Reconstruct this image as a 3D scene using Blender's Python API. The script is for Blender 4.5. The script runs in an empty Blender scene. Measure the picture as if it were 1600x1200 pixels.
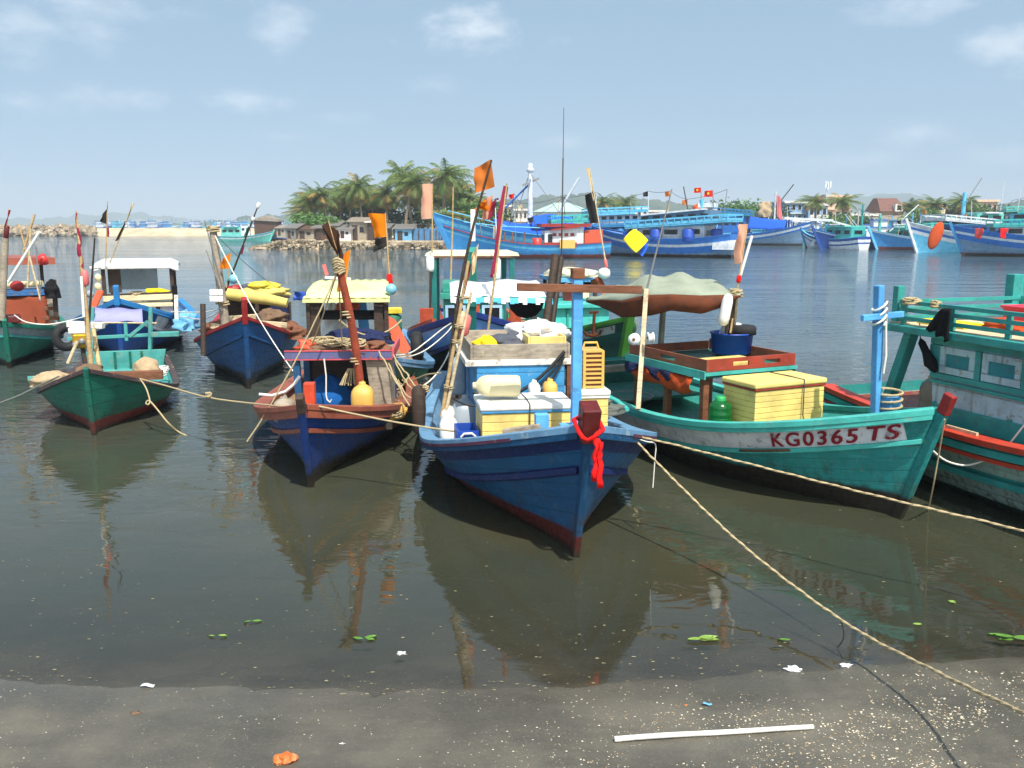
# Fishing harbour: moored wooden boats seen from a beach. Blender 4.5, self-contained.
import bpy, math, random
from mathutils import Vector, Matrix, noise as mnoise
R = math.radians
scene = bpy.context.scene
col = scene.collection
rnd = random.Random(7)

# ------------------------------------------------------------------ camera
F_PX, CAM_H = 1400.0, 3.0
PITCH = math.atan(248 / 1400)
CAM = Vector((0, 0, CAM_H))
_cp, _sp = math.cos(PITCH), math.sin(PITCH)
def ray(px, py):
    x = (px - 800) / F_PX; y = (py - 600) / F_PX
    return Vector((x, _cp - y * _sp, -_sp - y * _cp))
def at(px, py, Y):            # world point of a photograph pixel at distance Y
    d = ray(px, py); return CAM + d * (Y / d.y)
def gz(px, py, z=0.0):        # world point of a photograph pixel at height z
    d = ray(px, py); return CAM + d * ((z - CAM_H) / d.z)
cam_d = bpy.data.cameras.new('camera'); cam = bpy.data.objects.new('camera', cam_d); col.objects.link(cam)
cam.location = CAM; cam.rotation_euler = (math.pi / 2 - PITCH, 0, 0)
cam_d.sensor_width = 36; cam_d.lens = 36 * F_PX / 1600; cam_d.clip_end = 60000; cam_d.clip_start = .05
scene.camera = cam
scene.view_settings.view_transform = 'Standard'; scene.view_settings.look = 'None'; scene.view_settings.exposure = .84

# ------------------------------------------------------------------ materials
def lin(c):
    f = lambda v: (v / 255 / 12.92) if v / 255 <= .04045 else ((v / 255 + .055) / 1.055) ** 2.4
    return (f(c[0]), f(c[1]), f(c[2]), 1)
MATS = {}
class NT:
    def __init__(s, name):
        s.m = bpy.data.materials.new(name); s.m.use_nodes = True; s.t = s.m.node_tree; s.t.nodes.clear()
        s.out = s.n('ShaderNodeOutputMaterial'); s.b = s.n('ShaderNodeBsdfPrincipled')
        s.l(s.b.outputs[0], s.out.inputs[0])
    def n(s, typ, **kw):
        nd = s.t.nodes.new(typ)
        for k, v in kw.items(): setattr(nd, k, v)
        return nd
    def l(s, a, b): s.t.links.new(a, b)
    def coord(s, kind='Object', scale=(1, 1, 1)):
        tc = s.n('ShaderNodeTexCoord'); mp = s.n('ShaderNodeMapping'); mp.inputs['Scale'].default_value = scale
        s.l(tc.outputs[kind], mp.inputs['Vector']); return mp.outputs[0]
    def noise(s, vec, scale, detail=3, rough=.6, dist=0):
        nd = s.n('ShaderNodeTexNoise'); nd.inputs['Scale'].default_value = scale; nd.inputs['Detail'].default_value = detail
        nd.inputs['Roughness'].default_value = rough; nd.inputs['Distortion'].default_value = dist
        s.l(vec, nd.inputs['Vector']); return nd.outputs['Fac']
    def ramp(s, fac, a, b, lo=0, hi=1):
        mr = s.n('ShaderNodeMapRange'); mr.interpolation_type = 'SMOOTHSTEP'
        for k, v in zip((1, 2, 3, 4), (a, b, lo, hi)): mr.inputs[k].default_value = v
        s.l(fac, mr.inputs[0]); return mr.outputs[0]
    def math(s, op, a, b=None):
        nd = s.n('ShaderNodeMath', operation=op)
        for i, v in enumerate((a, b)):
            if v is None: continue
            if isinstance(v, (int, float)): nd.inputs[i].default_value = v
            else: s.l(v, nd.inputs[i])
        return nd.outputs[0]
    def mix(s, fac, a, b, mode='MIX'):
        nd = s.n('ShaderNodeMix', data_type='RGBA', blend_type=mode)
        for i, v in ((0, fac), (6, a), (7, b)):
            if isinstance(v, (int, float)): nd.inputs[i].default_value = v
            elif isinstance(v, tuple): nd.inputs[i].default_value = v
            else: s.l(v, nd.inputs[i])
        return nd.outputs[2]
    def bump(s, h, strength=.3, dist=.01):
        nd = s.n('ShaderNodeBump'); nd.inputs['Strength'].default_value = strength; nd.inputs['Distance'].default_value = dist
        s.l(h, nd.inputs['Height']); s.l(nd.outputs[0], s.b.inputs['Normal'])
    def col(s, c): s.l(c, s.b.inputs['Base Color']) if not isinstance(c, tuple) else setattr(s.b.inputs['Base Color'], 'default_value', c)
    def rough(s, v):
        if isinstance(v, (int, float)): s.b.inputs['Roughness'].default_value = v
        else: s.l(v, s.b.inputs['Roughness'])
    def done(s, key): MATS[key] = s.m; return s.m

def paint(key, rgb, wear=.35, chip=(120, 105, 85), rust=.15, planks=0, wl=None, rough=.45, stain=None, sc=1.0, strakes=0):
    """weathered brush paint on wood: mottling, chipped spots, vertical stains, optional boot-top below height wl"""
    if key in MATS: return MATS[key]
    t = NT(key); v = t.coord(scale=(sc, sc, sc)); c = lin(rgb)
    n1 = t.noise(v, 2.3, 4); n2 = t.noise(v, 17, 5, .7)
    vs = t.coord(scale=(9 * sc, 9 * sc, .8 * sc)); n3 = t.noise(vs, 1.6, 4, .65)
    dark = (c[0] * .68, c[1] * .69, c[2] * .72, 1); pale = tuple(min(1, x * 1.18 + .035) for x in c[:3]) + (1,)
    cc = t.mix(t.ramp(n1, .3, .62), dark, c)
    cc = t.mix(t.ramp(n2, .45, .8, 0, .55 * min(1, wear * 2)), cc, pale)
    cc = t.mix(t.ramp(n3, .52, .78, 0, rust * 1.6), cc, lin((96, 62, 34)))
    chipm = t.ramp(t.noise(v, 7.5, 8, .75), .605 - wear * .1, .65 - wear * .1, 0, min(1, wear * 1.9))
    cc = t.mix(chipm, cc, lin(chip))
    n5 = t.noise(t.coord(scale=(1.4 * sc, 1.4 * sc, 15 * sc)), 1.7, 5, .7); cc = t.mix(t.ramp(n5, .55, .72, 0, min(.7, wear * 1.3)), cc, tuple(min(1, x * 1.25 + .05) for x in c[:3]) + (1,)); cc = t.mix(t.ramp(n5, .42, .3, 0, min(.6, wear)), cc, tuple(x * .5 for x in c[:3]) + (1,))
    h = t.math('ADD', n2, t.math('MULTIPLY', chipm, -.8))
    if wl or strakes:             # plank strakes follow the hull's own sheer (attribute written by Boat.hull)
        at_ = t.n('ShaderNodeAttribute'); at_.attribute_name = 'strake'; sv = t.math('MULTIPLY', at_.outputs['Fac'], strakes or 10.5)
        wn_ = t.n('ShaderNodeTexWhiteNoise', noise_dimensions='1D'); t.l(t.math('FLOOR', sv), wn_.inputs['W'])
        cc = t.mix(t.math('MULTIPLY', wn_.outputs['Value'], .34), cc, tuple(x * .6 for x in c[:3]) + (1,))
        sg_ = t.ramp(t.math('ABSOLUTE', t.math('SUBTRACT', t.math('FRACT', t.math('ADD', sv, t.math('MULTIPLY', n2, .05))), .5)), .455, .495, 0, 1)
        cc = t.mix(t.math('MULTIPLY', sg_, t.ramp(n1, .3, .6, .25, .8)), cc, (c[0] * .22, c[1] * .22, c[2] * .24, 1)); h = t.math('ADD', h, t.math('MULTIPLY', sg_, -1.8))
        n6 = t.noise(t.coord(scale=(5, 5, 1.1)), 2.2, 6, .72); cc = t.mix(t.ramp(n6, .57, .7, 0, .55), cc, tuple(min(1, x * .8 + .045) for x in c[:3]) + (1,)); cc = t.mix(t.ramp(n6, .4, .28, 0, .6), cc, tuple(x * .42 + .008 for x in c[:3]) + (1,))
    if planks:
        sep = t.n('ShaderNodeSeparateXYZ'); t.l(t.coord(), sep.inputs[0])
        zz = t.math('MULTIPLY', t.math('ADD', sep.outputs[2], t.math('MULTIPLY', n1, .012)), 1 / planks)
        fr = t.math('FRACT', zz); g = t.ramp(t.math('ABSOLUTE', t.math('SUBTRACT', fr, .5)), .44, .5, 0, 1)
        cc = t.mix(t.math('MULTIPLY', g, t.ramp(n2, .3, .6, .15, .75)), cc, (c[0] * .25, c[1] * .25, c[2] * .25, 1)); h = t.math('ADD', h, t.math('MULTIPLY', g, -1.6))
    if wl:
        sep = t.n('ShaderNodeSeparateXYZ'); t.l(t.coord(), sep.inputs[0])
        lim, wc, soft = wl
        zz = t.math('ADD', sep.outputs[2], t.math('MULTIPLY', t.math('SUBTRACT', n1, .5), soft * 1.4))
        bc = t.mix(t.ramp(n2, .35, .7), lin(wc), tuple(x * .45 for x in lin(wc)[:3]) + (1,))
        cc = t.mix(t.ramp(zz, lim - soft * .5, lim + soft * .5, 1, 0), cc, bc)
        cc = t.mix(t.ramp(t.math('ADD', sep.outputs[2], t.math('MULTIPLY', n2, .05)), .05, .13, .85, 0), cc, lin((34, 30, 20)))
        cc = t.mix(t.math('MULTIPLY', t.ramp(sep.outputs[2], lim, lim + .4, .5, 0), t.ramp(n3, .4, .65)), cc, lin((52, 48, 34)))
    t.col(cc); t.rough(t.ramp(n2, .3, .7, rough - .1, rough + .2)); t.bump(h, .35, .006); t.b.inputs['IOR'].default_value = 1.42
    return t.done(key)
def wood(key, rgb, sc=1.0, rough=.75):
    if key in MATS: return MATS[key]
    t = NT(key); c = lin(rgb)
    n1 = t.noise(t.coord(scale=(3 * sc, 3 * sc, 3 * sc)), 1.5, 5); n2 = t.noise(t.coord(scale=(40 * sc, 6 * sc, 30 * sc)), 1, 4, .7)
    cc = t.mix(t.ramp(n1, .3, .7), tuple(x * .5 for x in c[:3]) + (1,), c)
    cc = t.mix(t.ramp(n2, .35, .75, 0, .7), cc, tuple(min(1, x * 1.35 + .02) for x in c[:3]) + (1,))
    t.col(cc); t.rough(rough); t.bump(n2, .4, .006); return t.done(key)
def plastic(key, rgb, rough=.4, dirt=.3, trans=0):
    if key in MATS: return MATS[key]
    t = NT(key); c = lin(rgb); v = t.coord()
    n1 = t.noise(v, 5, 5, .65)
    t.col(t.mix(t.ramp(n1, .42, .75, 0, dirt), c, tuple(x * .45 + .01 for x in c[:3]) + (1,)))
    t.rough(t.ramp(n1, .3, .7, rough, rough + .2))
    if trans: t.b.inputs['Transmission Weight'].default_value = trans
    t.bump(t.noise(v, 30, 2), .12, .004); return t.done(key)
def cloth(key, rgb, dirt=.35, sc=1., trans=0.0):
    if key in MATS: return MATS[key]
    t = NT(key); c = lin(rgb); v = t.coord(scale=(sc, sc, sc)); n1 = t.noise(v, 4, 5, .65); n2 = t.noise(v, 30, 3)
    cc = t.mix(t.ramp(n1, .38, .7, 0, dirt), c, tuple(x * .5 + .012 for x in c[:3]) + (1,)); t.col(cc); t.rough(.9)
    t.b.inputs['Specular IOR Level'].default_value = .15
    t.bump(n2, .3, .004)
    if trans:
        tr = t.n('ShaderNodeBsdfTranslucent'); t.l(cc, tr.inputs[0]); mx = t.n('ShaderNodeMixShader'); mx.inputs[0].default_value = trans
        t.l(t.b.outputs[0], mx.inputs[1]); t.l(tr.outputs[0], mx.inputs[2]); t.l(mx.outputs[0], t.out.inputs[0])
    return t.done(key)
def metal(key, rgb, rough=.45, rust=.3):
    if key in MATS: return MATS[key]
    t = NT(key); v = t.coord(); n1 = t.noise(v, 12, 5, .7)
    t.col(t.mix(t.ramp(n1, .45, .7, 0, rust), lin(rgb), lin((92, 54, 30)))); t.b.inputs['Metallic'].default_value = .7
    t.rough(t.ramp(n1, .3, .7, rough, rough + .3)); return t.done(key)

# ------------------------------------------------------------------ mesh builder
class MB:
    def __init__(s): s.v = []; s.f = []; s.m = []; s.sm = []
    def add(s, vs, fs, m=0, smooth=False):
        o = len(s.v); s.v += [tuple(p) for p in vs]
        for f in fs: s.f.append(tuple(i + o for i in f)); s.m.append(m); s.sm.append(smooth)
        return s
    def box(s, c, d, m=0, rz=0, tx=1, ty=1, mat=None):
        c = Vector(c); x, y, z = d[0] / 2, d[1] / 2, d[2] / 2
        vs = [Vector((a * x * (tx if k > 0 else 1), b * y * (ty if k > 0 else 1), k * z)) for k in (-1, 1) for a, b in ((-1, -1), (1, -1), (1, 1), (-1, 1))]
        if rz: q = Matrix.Rotation(rz, 3, 'Z'); vs = [q @ p for p in vs]
        if mat: vs = [mat @ p for p in vs]
        return s.add([p + c for p in vs], [(3, 2, 1, 0), (4, 5, 6, 7), (0, 1, 5, 4), (1, 2, 6, 5), (2, 3, 7, 6), (3, 0, 4, 7)], m)
    def hexa(s, p, m=0):      # 8 corners: bottom 4 then top 4
        return s.add(p, [(3, 2, 1, 0), (4, 5, 6, 7), (0, 1, 5, 4), (1, 2, 6, 5), (2, 3, 7, 6), (3, 0, 4, 7)], m)
    def bar(s, p, q, w, h=None, m=0, up=(0, 0, 1), w2=None, h2=None):
        p, q = Vector(p), Vector(q); h = h or w; d = (q - p).normalized(); up = Vector(up)
        if abs(d.dot(up)) > .97: up = Vector((1, 0, 0)) if abs(d.x) < .9 else Vector((0, 1, 0))
        a = d.cross(up).normalized(); b = a.cross(d)
        w2 = w2 or w; h2 = h2 or h; vs = []
        for o, ww, hh in ((p, w, h), (q, w2, h2)):
            for i, j in ((-1, -1), (1, -1), (1, 1), (-1, 1)): vs.append(o + a * (i * ww / 2) + b * (j * hh / 2))
        return s.hexa(vs, m)
    def loft(s, rings, m=0, closed=True, caps=True, smooth=True):
        n = len(rings[0]); vs = [p for r in rings for p in r]; fs = []
        for i in range(len(rings) - 1):
            for j in range(n if closed else n - 1):
                k = (j + 1) % n; fs.append((i * n + j, i * n + k, (i + 1) * n + k, (i + 1) * n + j))
        s.add(vs, fs, m, smooth)
        if caps and closed:
            s.add(rings[0], [tuple(range(n))[::-1]], m); s.add(rings[-1], [tuple(range(n))], m)
        return s
    def tube(s, pts, r, n=8, m=0, caps=True):
        pts = [Vector(p) for p in pts]; rs = r if isinstance(r, (list, tuple)) else [r] * len(pts); rings = []
        ref = None
        for i, p in enumerate(pts):
            d = (pts[min(i + 1, len(pts) - 1)] - pts[max(i - 1, 0)])
            d = d.normalized() if d.length > 1e-9 else Vector((0, 0, 1))
            if ref is None:
                ref = Vector((0, 0, 1)) if abs(d.z) < .9 else Vector((1, 0, 0))
            a = d.cross(ref)
            if a.length < 1e-4: a = d.cross(Vector((0, 1, .3)))
            a.normalize(); b = a.cross(d).normalized(); ref = b
            rings.append([p + (a * math.cos(t) + b * math.sin(t)) * rs[i] for t in [2 * math.pi * k / n for k in range(n)]])
        return s.loft(rings, m, True, caps, True)
    def lathe(s, c, prof, n=16, m=0, axis=None, sx=1, sy=1, fn=None):
        c = Vector(c); q = Matrix.Identity(3) if axis is None else Vector((0, 0, 1)).rotation_difference(Vector(axis)).to_matrix()
        rings = []
        for r, z in prof:
            ring = []
            for k in range(n):
                t = 2 * math.pi * k / n; rr = r * (fn(t, z) if fn else 1)
                ring.append(c + q @ Vector((rr * math.cos(t) * sx, rr * math.sin(t) * sy, z)))
            rings.append(ring)
        return s.loft(rings, m, True, True, True)
    def sphere(s, c, r, n=12, m=0, sz=1, jit=0, seed=0):
        prof = []; k = max(4, n // 2)
        g = random.Random(seed)
        c = Vector(c); rings = []
        for i in range(k + 1):
            a = -math.pi / 2 + math.pi * i / k
            rings.append([c + Vector((r * math.cos(a) * math.cos(2 * math.pi * j / n), r * math.cos(a) * math.sin(2 * math.pi * j / n), r * sz * math.sin(a))) * (1 + jit * (g.random() - .5)) for j in range(n)])
        return s.loft(rings, m, True, False, True)
    def grid(s, rows, m=0, smooth=True):
        return s.loft(rows, m, False, False, smooth)
    def poly(s, pts, m=0): return s.add(pts, [tuple(range(len(pts)))], m)
    def prism(s, pts, off, m=0):     # polygon extruded by the vector off
        off = Vector(off); n = len(pts); a = [Vector(p) for p in pts]; b = [p + off for p in a]
        s.add(a + b, [tuple(range(n))[::-1], tuple(range(n, 2 * n))] + [(i, (i + 1) % n, n + (i + 1) % n, n + i) for i in range(n)], m); return s
    def mesh(s, name, mats):
        me = bpy.data.meshes.new(name); me.from_pydata(s.v, [], s.f)
        for mt in (mats if isinstance(mats, (list, tuple)) else [mats]): me.materials.append(MATS[mt] if isinstance(mt, str) else mt)
        me.polygons.foreach_set('material_index', s.m); me.polygons.foreach_set('use_smooth', s.sm); me.update(); return me
    def build(s, name, mats, parent=None, bevel=0, solid=0, local=None):
        if local is not None: s.v = [tuple(local @ Vector(p)) for p in s.v]
        o = bpy.data.objects.new(name, s.mesh(name, mats)); col.objects.link(o)
        if parent is not None: o.parent = parent
        if solid:
            md = o.modifiers.new('solid', 'SOLIDIFY'); md.thickness = solid; md.offset = 0
        if bevel:
            md = o.modifiers.new('bevel', 'BEVEL'); md.width = bevel; md.segments = 2; md.limit_method = 'ANGLE'; md.angle_limit = R(40)
        return o
def tag(o, label=None, cat=None, group=None, kind=None):
    if label: o['label'] = label
    if cat: o['category'] = cat
    if group: o['group'] = group
    if kind: o['kind'] = kind
    return o
def empty(name, loc=(0, 0, 0), rz=0, label=None, cat=None, group=None):
    o = bpy.data.objects.new(name, None); col.objects.link(o); o.location = loc; o.rotation_euler = (0, 0, rz); o.empty_display_size = .2
    return tag(o, label, cat, group)
def dup(root, loc, rz, label=None, group=None, scale=None):
    def cp(o, par):
        c = o.copy(); col.objects.link(c)
        if par is not None: c.parent = par
        for ch in KIDS.get(o.name, ()) or [x for x in o.children]: cp(ch, c)
        return c
    r = cp(root, None); r.location = loc; r.rotation_euler = (0, 0, rz)
    if scale: r.scale = (scale,) * 3
    if label: r['label'] = label
    if group: r['group'] = group
    return r
KIDS = {}
def lerp(a, b, t): return a + (b - a) * t
def sag(p, q, drop, n=14, wob=0):
    p, q = Vector(p), Vector(q); out = []
    for i in range(n + 1):
        t = i / n; v = p.lerp(q, t); v.z -= drop * 4 * t * (1 - t)
        if wob and 0 < i < n: v += Vector((rnd.uniform(-wob, wob), rnd.uniform(-wob, wob), rnd.uniform(-wob, wob)))
        out.append(v)
    return out
def twisted(pts, r):
    """three-strand laid rope: one skin whose section turns along the line"""
    P = [Vector(p) for p in pts]; fine = []
    for a, b_ in zip(P, P[1:]):
        k = max(2, int((b_ - a).length / .007)); fine += [a.lerp(b_, i / k) for i in range(k)]
    fine.append(P[-1]); rings = []; s_ = 0
    for i, p in enumerate(fine):
        d = (fine[min(i + 1, len(fine) - 1)] - fine[max(i - 1, 0)]).normalized(); a = d.cross(Vector((0, 0, 1)))
        if a.length < .05: a = d.cross(Vector((1, 0, 0)))
        a.normalize(); b_ = a.cross(d)
        if i: s_ += (p - fine[i - 1]).length
        wob = Vector((.0016 * math.sin(s_ * 41), .0012 * math.sin(s_ * 29), .002 * math.sin(s_ * 17)))
        rings.append([p + wob + (a * math.cos(t) + b_ * math.sin(t)) * r * (1 + .3 * math.cos(3 * t - s_ * 2 * math.pi / (r * 11) * 1.0)) for t in [2 * math.pi * k / 12 for k in range(12)]])
    return MB().loft(rings, 0, True, True, True)
def rope(pts, r, label, mat='rope', name='mooring_rope', group=None, n=6, twist=False):
    m = twisted(pts, r) if twist else MB().tube(pts, r, n); o = m.build(name, mat); return tag(o, label, 'rope', group)

# ------------------------------------------------------------------ hulls
class Boat:
    def __init__(s, name, px, th, q, label, cat='fishing boat', group=None, origin=None, draft=.35):
        o = origin if origin is not None else gz(px[0], px[1], 0)
        s.q = q; s.draft = draft
        s.root = empty(name, (o.x, o.y, 0), R(th), label, cat, group)
        s.M = Matrix.Translation((o.x, o.y, 0)) @ Matrix.Rotation(R(th), 4, 'Z'); s.I = s.M.inverted()
        s.c = s.I @ CAM
    def w(s, p): return s.M @ Vector(p)
    def at(s, px, py, x=None, y=None, z=None, Y=None):   # local point of a pixel on a local plane
        d = s.I.to_3x3() @ ray(px, py)
        if Y is not None: return s.I @ at(px, py, Y)
        if x is not None: t = (x - s.c.x) / d.x
        elif y is not None: t = (y - s.c.y) / d.y
        else: t = (z - s.c.z) / d.z
        return s.c + d * t
    def sheer(s, t):
        L, B, zb, zm, rake, n, sm, wt, zs = s.q
        g = 1 - abs(1 - t / sm) ** n if t < sm else 1 - (1 - wt) * ((t - sm) / (1 - sm)) ** 2
        z = zm + (zb - zm) * (1 - t / .6) ** 2 if t < .6 else zm + (zs - zm) * ((t - .6) / .4) ** 2
        return Vector((rake * z * (1 - t) - t * L, B / 2 * max(0, g), z))
    def surf(s, t, dz=0.0, side=1, v=None, off=0):
        """hull skin point: t from stem to stern, dz below the sheer"""
        L, B, zb, zm, rake, n, sm, wt, zs = s.q
        P = s.sheer(t); h = P.z + s.draft
        if v is None: v = max(0, 1 - dz / h)
        k = min(1, t / sm); e = 1.05 - .63 * k ** .8; z = -s.draft + v * h
        y = P.y * (v ** e if v > 0 else 0)
        return Vector((rake * z * (1 - t) - t * L, side * (y + off), z))
    def hull(s, bands, mats, deck=None, deck_mat='deckwood', bul=.28, cap=None, cap_mat=None, cap_w=.1, rails=(), stem=None, ns=34, transom_mat=None, inner_mat=0, name='hull'):
        """bands: list of (dz_from, material index); last one runs to the keel"""
        L, B, zb, zm, rake, n, sm, wt, zs = s.q; T = [(i / ns) ** 1.25 for i in range(ns + 1)]
        m = MB(); edges = [b[0] for b in bands]; rows = []
        lo = edges[-1]
        for i in range(len(edges) - 1):
            k = max(1, int((edges[i + 1] - edges[i]) / .07))
            for j in range(k): rows.append((edges[i] + (edges[i + 1] - edges[i]) * j / k, None, bands[i][1]))
        nb = 9
        for j in range(nb + 1): rows.append((lo, j / nb, bands[-1][1]))
        def pt(t, r, side):
            if r[1] is None: return s.surf(t, r[0], side)
            h = s.sheer(t).z + s.draft; v0 = max(0, 1 - lo / h); return s.surf(t, v=v0 * (1 - r[1]), side=side)
        for side in (1, -1):
            for i in range(len(rows) - 1):
                a = [pt(t, rows[i], side) for t in T]; b = [pt(t, rows[i + 1], side) for t in T]
                m.grid([a, b] if side < 0 else [b, a], rows[i][2])
        tr = [pt(1, r, 1) for r in rows]; tl = [pt(1, r, -1) for r in rows]
        for i in range(len(rows) - 1): m.add([tr[i], tr[i + 1], tl[i + 1], tl[i]], [(0, 1, 2, 3)], rows[i][2])
        # inner bulwark
        for side in (1, -1):
            a, b = [], []
            for t in T:
                p = s.surf(t, .0, side); q_ = s.surf(t, bul, side); w = .05
                a.append(Vector((p.x, side * max(0, abs(p.y) - w), p.z))); b.append(Vector((q_.x, side * max(0, abs(q_.y) - w), q_.z)))
            m.grid([a, b] if side > 0 else [b, a], inner_mat)
        o = m.build(name, mats, s.root)
        at_ = o.data.attributes.new('strake', 'FLOAT', 'POINT'); vals = []
        for p in m.v:
            t_ = min(1, max(0, (rake * p[2] - p[0]) / (rake * p[2] + L))); vals.append((p[2] + s.draft) / max(.1, s.sheer(t_).z + s.draft))
        at_.data.foreach_set('value', vals)
        # deck
        d = MB(); L_, R_ = [], []
        for t in T:
            q_ = s.surf(t, bul - .01, 1); L_.append(Vector((q_.x, max(0, q_.y - .03), q_.z))); R_.append(Vector((q_.x, -max(0, q_.y - .03), q_.z)))
        d.grid([L_, R_]); d.build('deck', deck_mat, s.root)
        if cap_mat: s.strip('gunwale', cap_mat, 0, (-cap_w, .035, -.035, .03), bevel=.006)
        for dz, w, h, mt in rails: s.strip('rub_rail', mt, dz, (-.02, w, -h / 2, h / 2), bevel=.006)
        if stem: s.stem(*stem)
        return o
    def strip(s, name, mat, dz, sec, t0=.006, t1=1.0, n=40, bevel=0, sides=(1, -1), flat=True):
        a0, a1, z0, z1 = sec; m = MB()
        for side in sides:
            rings = []
            for i in range(n + 1):
                t = t0 + (t1 - t0) * (i / n) ** 1.3
                p = s.surf(t, dz, side); p2 = s.surf(min(1, t + .01), dz, side); p1 = s.surf(max(0, t - .01), dz, side)
                d = (p2 - p1); d.z = 0; d.normalize(); nrm = Vector((-d.y, d.x, 0));
                if nrm.y * side < 0: nrm = -nrm
                ring = []
                for a, zz in ((a0, z0), (a1, z0), (a1, z1), (a0, z1)):
                    q_ = p + nrm * a + Vector((0, 0, zz))
                    if q_.y * side < 0: q_.y = 0
                    ring.append(q_)
                rings.append(ring if side < 0 else ring[::-1])
            m.loft(rings, 0, True, True, False)
        return m.build(name, mat, s.root, bevel=bevel)
    def stem(s, mat, w=.11, d=.14, above=.25, top_mat=None, top=.0, below=.3):
        L, B, zb, zm, rake, n, sm, wt, zs = s.q
        P = lambda z: Vector((rake * z, 0, z))
        m = MB(); f = Vector((d * .35, 0, 0))
        z1 = zb + above; zt = zb + above - top if top_mat else z1
        m.bar(P(-below) + f, P(zt) + f, w, d, 0, up=(1, 0, 0))
        if top_mat: m.bar(P(zt) + f, P(z1) + f, w * 1.12, d * 1.15, 1, up=(1, 0, 0))
        return m.build('stem_post', [mat] + ([top_mat] if top_mat else []), s.root, bevel=.012)
    def part(s, m, name, mats, parent=None, bevel=0, solid=0): return m.build(name, mats, parent or s.root, bevel=bevel, solid=solid)
def text_on(b, txt, t_mid, dz_mid, size, side, mat, name='lettering', gap=1.0, font_w=1.0, slope=0, parent=None):
    """painted registration, wrapped on the hull skin and read from outside"""
    cu = bpy.data.curves.new(name, 'FONT'); cu.body = txt; cu.size = size; cu.align_x = 'CENTER'; cu.align_y = 'CENTER'; cu.offset = size * .012; cu.space_character = gap
    to = bpy.data.objects.new('tmp', cu); col.objects.link(to); dg = bpy.context.evaluated_depsgraph_get()
    me = bpy.data.meshes.new_from_object(to.evaluated_get(dg)); bpy.data.objects.remove(to)
    L = b.q[0]
    for v in me.vertices:
        # reader outside the +y (port) side sees the bow on the left; outside starboard sees it on the right
        u = v.co.x * font_w; t = t_mid + (u / L if side > 0 else -u / L); dz = dz_mid - v.co.y
        p = b.surf(t, dz, side); p.y += side * .014; p.x += .004; v.co = p
    base = [v.co.copy() for v in me.vertices]; polys = [tuple(p.vertices) for p in me.polygons]; nv = len(base); V = []; Fc = []
    for k in (-1, 0, 1):          # three brush passes make the strokes bold
        V += [p + Vector((k * size * .022, side * .0006 * (k + 1), k * size * .006)) for p in base]; Fc += [tuple(i + (k + 1) * nv for i in f) for f in polys]
    me = bpy.data.meshes.new(name); me.from_pydata(V, [], Fc); me.materials.append(MATS[mat]); o = bpy.data.objects.new(name, me); col.objects.link(o); o.parent = parent or b.root
    return o

# basic materials
t = NT('rope'); v = t.coord(scale=(1, 1, 1)); t.col(t.mix(t.noise(v, 60, 2), lin((126, 108, 76)), lin((206, 188, 148)))); t.rough(.95); t.bump(t.noise(v, 90, 1), .6, .004); t.done('rope')
plastic('rope_white', (225, 222, 210), .7); plastic('rope_grey', (95, 100, 95), .8); plastic('cable', (28, 30, 34), .5)
plastic('white_plastic', (228, 228, 222), .35, .3); plastic('grey_plastic', (150, 160, 168), .4, .4); plastic('black_rubber', (26, 26, 28), .7, .2)
plastic('yellow_jug', (214, 170, 84), .35, .35); plastic('cream_jug', (222, 208, 165), .35, .25); plastic('blue_plastic', (30, 72, 165), .35, .25); plastic('buoy_pink', (214, 108, 104), .5, .4)
plastic('buoy_cyan', (120, 180, 200), .4, .3); plastic('orange_plastic', (196, 78, 42), .5, .3); plastic('red_plastic', (200, 48, 40), .4, .3); plastic('green_bottle', (20, 150, 70), .08, .1, .75)
wood('deckwood', (140, 112, 82)); wood('greywood', (158, 146, 128)); wood('brownwood', (120, 72, 44)); wood('darkwood', (62, 46, 34)); wood('palewood', (206, 186, 150)); wood('bamboo', (190, 160, 112)); wood('redpole', (150, 62, 34))
cloth('flag_orange', (240, 132, 20), .2, trans=.35); cloth('flag_rust', (205, 118, 52), .3, trans=.35); cloth('flag_peach', (240, 180, 150), .2, trans=.35); cloth('flag_black', (48, 46, 46), .2, trans=.1); cloth('flag_brown', (70, 48, 36), .2, trans=.2)
cloth('flag_pink', (170, 54, 84), .35, trans=.3); cloth('flag_cream', (245, 222, 180), .2, trans=.35); cloth('cloth_red', (225, 30, 28), .2); cloth('cloth_black', (26, 25, 27), .2); cloth('cloth_white', (222, 222, 222), .25); cloth('cloth_yellow', (235, 205, 40), .25); cloth('tarp_blue', (34, 92, 205), .35); cloth('tarp_orange', (196, 80, 36), .4)
cloth('net_grey', (84, 88, 98), .5, 3); cloth('net_brown', (120, 96, 76), .5, 3); cloth('cloth_lilac', (150, 150, 198), .25); cloth('cloth_navy', (36, 44, 78), .3)
metal('steel', (150, 150, 150)); metal('darksteel', (70, 66, 62), .5, .5); metal('rust_iron', (110, 64, 40), .8, .8)
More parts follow.
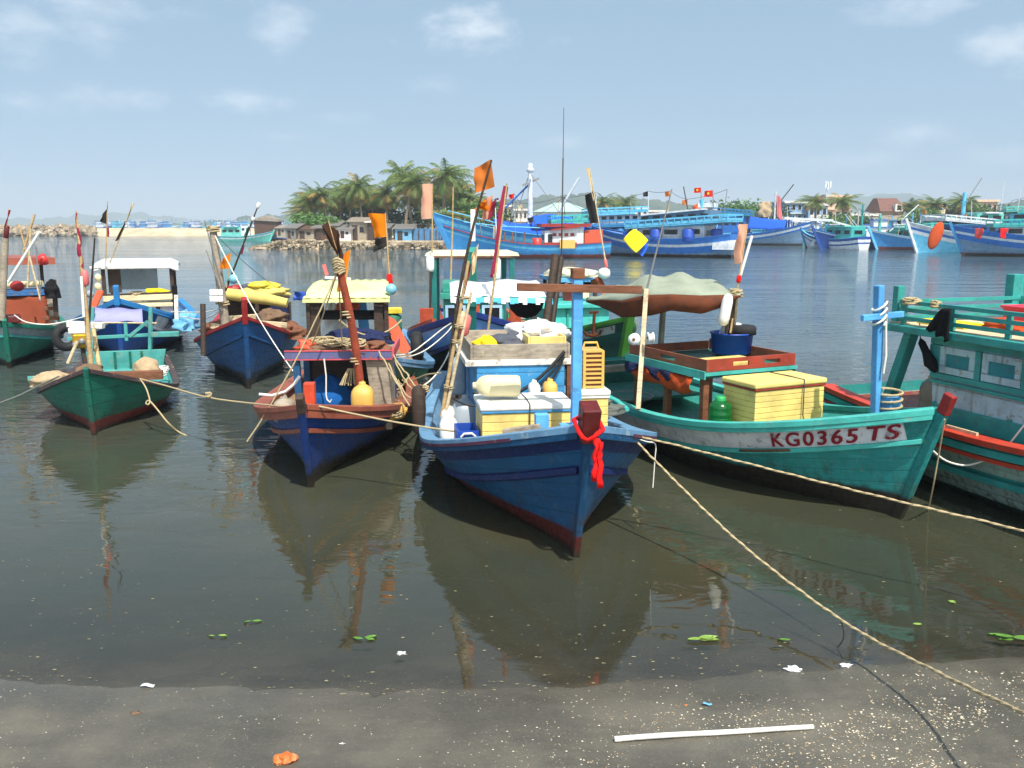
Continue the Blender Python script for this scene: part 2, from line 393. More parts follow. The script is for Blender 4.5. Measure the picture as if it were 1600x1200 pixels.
# ------------------------------------------------------------------ light and sky
SUN_EL, SUN_AZ = 57.0, 158.0          # azimuth clockwise from +Y
sd = Vector((math.cos(R(SUN_EL)) * math.sin(R(SUN_AZ)), math.cos(R(SUN_EL)) * math.cos(R(SUN_AZ)), math.sin(R(SUN_EL))))
sl = bpy.data.lights.new('sun', 'SUN'); sl.energy = 3.6; sl.angle = R(.53); sl.color = (1, .955, .88)
so = bpy.data.objects.new('sun', sl); col.objects.link(so); so.rotation_euler = (-sd).to_track_quat('-Z', 'Y').to_euler(); so.location = (0, 0, 60)
wd = bpy.data.worlds.new('World'); scene.world = wd; wd.use_nodes = True
wt = wd.node_tree; wt.nodes.clear()
def wn(typ, **kw):
    n = wt.nodes.new(typ)
    for k, v in kw.items(): setattr(n, k, v)
    return n
def wm(op, a, b=None, c=None):
    n = wn('ShaderNodeMath', operation=op)
    for i, v in enumerate((a, b, c)):
        if v is None: continue
        if isinstance(v, (int, float)): n.inputs[i].default_value = v
        else: wt.links.new(v, n.inputs[i])
    return n.outputs[0]
sky = wn('ShaderNodeTexSky'); sky.sky_type = 'NISHITA'; sky.sun_disc = False; sky.sun_elevation = R(SUN_EL); sky.sun_rotation = R(SUN_AZ)
sky.altitude = 0; sky.air_density = 1.0; sky.dust_density = 1.0; sky.ozone_density = 3.0
tc = wn('ShaderNodeTexCoord')
sep = wn('ShaderNodeSeparateXYZ'); wt.links.new(tc.outputs['Generated'], sep.inputs[0])
# humid tropical air: the sky keeps its mid-height blue almost down to the horizon
cmb = wn('ShaderNodeCombineXYZ'); wt.links.new(sep.outputs[0], cmb.inputs[0]); wt.links.new(sep.outputs[1], cmb.inputs[1]); wt.links.new(wm('ADD', wm('MULTIPLY', wm('ABSOLUTE', sep.outputs[2]), .6), .42), cmb.inputs[2])
nrm = wn('ShaderNodeVectorMath', operation='NORMALIZE'); wt.links.new(cmb.outputs[0], nrm.inputs[0]); wt.links.new(nrm.outputs[0], sky.inputs[0])
az = wm('ARCTAN2', sep.outputs[0], sep.outputs[1]); el = wm('ARCSINE', sep.outputs[2])
nz = wn('ShaderNodeTexNoise'); nz.inputs['Scale'].default_value = 16; nz.inputs['Detail'].default_value = 7; nz.inputs['Roughness'].default_value = .62
mp = wn('ShaderNodeMapping'); mp.inputs['Scale'].default_value = (1, 1, 2.1); wt.links.new(tc.outputs['Generated'], mp.inputs[0]); wt.links.new(mp.outputs[0], nz.inputs['Vector'])
wob = wm('MULTIPLY', wm('SUBTRACT', nz.outputs['Fac'], .5), 3.3)
CLOUDS = [(745, 48, 95, 34, .85), (1570, 72, 80, 36, .6), (400, 152, 100, 20, .62), (190, 152, 95, 22, .48), (30, 48, 110, 42, .5), (20, 160, 70, 20, .5), (440, 42, 45, 40, .5), (1415, 10, 90, 26, .5), (1435, 207, 55, 20, .45), (675, 134, 45, 18, .42), (1315, 252, 110, 16, .28), (885, 222, 45, 14, .3), (1110, 262, 90, 14, .2), (430, 212, 60, 10, .28), (130, 4, 120, 22, .4), (1570, 245, 60, 18, .25), (520, 184, 60, 12, .2)]
mask = None
for px, py, w, h, a in CLOUDS:
    d = ray(px, py).normalized(); A = math.atan2(d.x, d.y); E = math.asin(d.z)
    dx = wm('MULTIPLY', wm('SUBTRACT', az, A), F_PX / w); dy = wm('MULTIPLY', wm('SUBTRACT', el, E), F_PX / h)
    rr = wm('SQRT', wm('ADD', wm('MULTIPLY', dx, dx), wm('MULTIPLY', dy, dy)))
    v = wm('SUBTRACT', wm('ADD', 1.0, wob), rr)
    mr = wn('ShaderNodeMapRange', interpolation_type='SMOOTHSTEP'); wt.links.new(v, mr.inputs[0])
    mr.inputs[1].default_value = -.15; mr.inputs[2].default_value = 1.35; mr.inputs[4].default_value = a * .74
    mask = mr.outputs[0] if mask is None else wm('MAXIMUM', mask, mr.outputs[0])
mx = wn('ShaderNodeMix', data_type='RGBA'); wt.links.new(mask, mx.inputs[0]); tint = wn('ShaderNodeMix', data_type='RGBA', blend_type='MULTIPLY'); tint.inputs[0].default_value = 1; tint.inputs[7].default_value = (1.24, 1.14, .86, 1); wt.links.new(sky.outputs[0], tint.inputs[6]); wt.links.new(tint.outputs[2], mx.inputs[6]); mx.inputs[7].default_value = (4.3, 4.5, 4.7, 1)
bg = wn('ShaderNodeBackground'); bg.inputs[1].default_value = .15; wo = wn('ShaderNodeOutputWorld')
wt.links.new(mx.outputs[2], bg.inputs[0]); wt.links.new(bg.outputs[0], wo.inputs[0])

# ------------------------------------------------------------------ ground sheet (beach, seabed) and water
def shore(x): 
    k = min(1, max(0, (x - .3) / 3.2)); return 5.42 + .36 * k * k * (3 - 2 * k) + (.06 * math.sin(x * 1.3) if x < 0 else 0)
def ground_z(x, y):
    s = y - shore(x)
    if s < 0: z = -s * .10 + .02 * math.sin(s * 3 + x) * min(1, -s) if s > -6 else .6 + (-s - 6) * .02
    else: z = -s * .14 if s < 20 else -2.8 - (s - 20) * .02
    z = max(z, -7)
    if abs(s) < 6: z += .012 * mnoise.noise((x * 1.7, y * 2.6, 0)) + .005 * mnoise.noise((x * 7, y * 9, 3))
    if -.3 < s < .8: z += .012 * math.exp(-((s - .12) / .12) ** 2)
    return z
xs = [-8000, -2000, -500, -150, -60, -30] + [-14 + .16 * i for i in range(176)] + [30, 60, 150, 500, 2000, 8000]
ys = [-300, -60, -15, 0, 2] + [3.2 + .08 * i for i in range(56)] + [8 + .5 * i for i in range(16)] + [18, 25, 40, 80, 200, 600, 3000, 12000]
t = NT('sand'); v = t.coord()
sepn = t.n('ShaderNodeSeparateXYZ'); t.l(v, sepn.inputs[0])
n1 = t.noise(v, 1.1, 5, .6); n2 = t.noise(v, 45, 5, .75); n3 = t.noise(t.coord(scale=(1, 3.2, 1)), 1.6, 4, .6); n4 = t.noise(v, 160, 2, .7)
cc = t.mix(t.ramp(n1, .36, .64), lin((80, 77, 68)), lin((102, 97, 85)))
cc = t.mix(t.ramp(n3, .45, .72, 0, .32), cc, lin((60, 57, 52)))
cc = t.mix(t.ramp(n2, .5, .75, 0, .4), cc, lin((132, 124, 108)))
cc = t.mix(t.ramp(n4, .62, .74, 0, .55), cc, lin((52, 46, 40)))
wet = t.ramp(t.math('ADD', sepn.outputs[2], t.math('MULTIPLY', t.math('SUBTRACT', n3, .5), .05)), .0, .05, 1, 0); cc = t.mix(t.math('MULTIPLY', wet, .3), cc, lin((58, 55, 46))); t.col(cc); t.rough(t.mix(wet, t.ramp(n1, .35, .65, .38, .62), .1) if False else t.math('SUBTRACT', t.ramp(n1, .35, .65, .4, .62), t.math('MULTIPLY', wet, .3))); t.bump(t.math('ADD', t.math('MULTIPLY', n2, .6), t.math('MULTIPLY', n1, 2.5)), .45, .012); t.done('sand')
m = MB(); m.grid([[Vector((x, y, ground_z(x, y))) for x in xs] for y in ys]); g = m.build('ground', 'sand'); tag(g, kind='structure')

t = NT('water'); v = t.coord()
sepn = t.n('ShaderNodeSeparateXYZ'); t.l(v, sepn.inputs[0])
ky = t.ramp(sepn.outputs[0], .3, 3.5, 5.42, 5.78)
depth = t.math('MULTIPLY', t.math('SUBTRACT', sepn.outputs[1], ky), .14)
clear = t.math('POWER', 2.718, t.math('MULTIPLY', t.math('MAXIMUM', depth, 0), -5.0))
mud = t.mix(t.ramp(t.noise(v, .5, 4), .3, .7), lin((69, 69, 52)), lin((59, 63, 50)))
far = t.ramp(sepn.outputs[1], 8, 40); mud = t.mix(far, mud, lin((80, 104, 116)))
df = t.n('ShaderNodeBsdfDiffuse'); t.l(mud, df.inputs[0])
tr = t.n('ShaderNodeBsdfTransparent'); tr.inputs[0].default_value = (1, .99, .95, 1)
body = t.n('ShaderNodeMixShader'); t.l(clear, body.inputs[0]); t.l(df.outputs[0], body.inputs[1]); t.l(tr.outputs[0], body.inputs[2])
gl = t.n('ShaderNodeBsdfGlossy'); gl.inputs['Roughness'].default_value = .02
w1 = t.noise(t.coord(scale=(.9, 1.7, 1)), 1.5, 3, .55, .6); w2 = t.noise(t.coord(scale=(1, 2.4, 1)), 5.5, 2, .5, .4); w3 = t.noise(t.coord(scale=(.14, .42, 1)), 1.0, 4, .6)
patch = t.ramp(t.noise(t.coord(scale=(.02, .1, 1)), 1.0, 3), .36, .62, .35, 1.0)
h = t.math('ADD', t.math('MULTIPLY', w1, 1.0), t.math('MULTIPLY', w2, t.ramp(sepn.outputs[1], 5, 20, .02, .22)))
h = t.math('ADD', h, t.math('MULTIPLY', w3, t.ramp(sepn.outputs[1], 12, 40, 0, 1.5)))
h = t.math('MULTIPLY', h, t.math('MULTIPLY', t.ramp(sepn.outputs[1], 5.6, 17, .2, 1.4), patch))
bp = t.n('ShaderNodeBump'); bp.inputs['Strength'].default_value = 1.0; bp.inputs['Distance'].default_value = .034; t.l(h, bp.inputs['Height'])
fr = t.n('ShaderNodeFresnel'); fr.inputs['IOR'].default_value = 1.62
for nd in (gl, fr): t.l(bp.outputs[0], nd.inputs['Normal'])
sh = t.n('ShaderNodeMixShader'); t.l(fr.outputs[0], sh.inputs[0]); t.l(body.outputs[0], sh.inputs[1]); t.l(gl.outputs[0], sh.inputs[2]); t.l(sh.outputs[0], t.out.inputs[0]); t.done('water')
m = MB(); wx = [-9000, -2000, -400, -100, -30, 0, 30, 100, 400, 2000, 9000]; wy = [4.2, 5, 6, 8, 12, 20, 40, 80, 200, 600, 3000, 12000]
m.grid([[Vector((x, y, 0)) for x in wx] for y in wy], smooth=True); tag(m.build('water', 'water'), kind='structure')
# ------------------------------------------------------------------ helpers for loose things
class Thing:
    """a loose thing: an empty at its base, turned with the boat that carries it; shapes are given in that boat's frame"""
    def __init__(s, name, b, base, label, cat, group=None):
        s.base = Vector(base); s.b = b
        s.root = empty(name, (0, 0, 0), 0, label, cat, group)
        if b: s.root.location = b.M @ s.base; s.root.rotation_euler = b.root.rotation_euler
        else: s.root.location = s.base
        s.T = Matrix.Translation(-s.base)
    def part(s, m, name, mats, parent=None, bevel=0, solid=0): return m.build(name, mats, parent or s.root, bevel, solid, s.T)
def solo(m, name, mats, b, base, label, cat, group=None, bevel=0, solid=0):
    base = Vector(base); o = m.build(name, mats, None, bevel, solid, Matrix.Translation(-base))
    if b: o.location = b.M @ base; o.rotation_euler = b.root.rotation_euler
    else: o.location = base
    return tag(o, label, cat, group)
def flag_grid(m, a, b_, fa, fb, rip=.05, mi=0, nu=9, nv=7, seed=0, tear=0):
    """cloth between the pole points a (top) b (bottom) and the fly edge fa fb"""
    a, b_, fa, fb = map(Vector, (a, b_, fa, fb)); g = random.Random(seed); nrm = (fa - a).cross(b_ - a); nrm = nrm.normalized() if nrm.length > 1e-6 else Vector((0, 1, 0)); rows = []
    ph = g.uniform(0, 6)
    for i in range(nv + 1):
        v = i / nv; row = []
        for j in range(nu + 1):
            u = j / nu; p = a.lerp(b_, v).lerp(fa.lerp(fb, v), u)
            p += nrm * 1.7 * rip * u * math.sin(ph + 5.5 * u + 2.2 * v) + nrm * rip * .5 * u * math.sin(9 * v + 3 * u + ph)
            if tear and j == nu: p = p.lerp(a.lerp(b_, v), g.uniform(0, tear))
            p.z -= .04 * u * (1 - v) * (fa - a).length
            row.append(p)
        rows.append(row)
    m.grid(rows, mi); return m
def flag_pole(b, base, top, r, flags, label, pole_mat='bamboo', bend=.0, extra=None, kinds=()):
    """flags: list of (t_top, t_bottom on the pole, fly_top offset, fly_bottom offset, material, ripple)"""
    base, top = Vector(base), Vector(top); T = Thing('flag_pole', b, base, label, 'flag pole')
    P = lambda t: base.lerp(top, t) + Vector((bend * math.sin(math.pi * t), 0, 0))
    T.part(MB().tube([P(i / 8) for i in range(9)], [r * (1 - .45 * i / 8) for i in range(9)], 7), 'pole', pole_mat)
    for k, (t1, t0, fa, fb, mt, rip) in enumerate(flags):
        A, B = P(t1), P(t0)
        T.part(flag_grid(MB(), A, B, A + Vector(fa), B + Vector(fb), rip, seed=k + len(label), tear=.12), 'flag', mt)
    for (t, rad, ln, mt) in (extra or ()):
        T.part(MB().lathe(P(t), [(rad * .6, -ln / 2), (rad, -ln / 2 + rad * .4), (rad, ln / 2 - rad * .4), (rad * .6, ln / 2)], 12, axis=(top - base).normalized()), 'float', mt)
    return T
def wp(b, px, py, Y): return b.I @ at(px, py, Y)      # boat-local point of a pixel at world depth
def cooler(b, c, d, body, lid, trim, label, lid_h=.09, lines=7, cord=None):
    """insulated fish box: c centre of the bottom (boat frame), d length x width x height"""
    T = Thing('fish_box', b, c, label, 'cooler'); c = Vector(c); x, y, z = d
    m = MB(); hz = z - lid_h
    for i in range(lines):
        z0 = hz * i / lines; z1 = hz * (i + 1) / lines - .006; m.box(c + Vector((0, 0, (z0 + z1) / 2)), (x, y, z1 - z0))
    m.box(c + Vector((0, 0, hz / 2)), (x - .02, y - .02, hz - .01)); T.part(m, 'body', body, bevel=.004)
    L = T.part(MB().box(c + Vector((0, 0, hz + lid_h * .65)), (x + .05, y + .05, lid_h * .7)), 'lid', lid, bevel=.018)
    T.part(MB().box(c + Vector((0, 0, hz + lid_h * .15)), (x + .03, y + .03, lid_h * .3)), 'trim', trim, bevel=.006)
    if cord:
        yy = c.y + y * cord; x1 = x / 2 + .03; T.part(MB().tube([(c.x - x1, yy, c.z + hz * .9), (c.x - x1, yy, c.z + z + .004), (c.x, yy + .01, c.z + z + .006), (c.x + x1, yy, c.z + z + .004), (c.x + x1 + .004, yy, c.z + hz * .55), (c.x + x1 + .012, yy + .04, c.z + hz * .3), (c.x + x1 + .008, yy, c.z + .05)], .007, 5), 'cord', 'cable')
    return T
def jug(b, base, h, r, mat, label, axis=(0, 0, 1), name='plastic_jug', cap_mat=None, sx=1, sy=.75):
    T = Thing(name, b, base, label, 'jug'); ax = Vector(axis).normalized(); base = Vector(base)
    sq = lambda t, z: 1 / max(abs(math.cos(t)), abs(math.sin(t))) ** .55 * .9
    T.part(MB().lathe(base, [(r * .5, 0), (r * .93, .01), (r, .04), (r, h * .33), (r * .97, h * .36), (r, h * .4), (r, h * .68), (r * .93, h * .78), (r * .72, h * .87), (r * .38, h * .93), (r * .3, h * .95)], 20, axis=ax, sx=sx, sy=sy, fn=sq), 'body', mat)
    q = Vector((0, 0, 1)).rotation_difference(ax).to_matrix(); A = lambda x, y, z: base + q @ Vector((x, y, z))
    T.part(MB().lathe(A(0, 0, h * .94), [(r * .27, 0), (r * .27, h * .06), (r * .2, h * .07)], 12, axis=ax), 'cap', cap_mat or mat)
    T.part(MB().tube([A(-r * .78, 0, h * .74), A(-r * .8, 0, h * .9), A(-r * .6, 0, h * .97), A(-r * .25, 0, h * .96)], r * .13, 8), 'handle', mat)
    return T
def tyre(b, c, R1, r, axis, label, group=None):
    c = Vector(c); ax = Vector(axis).normalized(); q = Vector((0, 0, 1)).rotation_difference(ax).to_matrix(); m = MB(); rings = []
    for i in range(25):
        a = 2 * math.pi * i / 24; rings.append([c + q @ Vector(((R1 + r * math.cos(k)) * math.cos(a), (R1 + r * math.cos(k)) * math.sin(a), r * 1.15 * math.sin(k))) for k in [2 * math.pi * j / 10 for j in range(10)]])
    m.loft(rings, 0, True, False); return solo(m, 'tyre_fender', 'black_rubber', b, c - Vector((0, 0, R1)), label, 'tyre', group)
def heap(m, c, rx, ry, h, mi=0, seed=0, n=14, k=9, amp=.35):
    """lumpy pile"""
    c = Vector(c); rows = []
    n, k = max(n, 26), max(k, 13)
    for i in range(k + 1):
        f = math.sin(math.pi / 2 * i / k) if i < k else 1; row = []
        for j in range(n):
            a = 2 * math.pi * j / n; d = Vector((math.cos(a), math.sin(a), f * 2)); nz = mnoise.noise(d * 1.7 + Vector((seed * 3.1, seed, 0))) + .35 * mnoise.noise(d * 4.5 + Vector((seed, 7, seed * 2.3))) + .16 * mnoise.noise(d * 11 + Vector((seed, 3, 1)))
            rr = max(0, 1 - f ** 3.2) ** .55 * (1 + amp * nz); row.append(c + Vector((rx * rr * math.cos(a), ry * rr * math.sin(a), h * f * (1 + .3 * amp * nz))))
        rows.append(row)
    m.loft(rows, mi, True, False); return m
def coil(m, c, R1, r, n=4, seed=0, flat=.6):
    g = random.Random(seed); pts = []
    for i in range(n * 14):
        a = 2 * math.pi * i / 14; rr = R1 * (1 + .16 * math.sin(i * .7) + g.uniform(-.06, .06)); pts.append(Vector(c) + Vector((rr * math.cos(a), rr * math.sin(a) * flat, r * 1.4 * i / 14 + g.uniform(0, r))))
    m.tube(pts, r, 6); return m
def tray(m, x0, x1, y0, y1, z, h, th=.03, mi=0, ends=True):
    m.box(((x0 + x1) / 2, y0 + th / 2, z + h / 2), (x1 - x0, th, h), mi); m.box(((x0 + x1) / 2, y1 - th / 2, z + h / 2), (x1 - x0, th, h), mi)
    m.box((x0 + th / 2, (y0 + y1) / 2, z + h / 2), (th, y1 - y0 - 2 * th - .004, h), mi); m.box((x1 - th / 2, (y0 + y1) / 2, z + h / 2), (th, y1 - y0 - 2 * th - .004, h), mi); return m
def post_set(b, name, pts, w, mat):
    for p, q in pts: b.part(MB().bar(p, q, w, w), name, mat, bevel=.006)
def window(b, mb_frame, c, w, h, axis, frame, pane, parent, fw=.05, name='window'):
    """framed window on a wall; axis 'x' faces fore/aft, 'y' faces the side (sign gives the way out)"""
    c = Vector(c); sgn = -1 if axis.startswith('-') else 1; ax = axis[-1]
    f = MB(); D = lambda u, v, o: c + (Vector((sgn * o, u, v)) if ax == 'x' else Vector((u, sgn * o, v)))
    S = lambda a, b_, t: (t, a, b_) if ax == 'x' else (a, t, b_)
    for u, v, a, b_ in ((0, h / 2 - fw / 2, w, fw), (0, -h / 2 + fw / 2, w, fw), (-w / 2 + fw / 2, 0, fw, h - 2 * fw - .004), (w / 2 - fw / 2, 0, fw, h - 2 * fw - .004)): f.box(D(u, v, .012), S(a, b_, .04))
    o = f.build(name, frame, parent); MB().box(D(0, 0, .004), S(w - 2 * fw, h - 2 * fw, .012)).build('pane', pane, o); return o

plastic('dark_glass', (26, 30, 34), .12, .1); plastic('hazy_glass', (176, 190, 198), .25, .4)
# ================================================================== blue boat with the yellow fish box (nearest)
paint('g_blue', (16, 86, 132), .36, (58, 96, 128), .2, 0, (.23, (96, 28, 28), .05), .42); paint('g_navy', (14, 38, 92), .3, (40, 70, 120), .1); paint('g_pale', (100, 144, 178), .36, (150, 170, 180), .12)
paint('g_post', (92, 172, 232), .25, (70, 90, 110), .1); paint('maroon', (92, 24, 24), .35, (70, 52, 46), .1); paint('box_yellow', (238, 210, 124), .12, (220, 200, 150), .08); paint('box_white', (236, 236, 228), .15, (190, 186, 170), .08); paint('box_blue', (72, 150, 200), .15)
paint('g_cabin', (66, 152, 206), .25, (150, 175, 190), .08, .17); paint('white_worn', (226, 222, 212), .45, (150, 136, 112), .3); paint('plum', (88, 40, 66), .3)
G = Boat('fishing_boat', (898, 866), -81.65, [6.457, 2.539, 1.302, .48, .333, 2.514, .393, .636, .676], 'blue wooden boat in front with a red cloth knotted on its stem', group='wooden boats moored near the beach')
G.hull([(0, 0), (.1, 1), (.21, 0), (.36, 1), (.46, 0)], ['g_blue', 'g_navy', 'g_pale'], 'deckwood', 'deckwood' and 'greywood', .3, cap=1, cap_mat='g_pale', cap_w=.13, rails=[(.06, .05, .07, 'g_blue'), (.41, .03, .06, 'g_navy')], inner_mat=2)
G.strip('trim_line', 'plum', .012, (.0, .045, -.03, .0), t0=.08)
G.stem('g_blue', .065, .1, .0)
m = MB(); P = lambda z: Vector((.333 * z + .03, 0, z)); m.bar(P(1.2), P(1.51), .14, .19, 0, up=(1, 0, 0), w2=.16, h2=.2); G.part(m, 'stem_head', 'maroon', bevel=.012)
# fore post with crossbar
G.part(MB().bar((-.75, .16, .35), (-.75, .16, 2.5), .095), 'mooring_post', 'g_post', bevel=.01)
G.part(MB().box((-.75, .16, 2.545), (.12, .12, .1)), 'post_cap', 'brownwood', bevel=.006)
G.part(MB().bar((-.68, -.44, 2.425), (-.68, .78, 2.385), .05, .075), 'crossbar', 'brownwood', bevel=.004)
G.part(MB().box((-.72, .16, 1.02), (.3, .3, .07)), 'post_step', 'g_post', bevel=.01)
p = G.surf(.1, 0, -1); G.part(MB().bar((-.5, -.24, 1.1), (-.64, -.58, 1.03), .06, .07), 'timber_head', 'greywood', bevel=.012); G.part(MB().box((-.66, -.2, 1.1), (.1, .13, .2)), 'cleat', 'g_post', bevel=.008)
# cabin with a tray roof
m = MB(); m.hexa([(-2.2, -.67, .25), (-2.2, .34, .25), (-3.6, .34, .3), (-3.6, -.67, .3), (-2.17, -.67, 1.5), (-2.17, .34, 1.5), (-3.6, .36, 1.5), (-3.6, -.67, 1.5)]); cab = G.part(m, 'cabin', 'g_cabin', bevel=.01)
G.part(MB().box((-2.1, -.16, .98), (.12, .98, .05)), 'ledge', 'g_cabin', cab, bevel=.006)
G.part(MB().box((-2.89, -.17, 1.475), (1.48, 1.26, .07)), 'roof', 'white_worn', cab, bevel=.006)
rt = G.part(tray(MB(), -3.62, -2.17, -.74, .4, 1.512, .17), 'roof_tray', 'greywood', cab, bevel=.004)
G.part(MB().bar((-2.22, .4, .35), (-2.2, .4, 1.43), .07), 'corner_post', 'brownwood', cab, bevel=.006)
cooler(G, (-1.5, -.25, .45), (.62, .94, .74), 'box_yellow', 'box_white', 'box_blue', 'yellow fish box with white lid behind the red knotted stem cloth', cord=.02)
cooler(G, (-2.05, .6, .45), (.5, .32, .75), 'box_yellow', 'box_white', 'box_white', 'narrow yellow fish box under a yellow plastic basket beside the blue post')
# yellow basket of slats
T = Thing('basket', G, (-2.05, .61, 1.2), 'tall yellow slatted plastic basket standing beside the tall pale blue post', 'basket')
m = MB(); m.box((-2.05, .61, 1.42), (.29, .2, .42))
T.part(m, 'lining', 'brownwood'); m = MB()
for i in range(9): m.box((-2.05, .61, 1.22 + i * .05), (.32, .23, .022))
for a, b_ in ((-1, -1), (1, -1), (1, 1), (-1, 1)): m.box((-2.05 + a * .15, .61 + b_ * .105, 1.41), (.03, .03, .43))
T.part(m, 'body', 'yellow_jug'); T.part(MB().tube([(-2.05, .52, 1.63), (-2.05, .54, 1.7), (-2.05, .68, 1.7), (-2.05, .7, 1.63)], .014, 6), 'handle', 'yellow_jug')
jug(G, (-1.5, -.28, 1.325), .5, .14, 'cream_jug', 'big cream plastic jug lying on its side on the white box lid', axis=(-.05, -1, .02), sx=.9, sy=.9)
jug(G, (-1.96, -.05, 1.03), .27, .1, 'white_plastic', 'small white plastic jug standing behind the white box lid')
jug(G, (-1.96, .13, 1.03), .28, .12, 'yellow_jug', 'small ochre plastic jug standing behind the white box lid')
T = Thing('crate', G, (-1.5, -.86, .62), 'blue plastic crate inside the left gunwale beside the yellow fish box', 'crate'); m = tray(MB(), -1.7, -1.3, -.97, -.74, .62, .28, .02); T.part(m, 'body', 'blue_plastic'); T.part(MB().tube([(-1.29, -.93, .84), (-1.27, -.9, .88), (-1.27, -.82, .88), (-1.29, -.78, .84)], .012, 6), 'handle', 'rope_white')
# gear along the left side
jug(G, (-2.5, -.82, .42), .62, .18, 'grey_plastic', 'large grey drum leaning on the cabin side of the nearest blue boat', axis=(-.25, .12, 1), sy=1)
jug(G, (-2.1, -.98, .42), .5, .12, 'white_plastic', 'upright white jug behind the bamboo pole of the nearest blue boat', axis=(-.1, -.05, 1), sy=1)
jug(G, (-3.1, -.8, .95), .5, .11, 'grey_plastic', 'pale grey jug hung high at the cabin corner', axis=(0, 0, 1), sy=1)
m = MB()
for k in range(3): m.tube(sag((-2.1, -.5 + .08 * k, 1.06), (-2.1, .32, 1.6 - .03 * k), .12 + .06 * k, 12), .012 if k else .02, 6)
m.tube(sag((-2.08, -.72, 1.16), (-2.1, .05, 1.1), .04, 10), .022, 6); m.tube(sag((-2.1, -.95, 1.1), (-2.12, -.45, 1.1), .1, 8), .012, 6)
solo(m, 'cable_bundle', 'cable', G, (-2.1, -.3, 1.0), 'black cables sagging across the blue cabin front', 'cable')
# things in the roof tray
solo(heap(MB(), (-2.4, -.55, 1.55), .16, .13, .19, seed=3, amp=.9), 'cloth_bundle', 'cloth_yellow', G, (-2.4, -.55, 1.55), 'crumpled yellow cloth in the left corner of the roof tray', 'cloth')
solo(heap(MB(), (-2.6, -.26, 1.55), .22, .28, .2, seed=5, amp=.7), 'net_pile', 'net_grey', G, (-2.6, -.26, 1.55), 'dark blue grey net pile between yellow cloth and yellow tub', 'net')
T = Thing('tub', G, (-2.45, .15, 1.55), 'shallow yellow tub in the roof tray under a white sheet', 'tub'); T.part(tray(MB(), -2.72, -2.2, -.08, .36, 1.55, .21, .025), 'wall', 'box_yellow', bevel=.008); T.part(MB().box((-2.46, .14, 1.6), (.48, .4, .02)), 'bottom', 'box_yellow')
solo(heap(MB(), (-2.75, .12, 1.62), .26, .34, .26, seed=8, amp=.8), 'plastic_sheet', 'cloth_white', G, (-2.75, .12, 1.62), 'crumpled white plastic sheet heaped on the yellow tub', 'sheet')
# stern canopy
paint('stripe_blue', (90, 190, 220), .1, rust=.05); cloth('canopy_white', (238, 238, 236), .12)
A, B_, C_, D_ = wp(G, 704, 464, 12.4), wp(G, 864, 466, 12.2), wp(G, 838, 437, 13.6), wp(G, 702, 441, 13.8)
m = MB(); m.grid([[A.lerp(B_, i / 12) + Vector((0, 0, .03 * math.sin(i * 1.9))) for i in range(13)], [A.lerp(B_, i / 12).lerp(D_.lerp(C_, i / 12), .5) + Vector((0, 0, .05 - .03 * math.sin(i * 1.2))) for i in range(13)], [D_.lerp(C_, i / 12) + Vector((0, 0, .02 * math.sin(i))) for i in range(13)]])
can = G.part(m, 'canopy', 'canopy_white', solid=.012); m = MB()
for i in range(24): a_, b2 = A.lerp(B_, i / 24), A.lerp(B_, (i + 1) / 24); dz = Vector((0.02, 0, -.075 - .015 * math.sin(i * 2.3))); m.add([a_ + dz, b2 + dz, b2, a_], [(0, 1, 2, 3)], (i // 2) % 2)
G.part(m, 'valance', ['canopy_white', 'stripe_blue'], can, solid=.006)
post_set(G, 'canopy_post', [((A.x, A.y + .12, .3), A + Vector((0, .12, -.03))), ((B_.x, B_.y - .08, .3), B_ + Vector((0, -.08, -.03))), ((C_.x, C_.y - .05, .3), C_ + Vector((0, -.05, -.03))), ((D_.x, D_.y + .1, .3), D_ + Vector((0, .1, -.03)))], .05, 'darkwood')
q = wp(G, 822, 468, 12.5); solo(MB().lathe(q + Vector((0, 0, -.26)), [(.02, 0), (.12, .03), (.2, .12), (.24, .26)], 14, sy=1.1), 'hanging_bag', 'cloth_black', G, q + Vector((0, 0, -.26)), 'black sagging bag hung below the white striped canopy', 'bag')
for k, (x0, y0, x1, y1, r_) in enumerate(((846, 560, 868, 398, .055), (856, 558, 877, 402, .04))):
    p0, p1 = wp(G, x0, y0, 12.0), wp(G, x1, y1, 12.4); solo(MB().tube([p0, p1], r_, 10), 'spar', 'darksteel' if k else 'darkwood', G, p0, ['thick dark leaning timber spar behind the roof tray', 'thinner grey metal pipe leaning against the dark spar'][k], 'spar')
solo(heap(MB(), wp(G, 850, 560, 11.8) + Vector((0, 0, -.2)), .25, .3, .62, seed=11, amp=.8), 'net_pile', 'cloth_black', G, wp(G, 850, 560, 11.8) + Vector((0, 0, -.2)), 'black net and rope heap at the foot of the dark leaning spars', 'net')
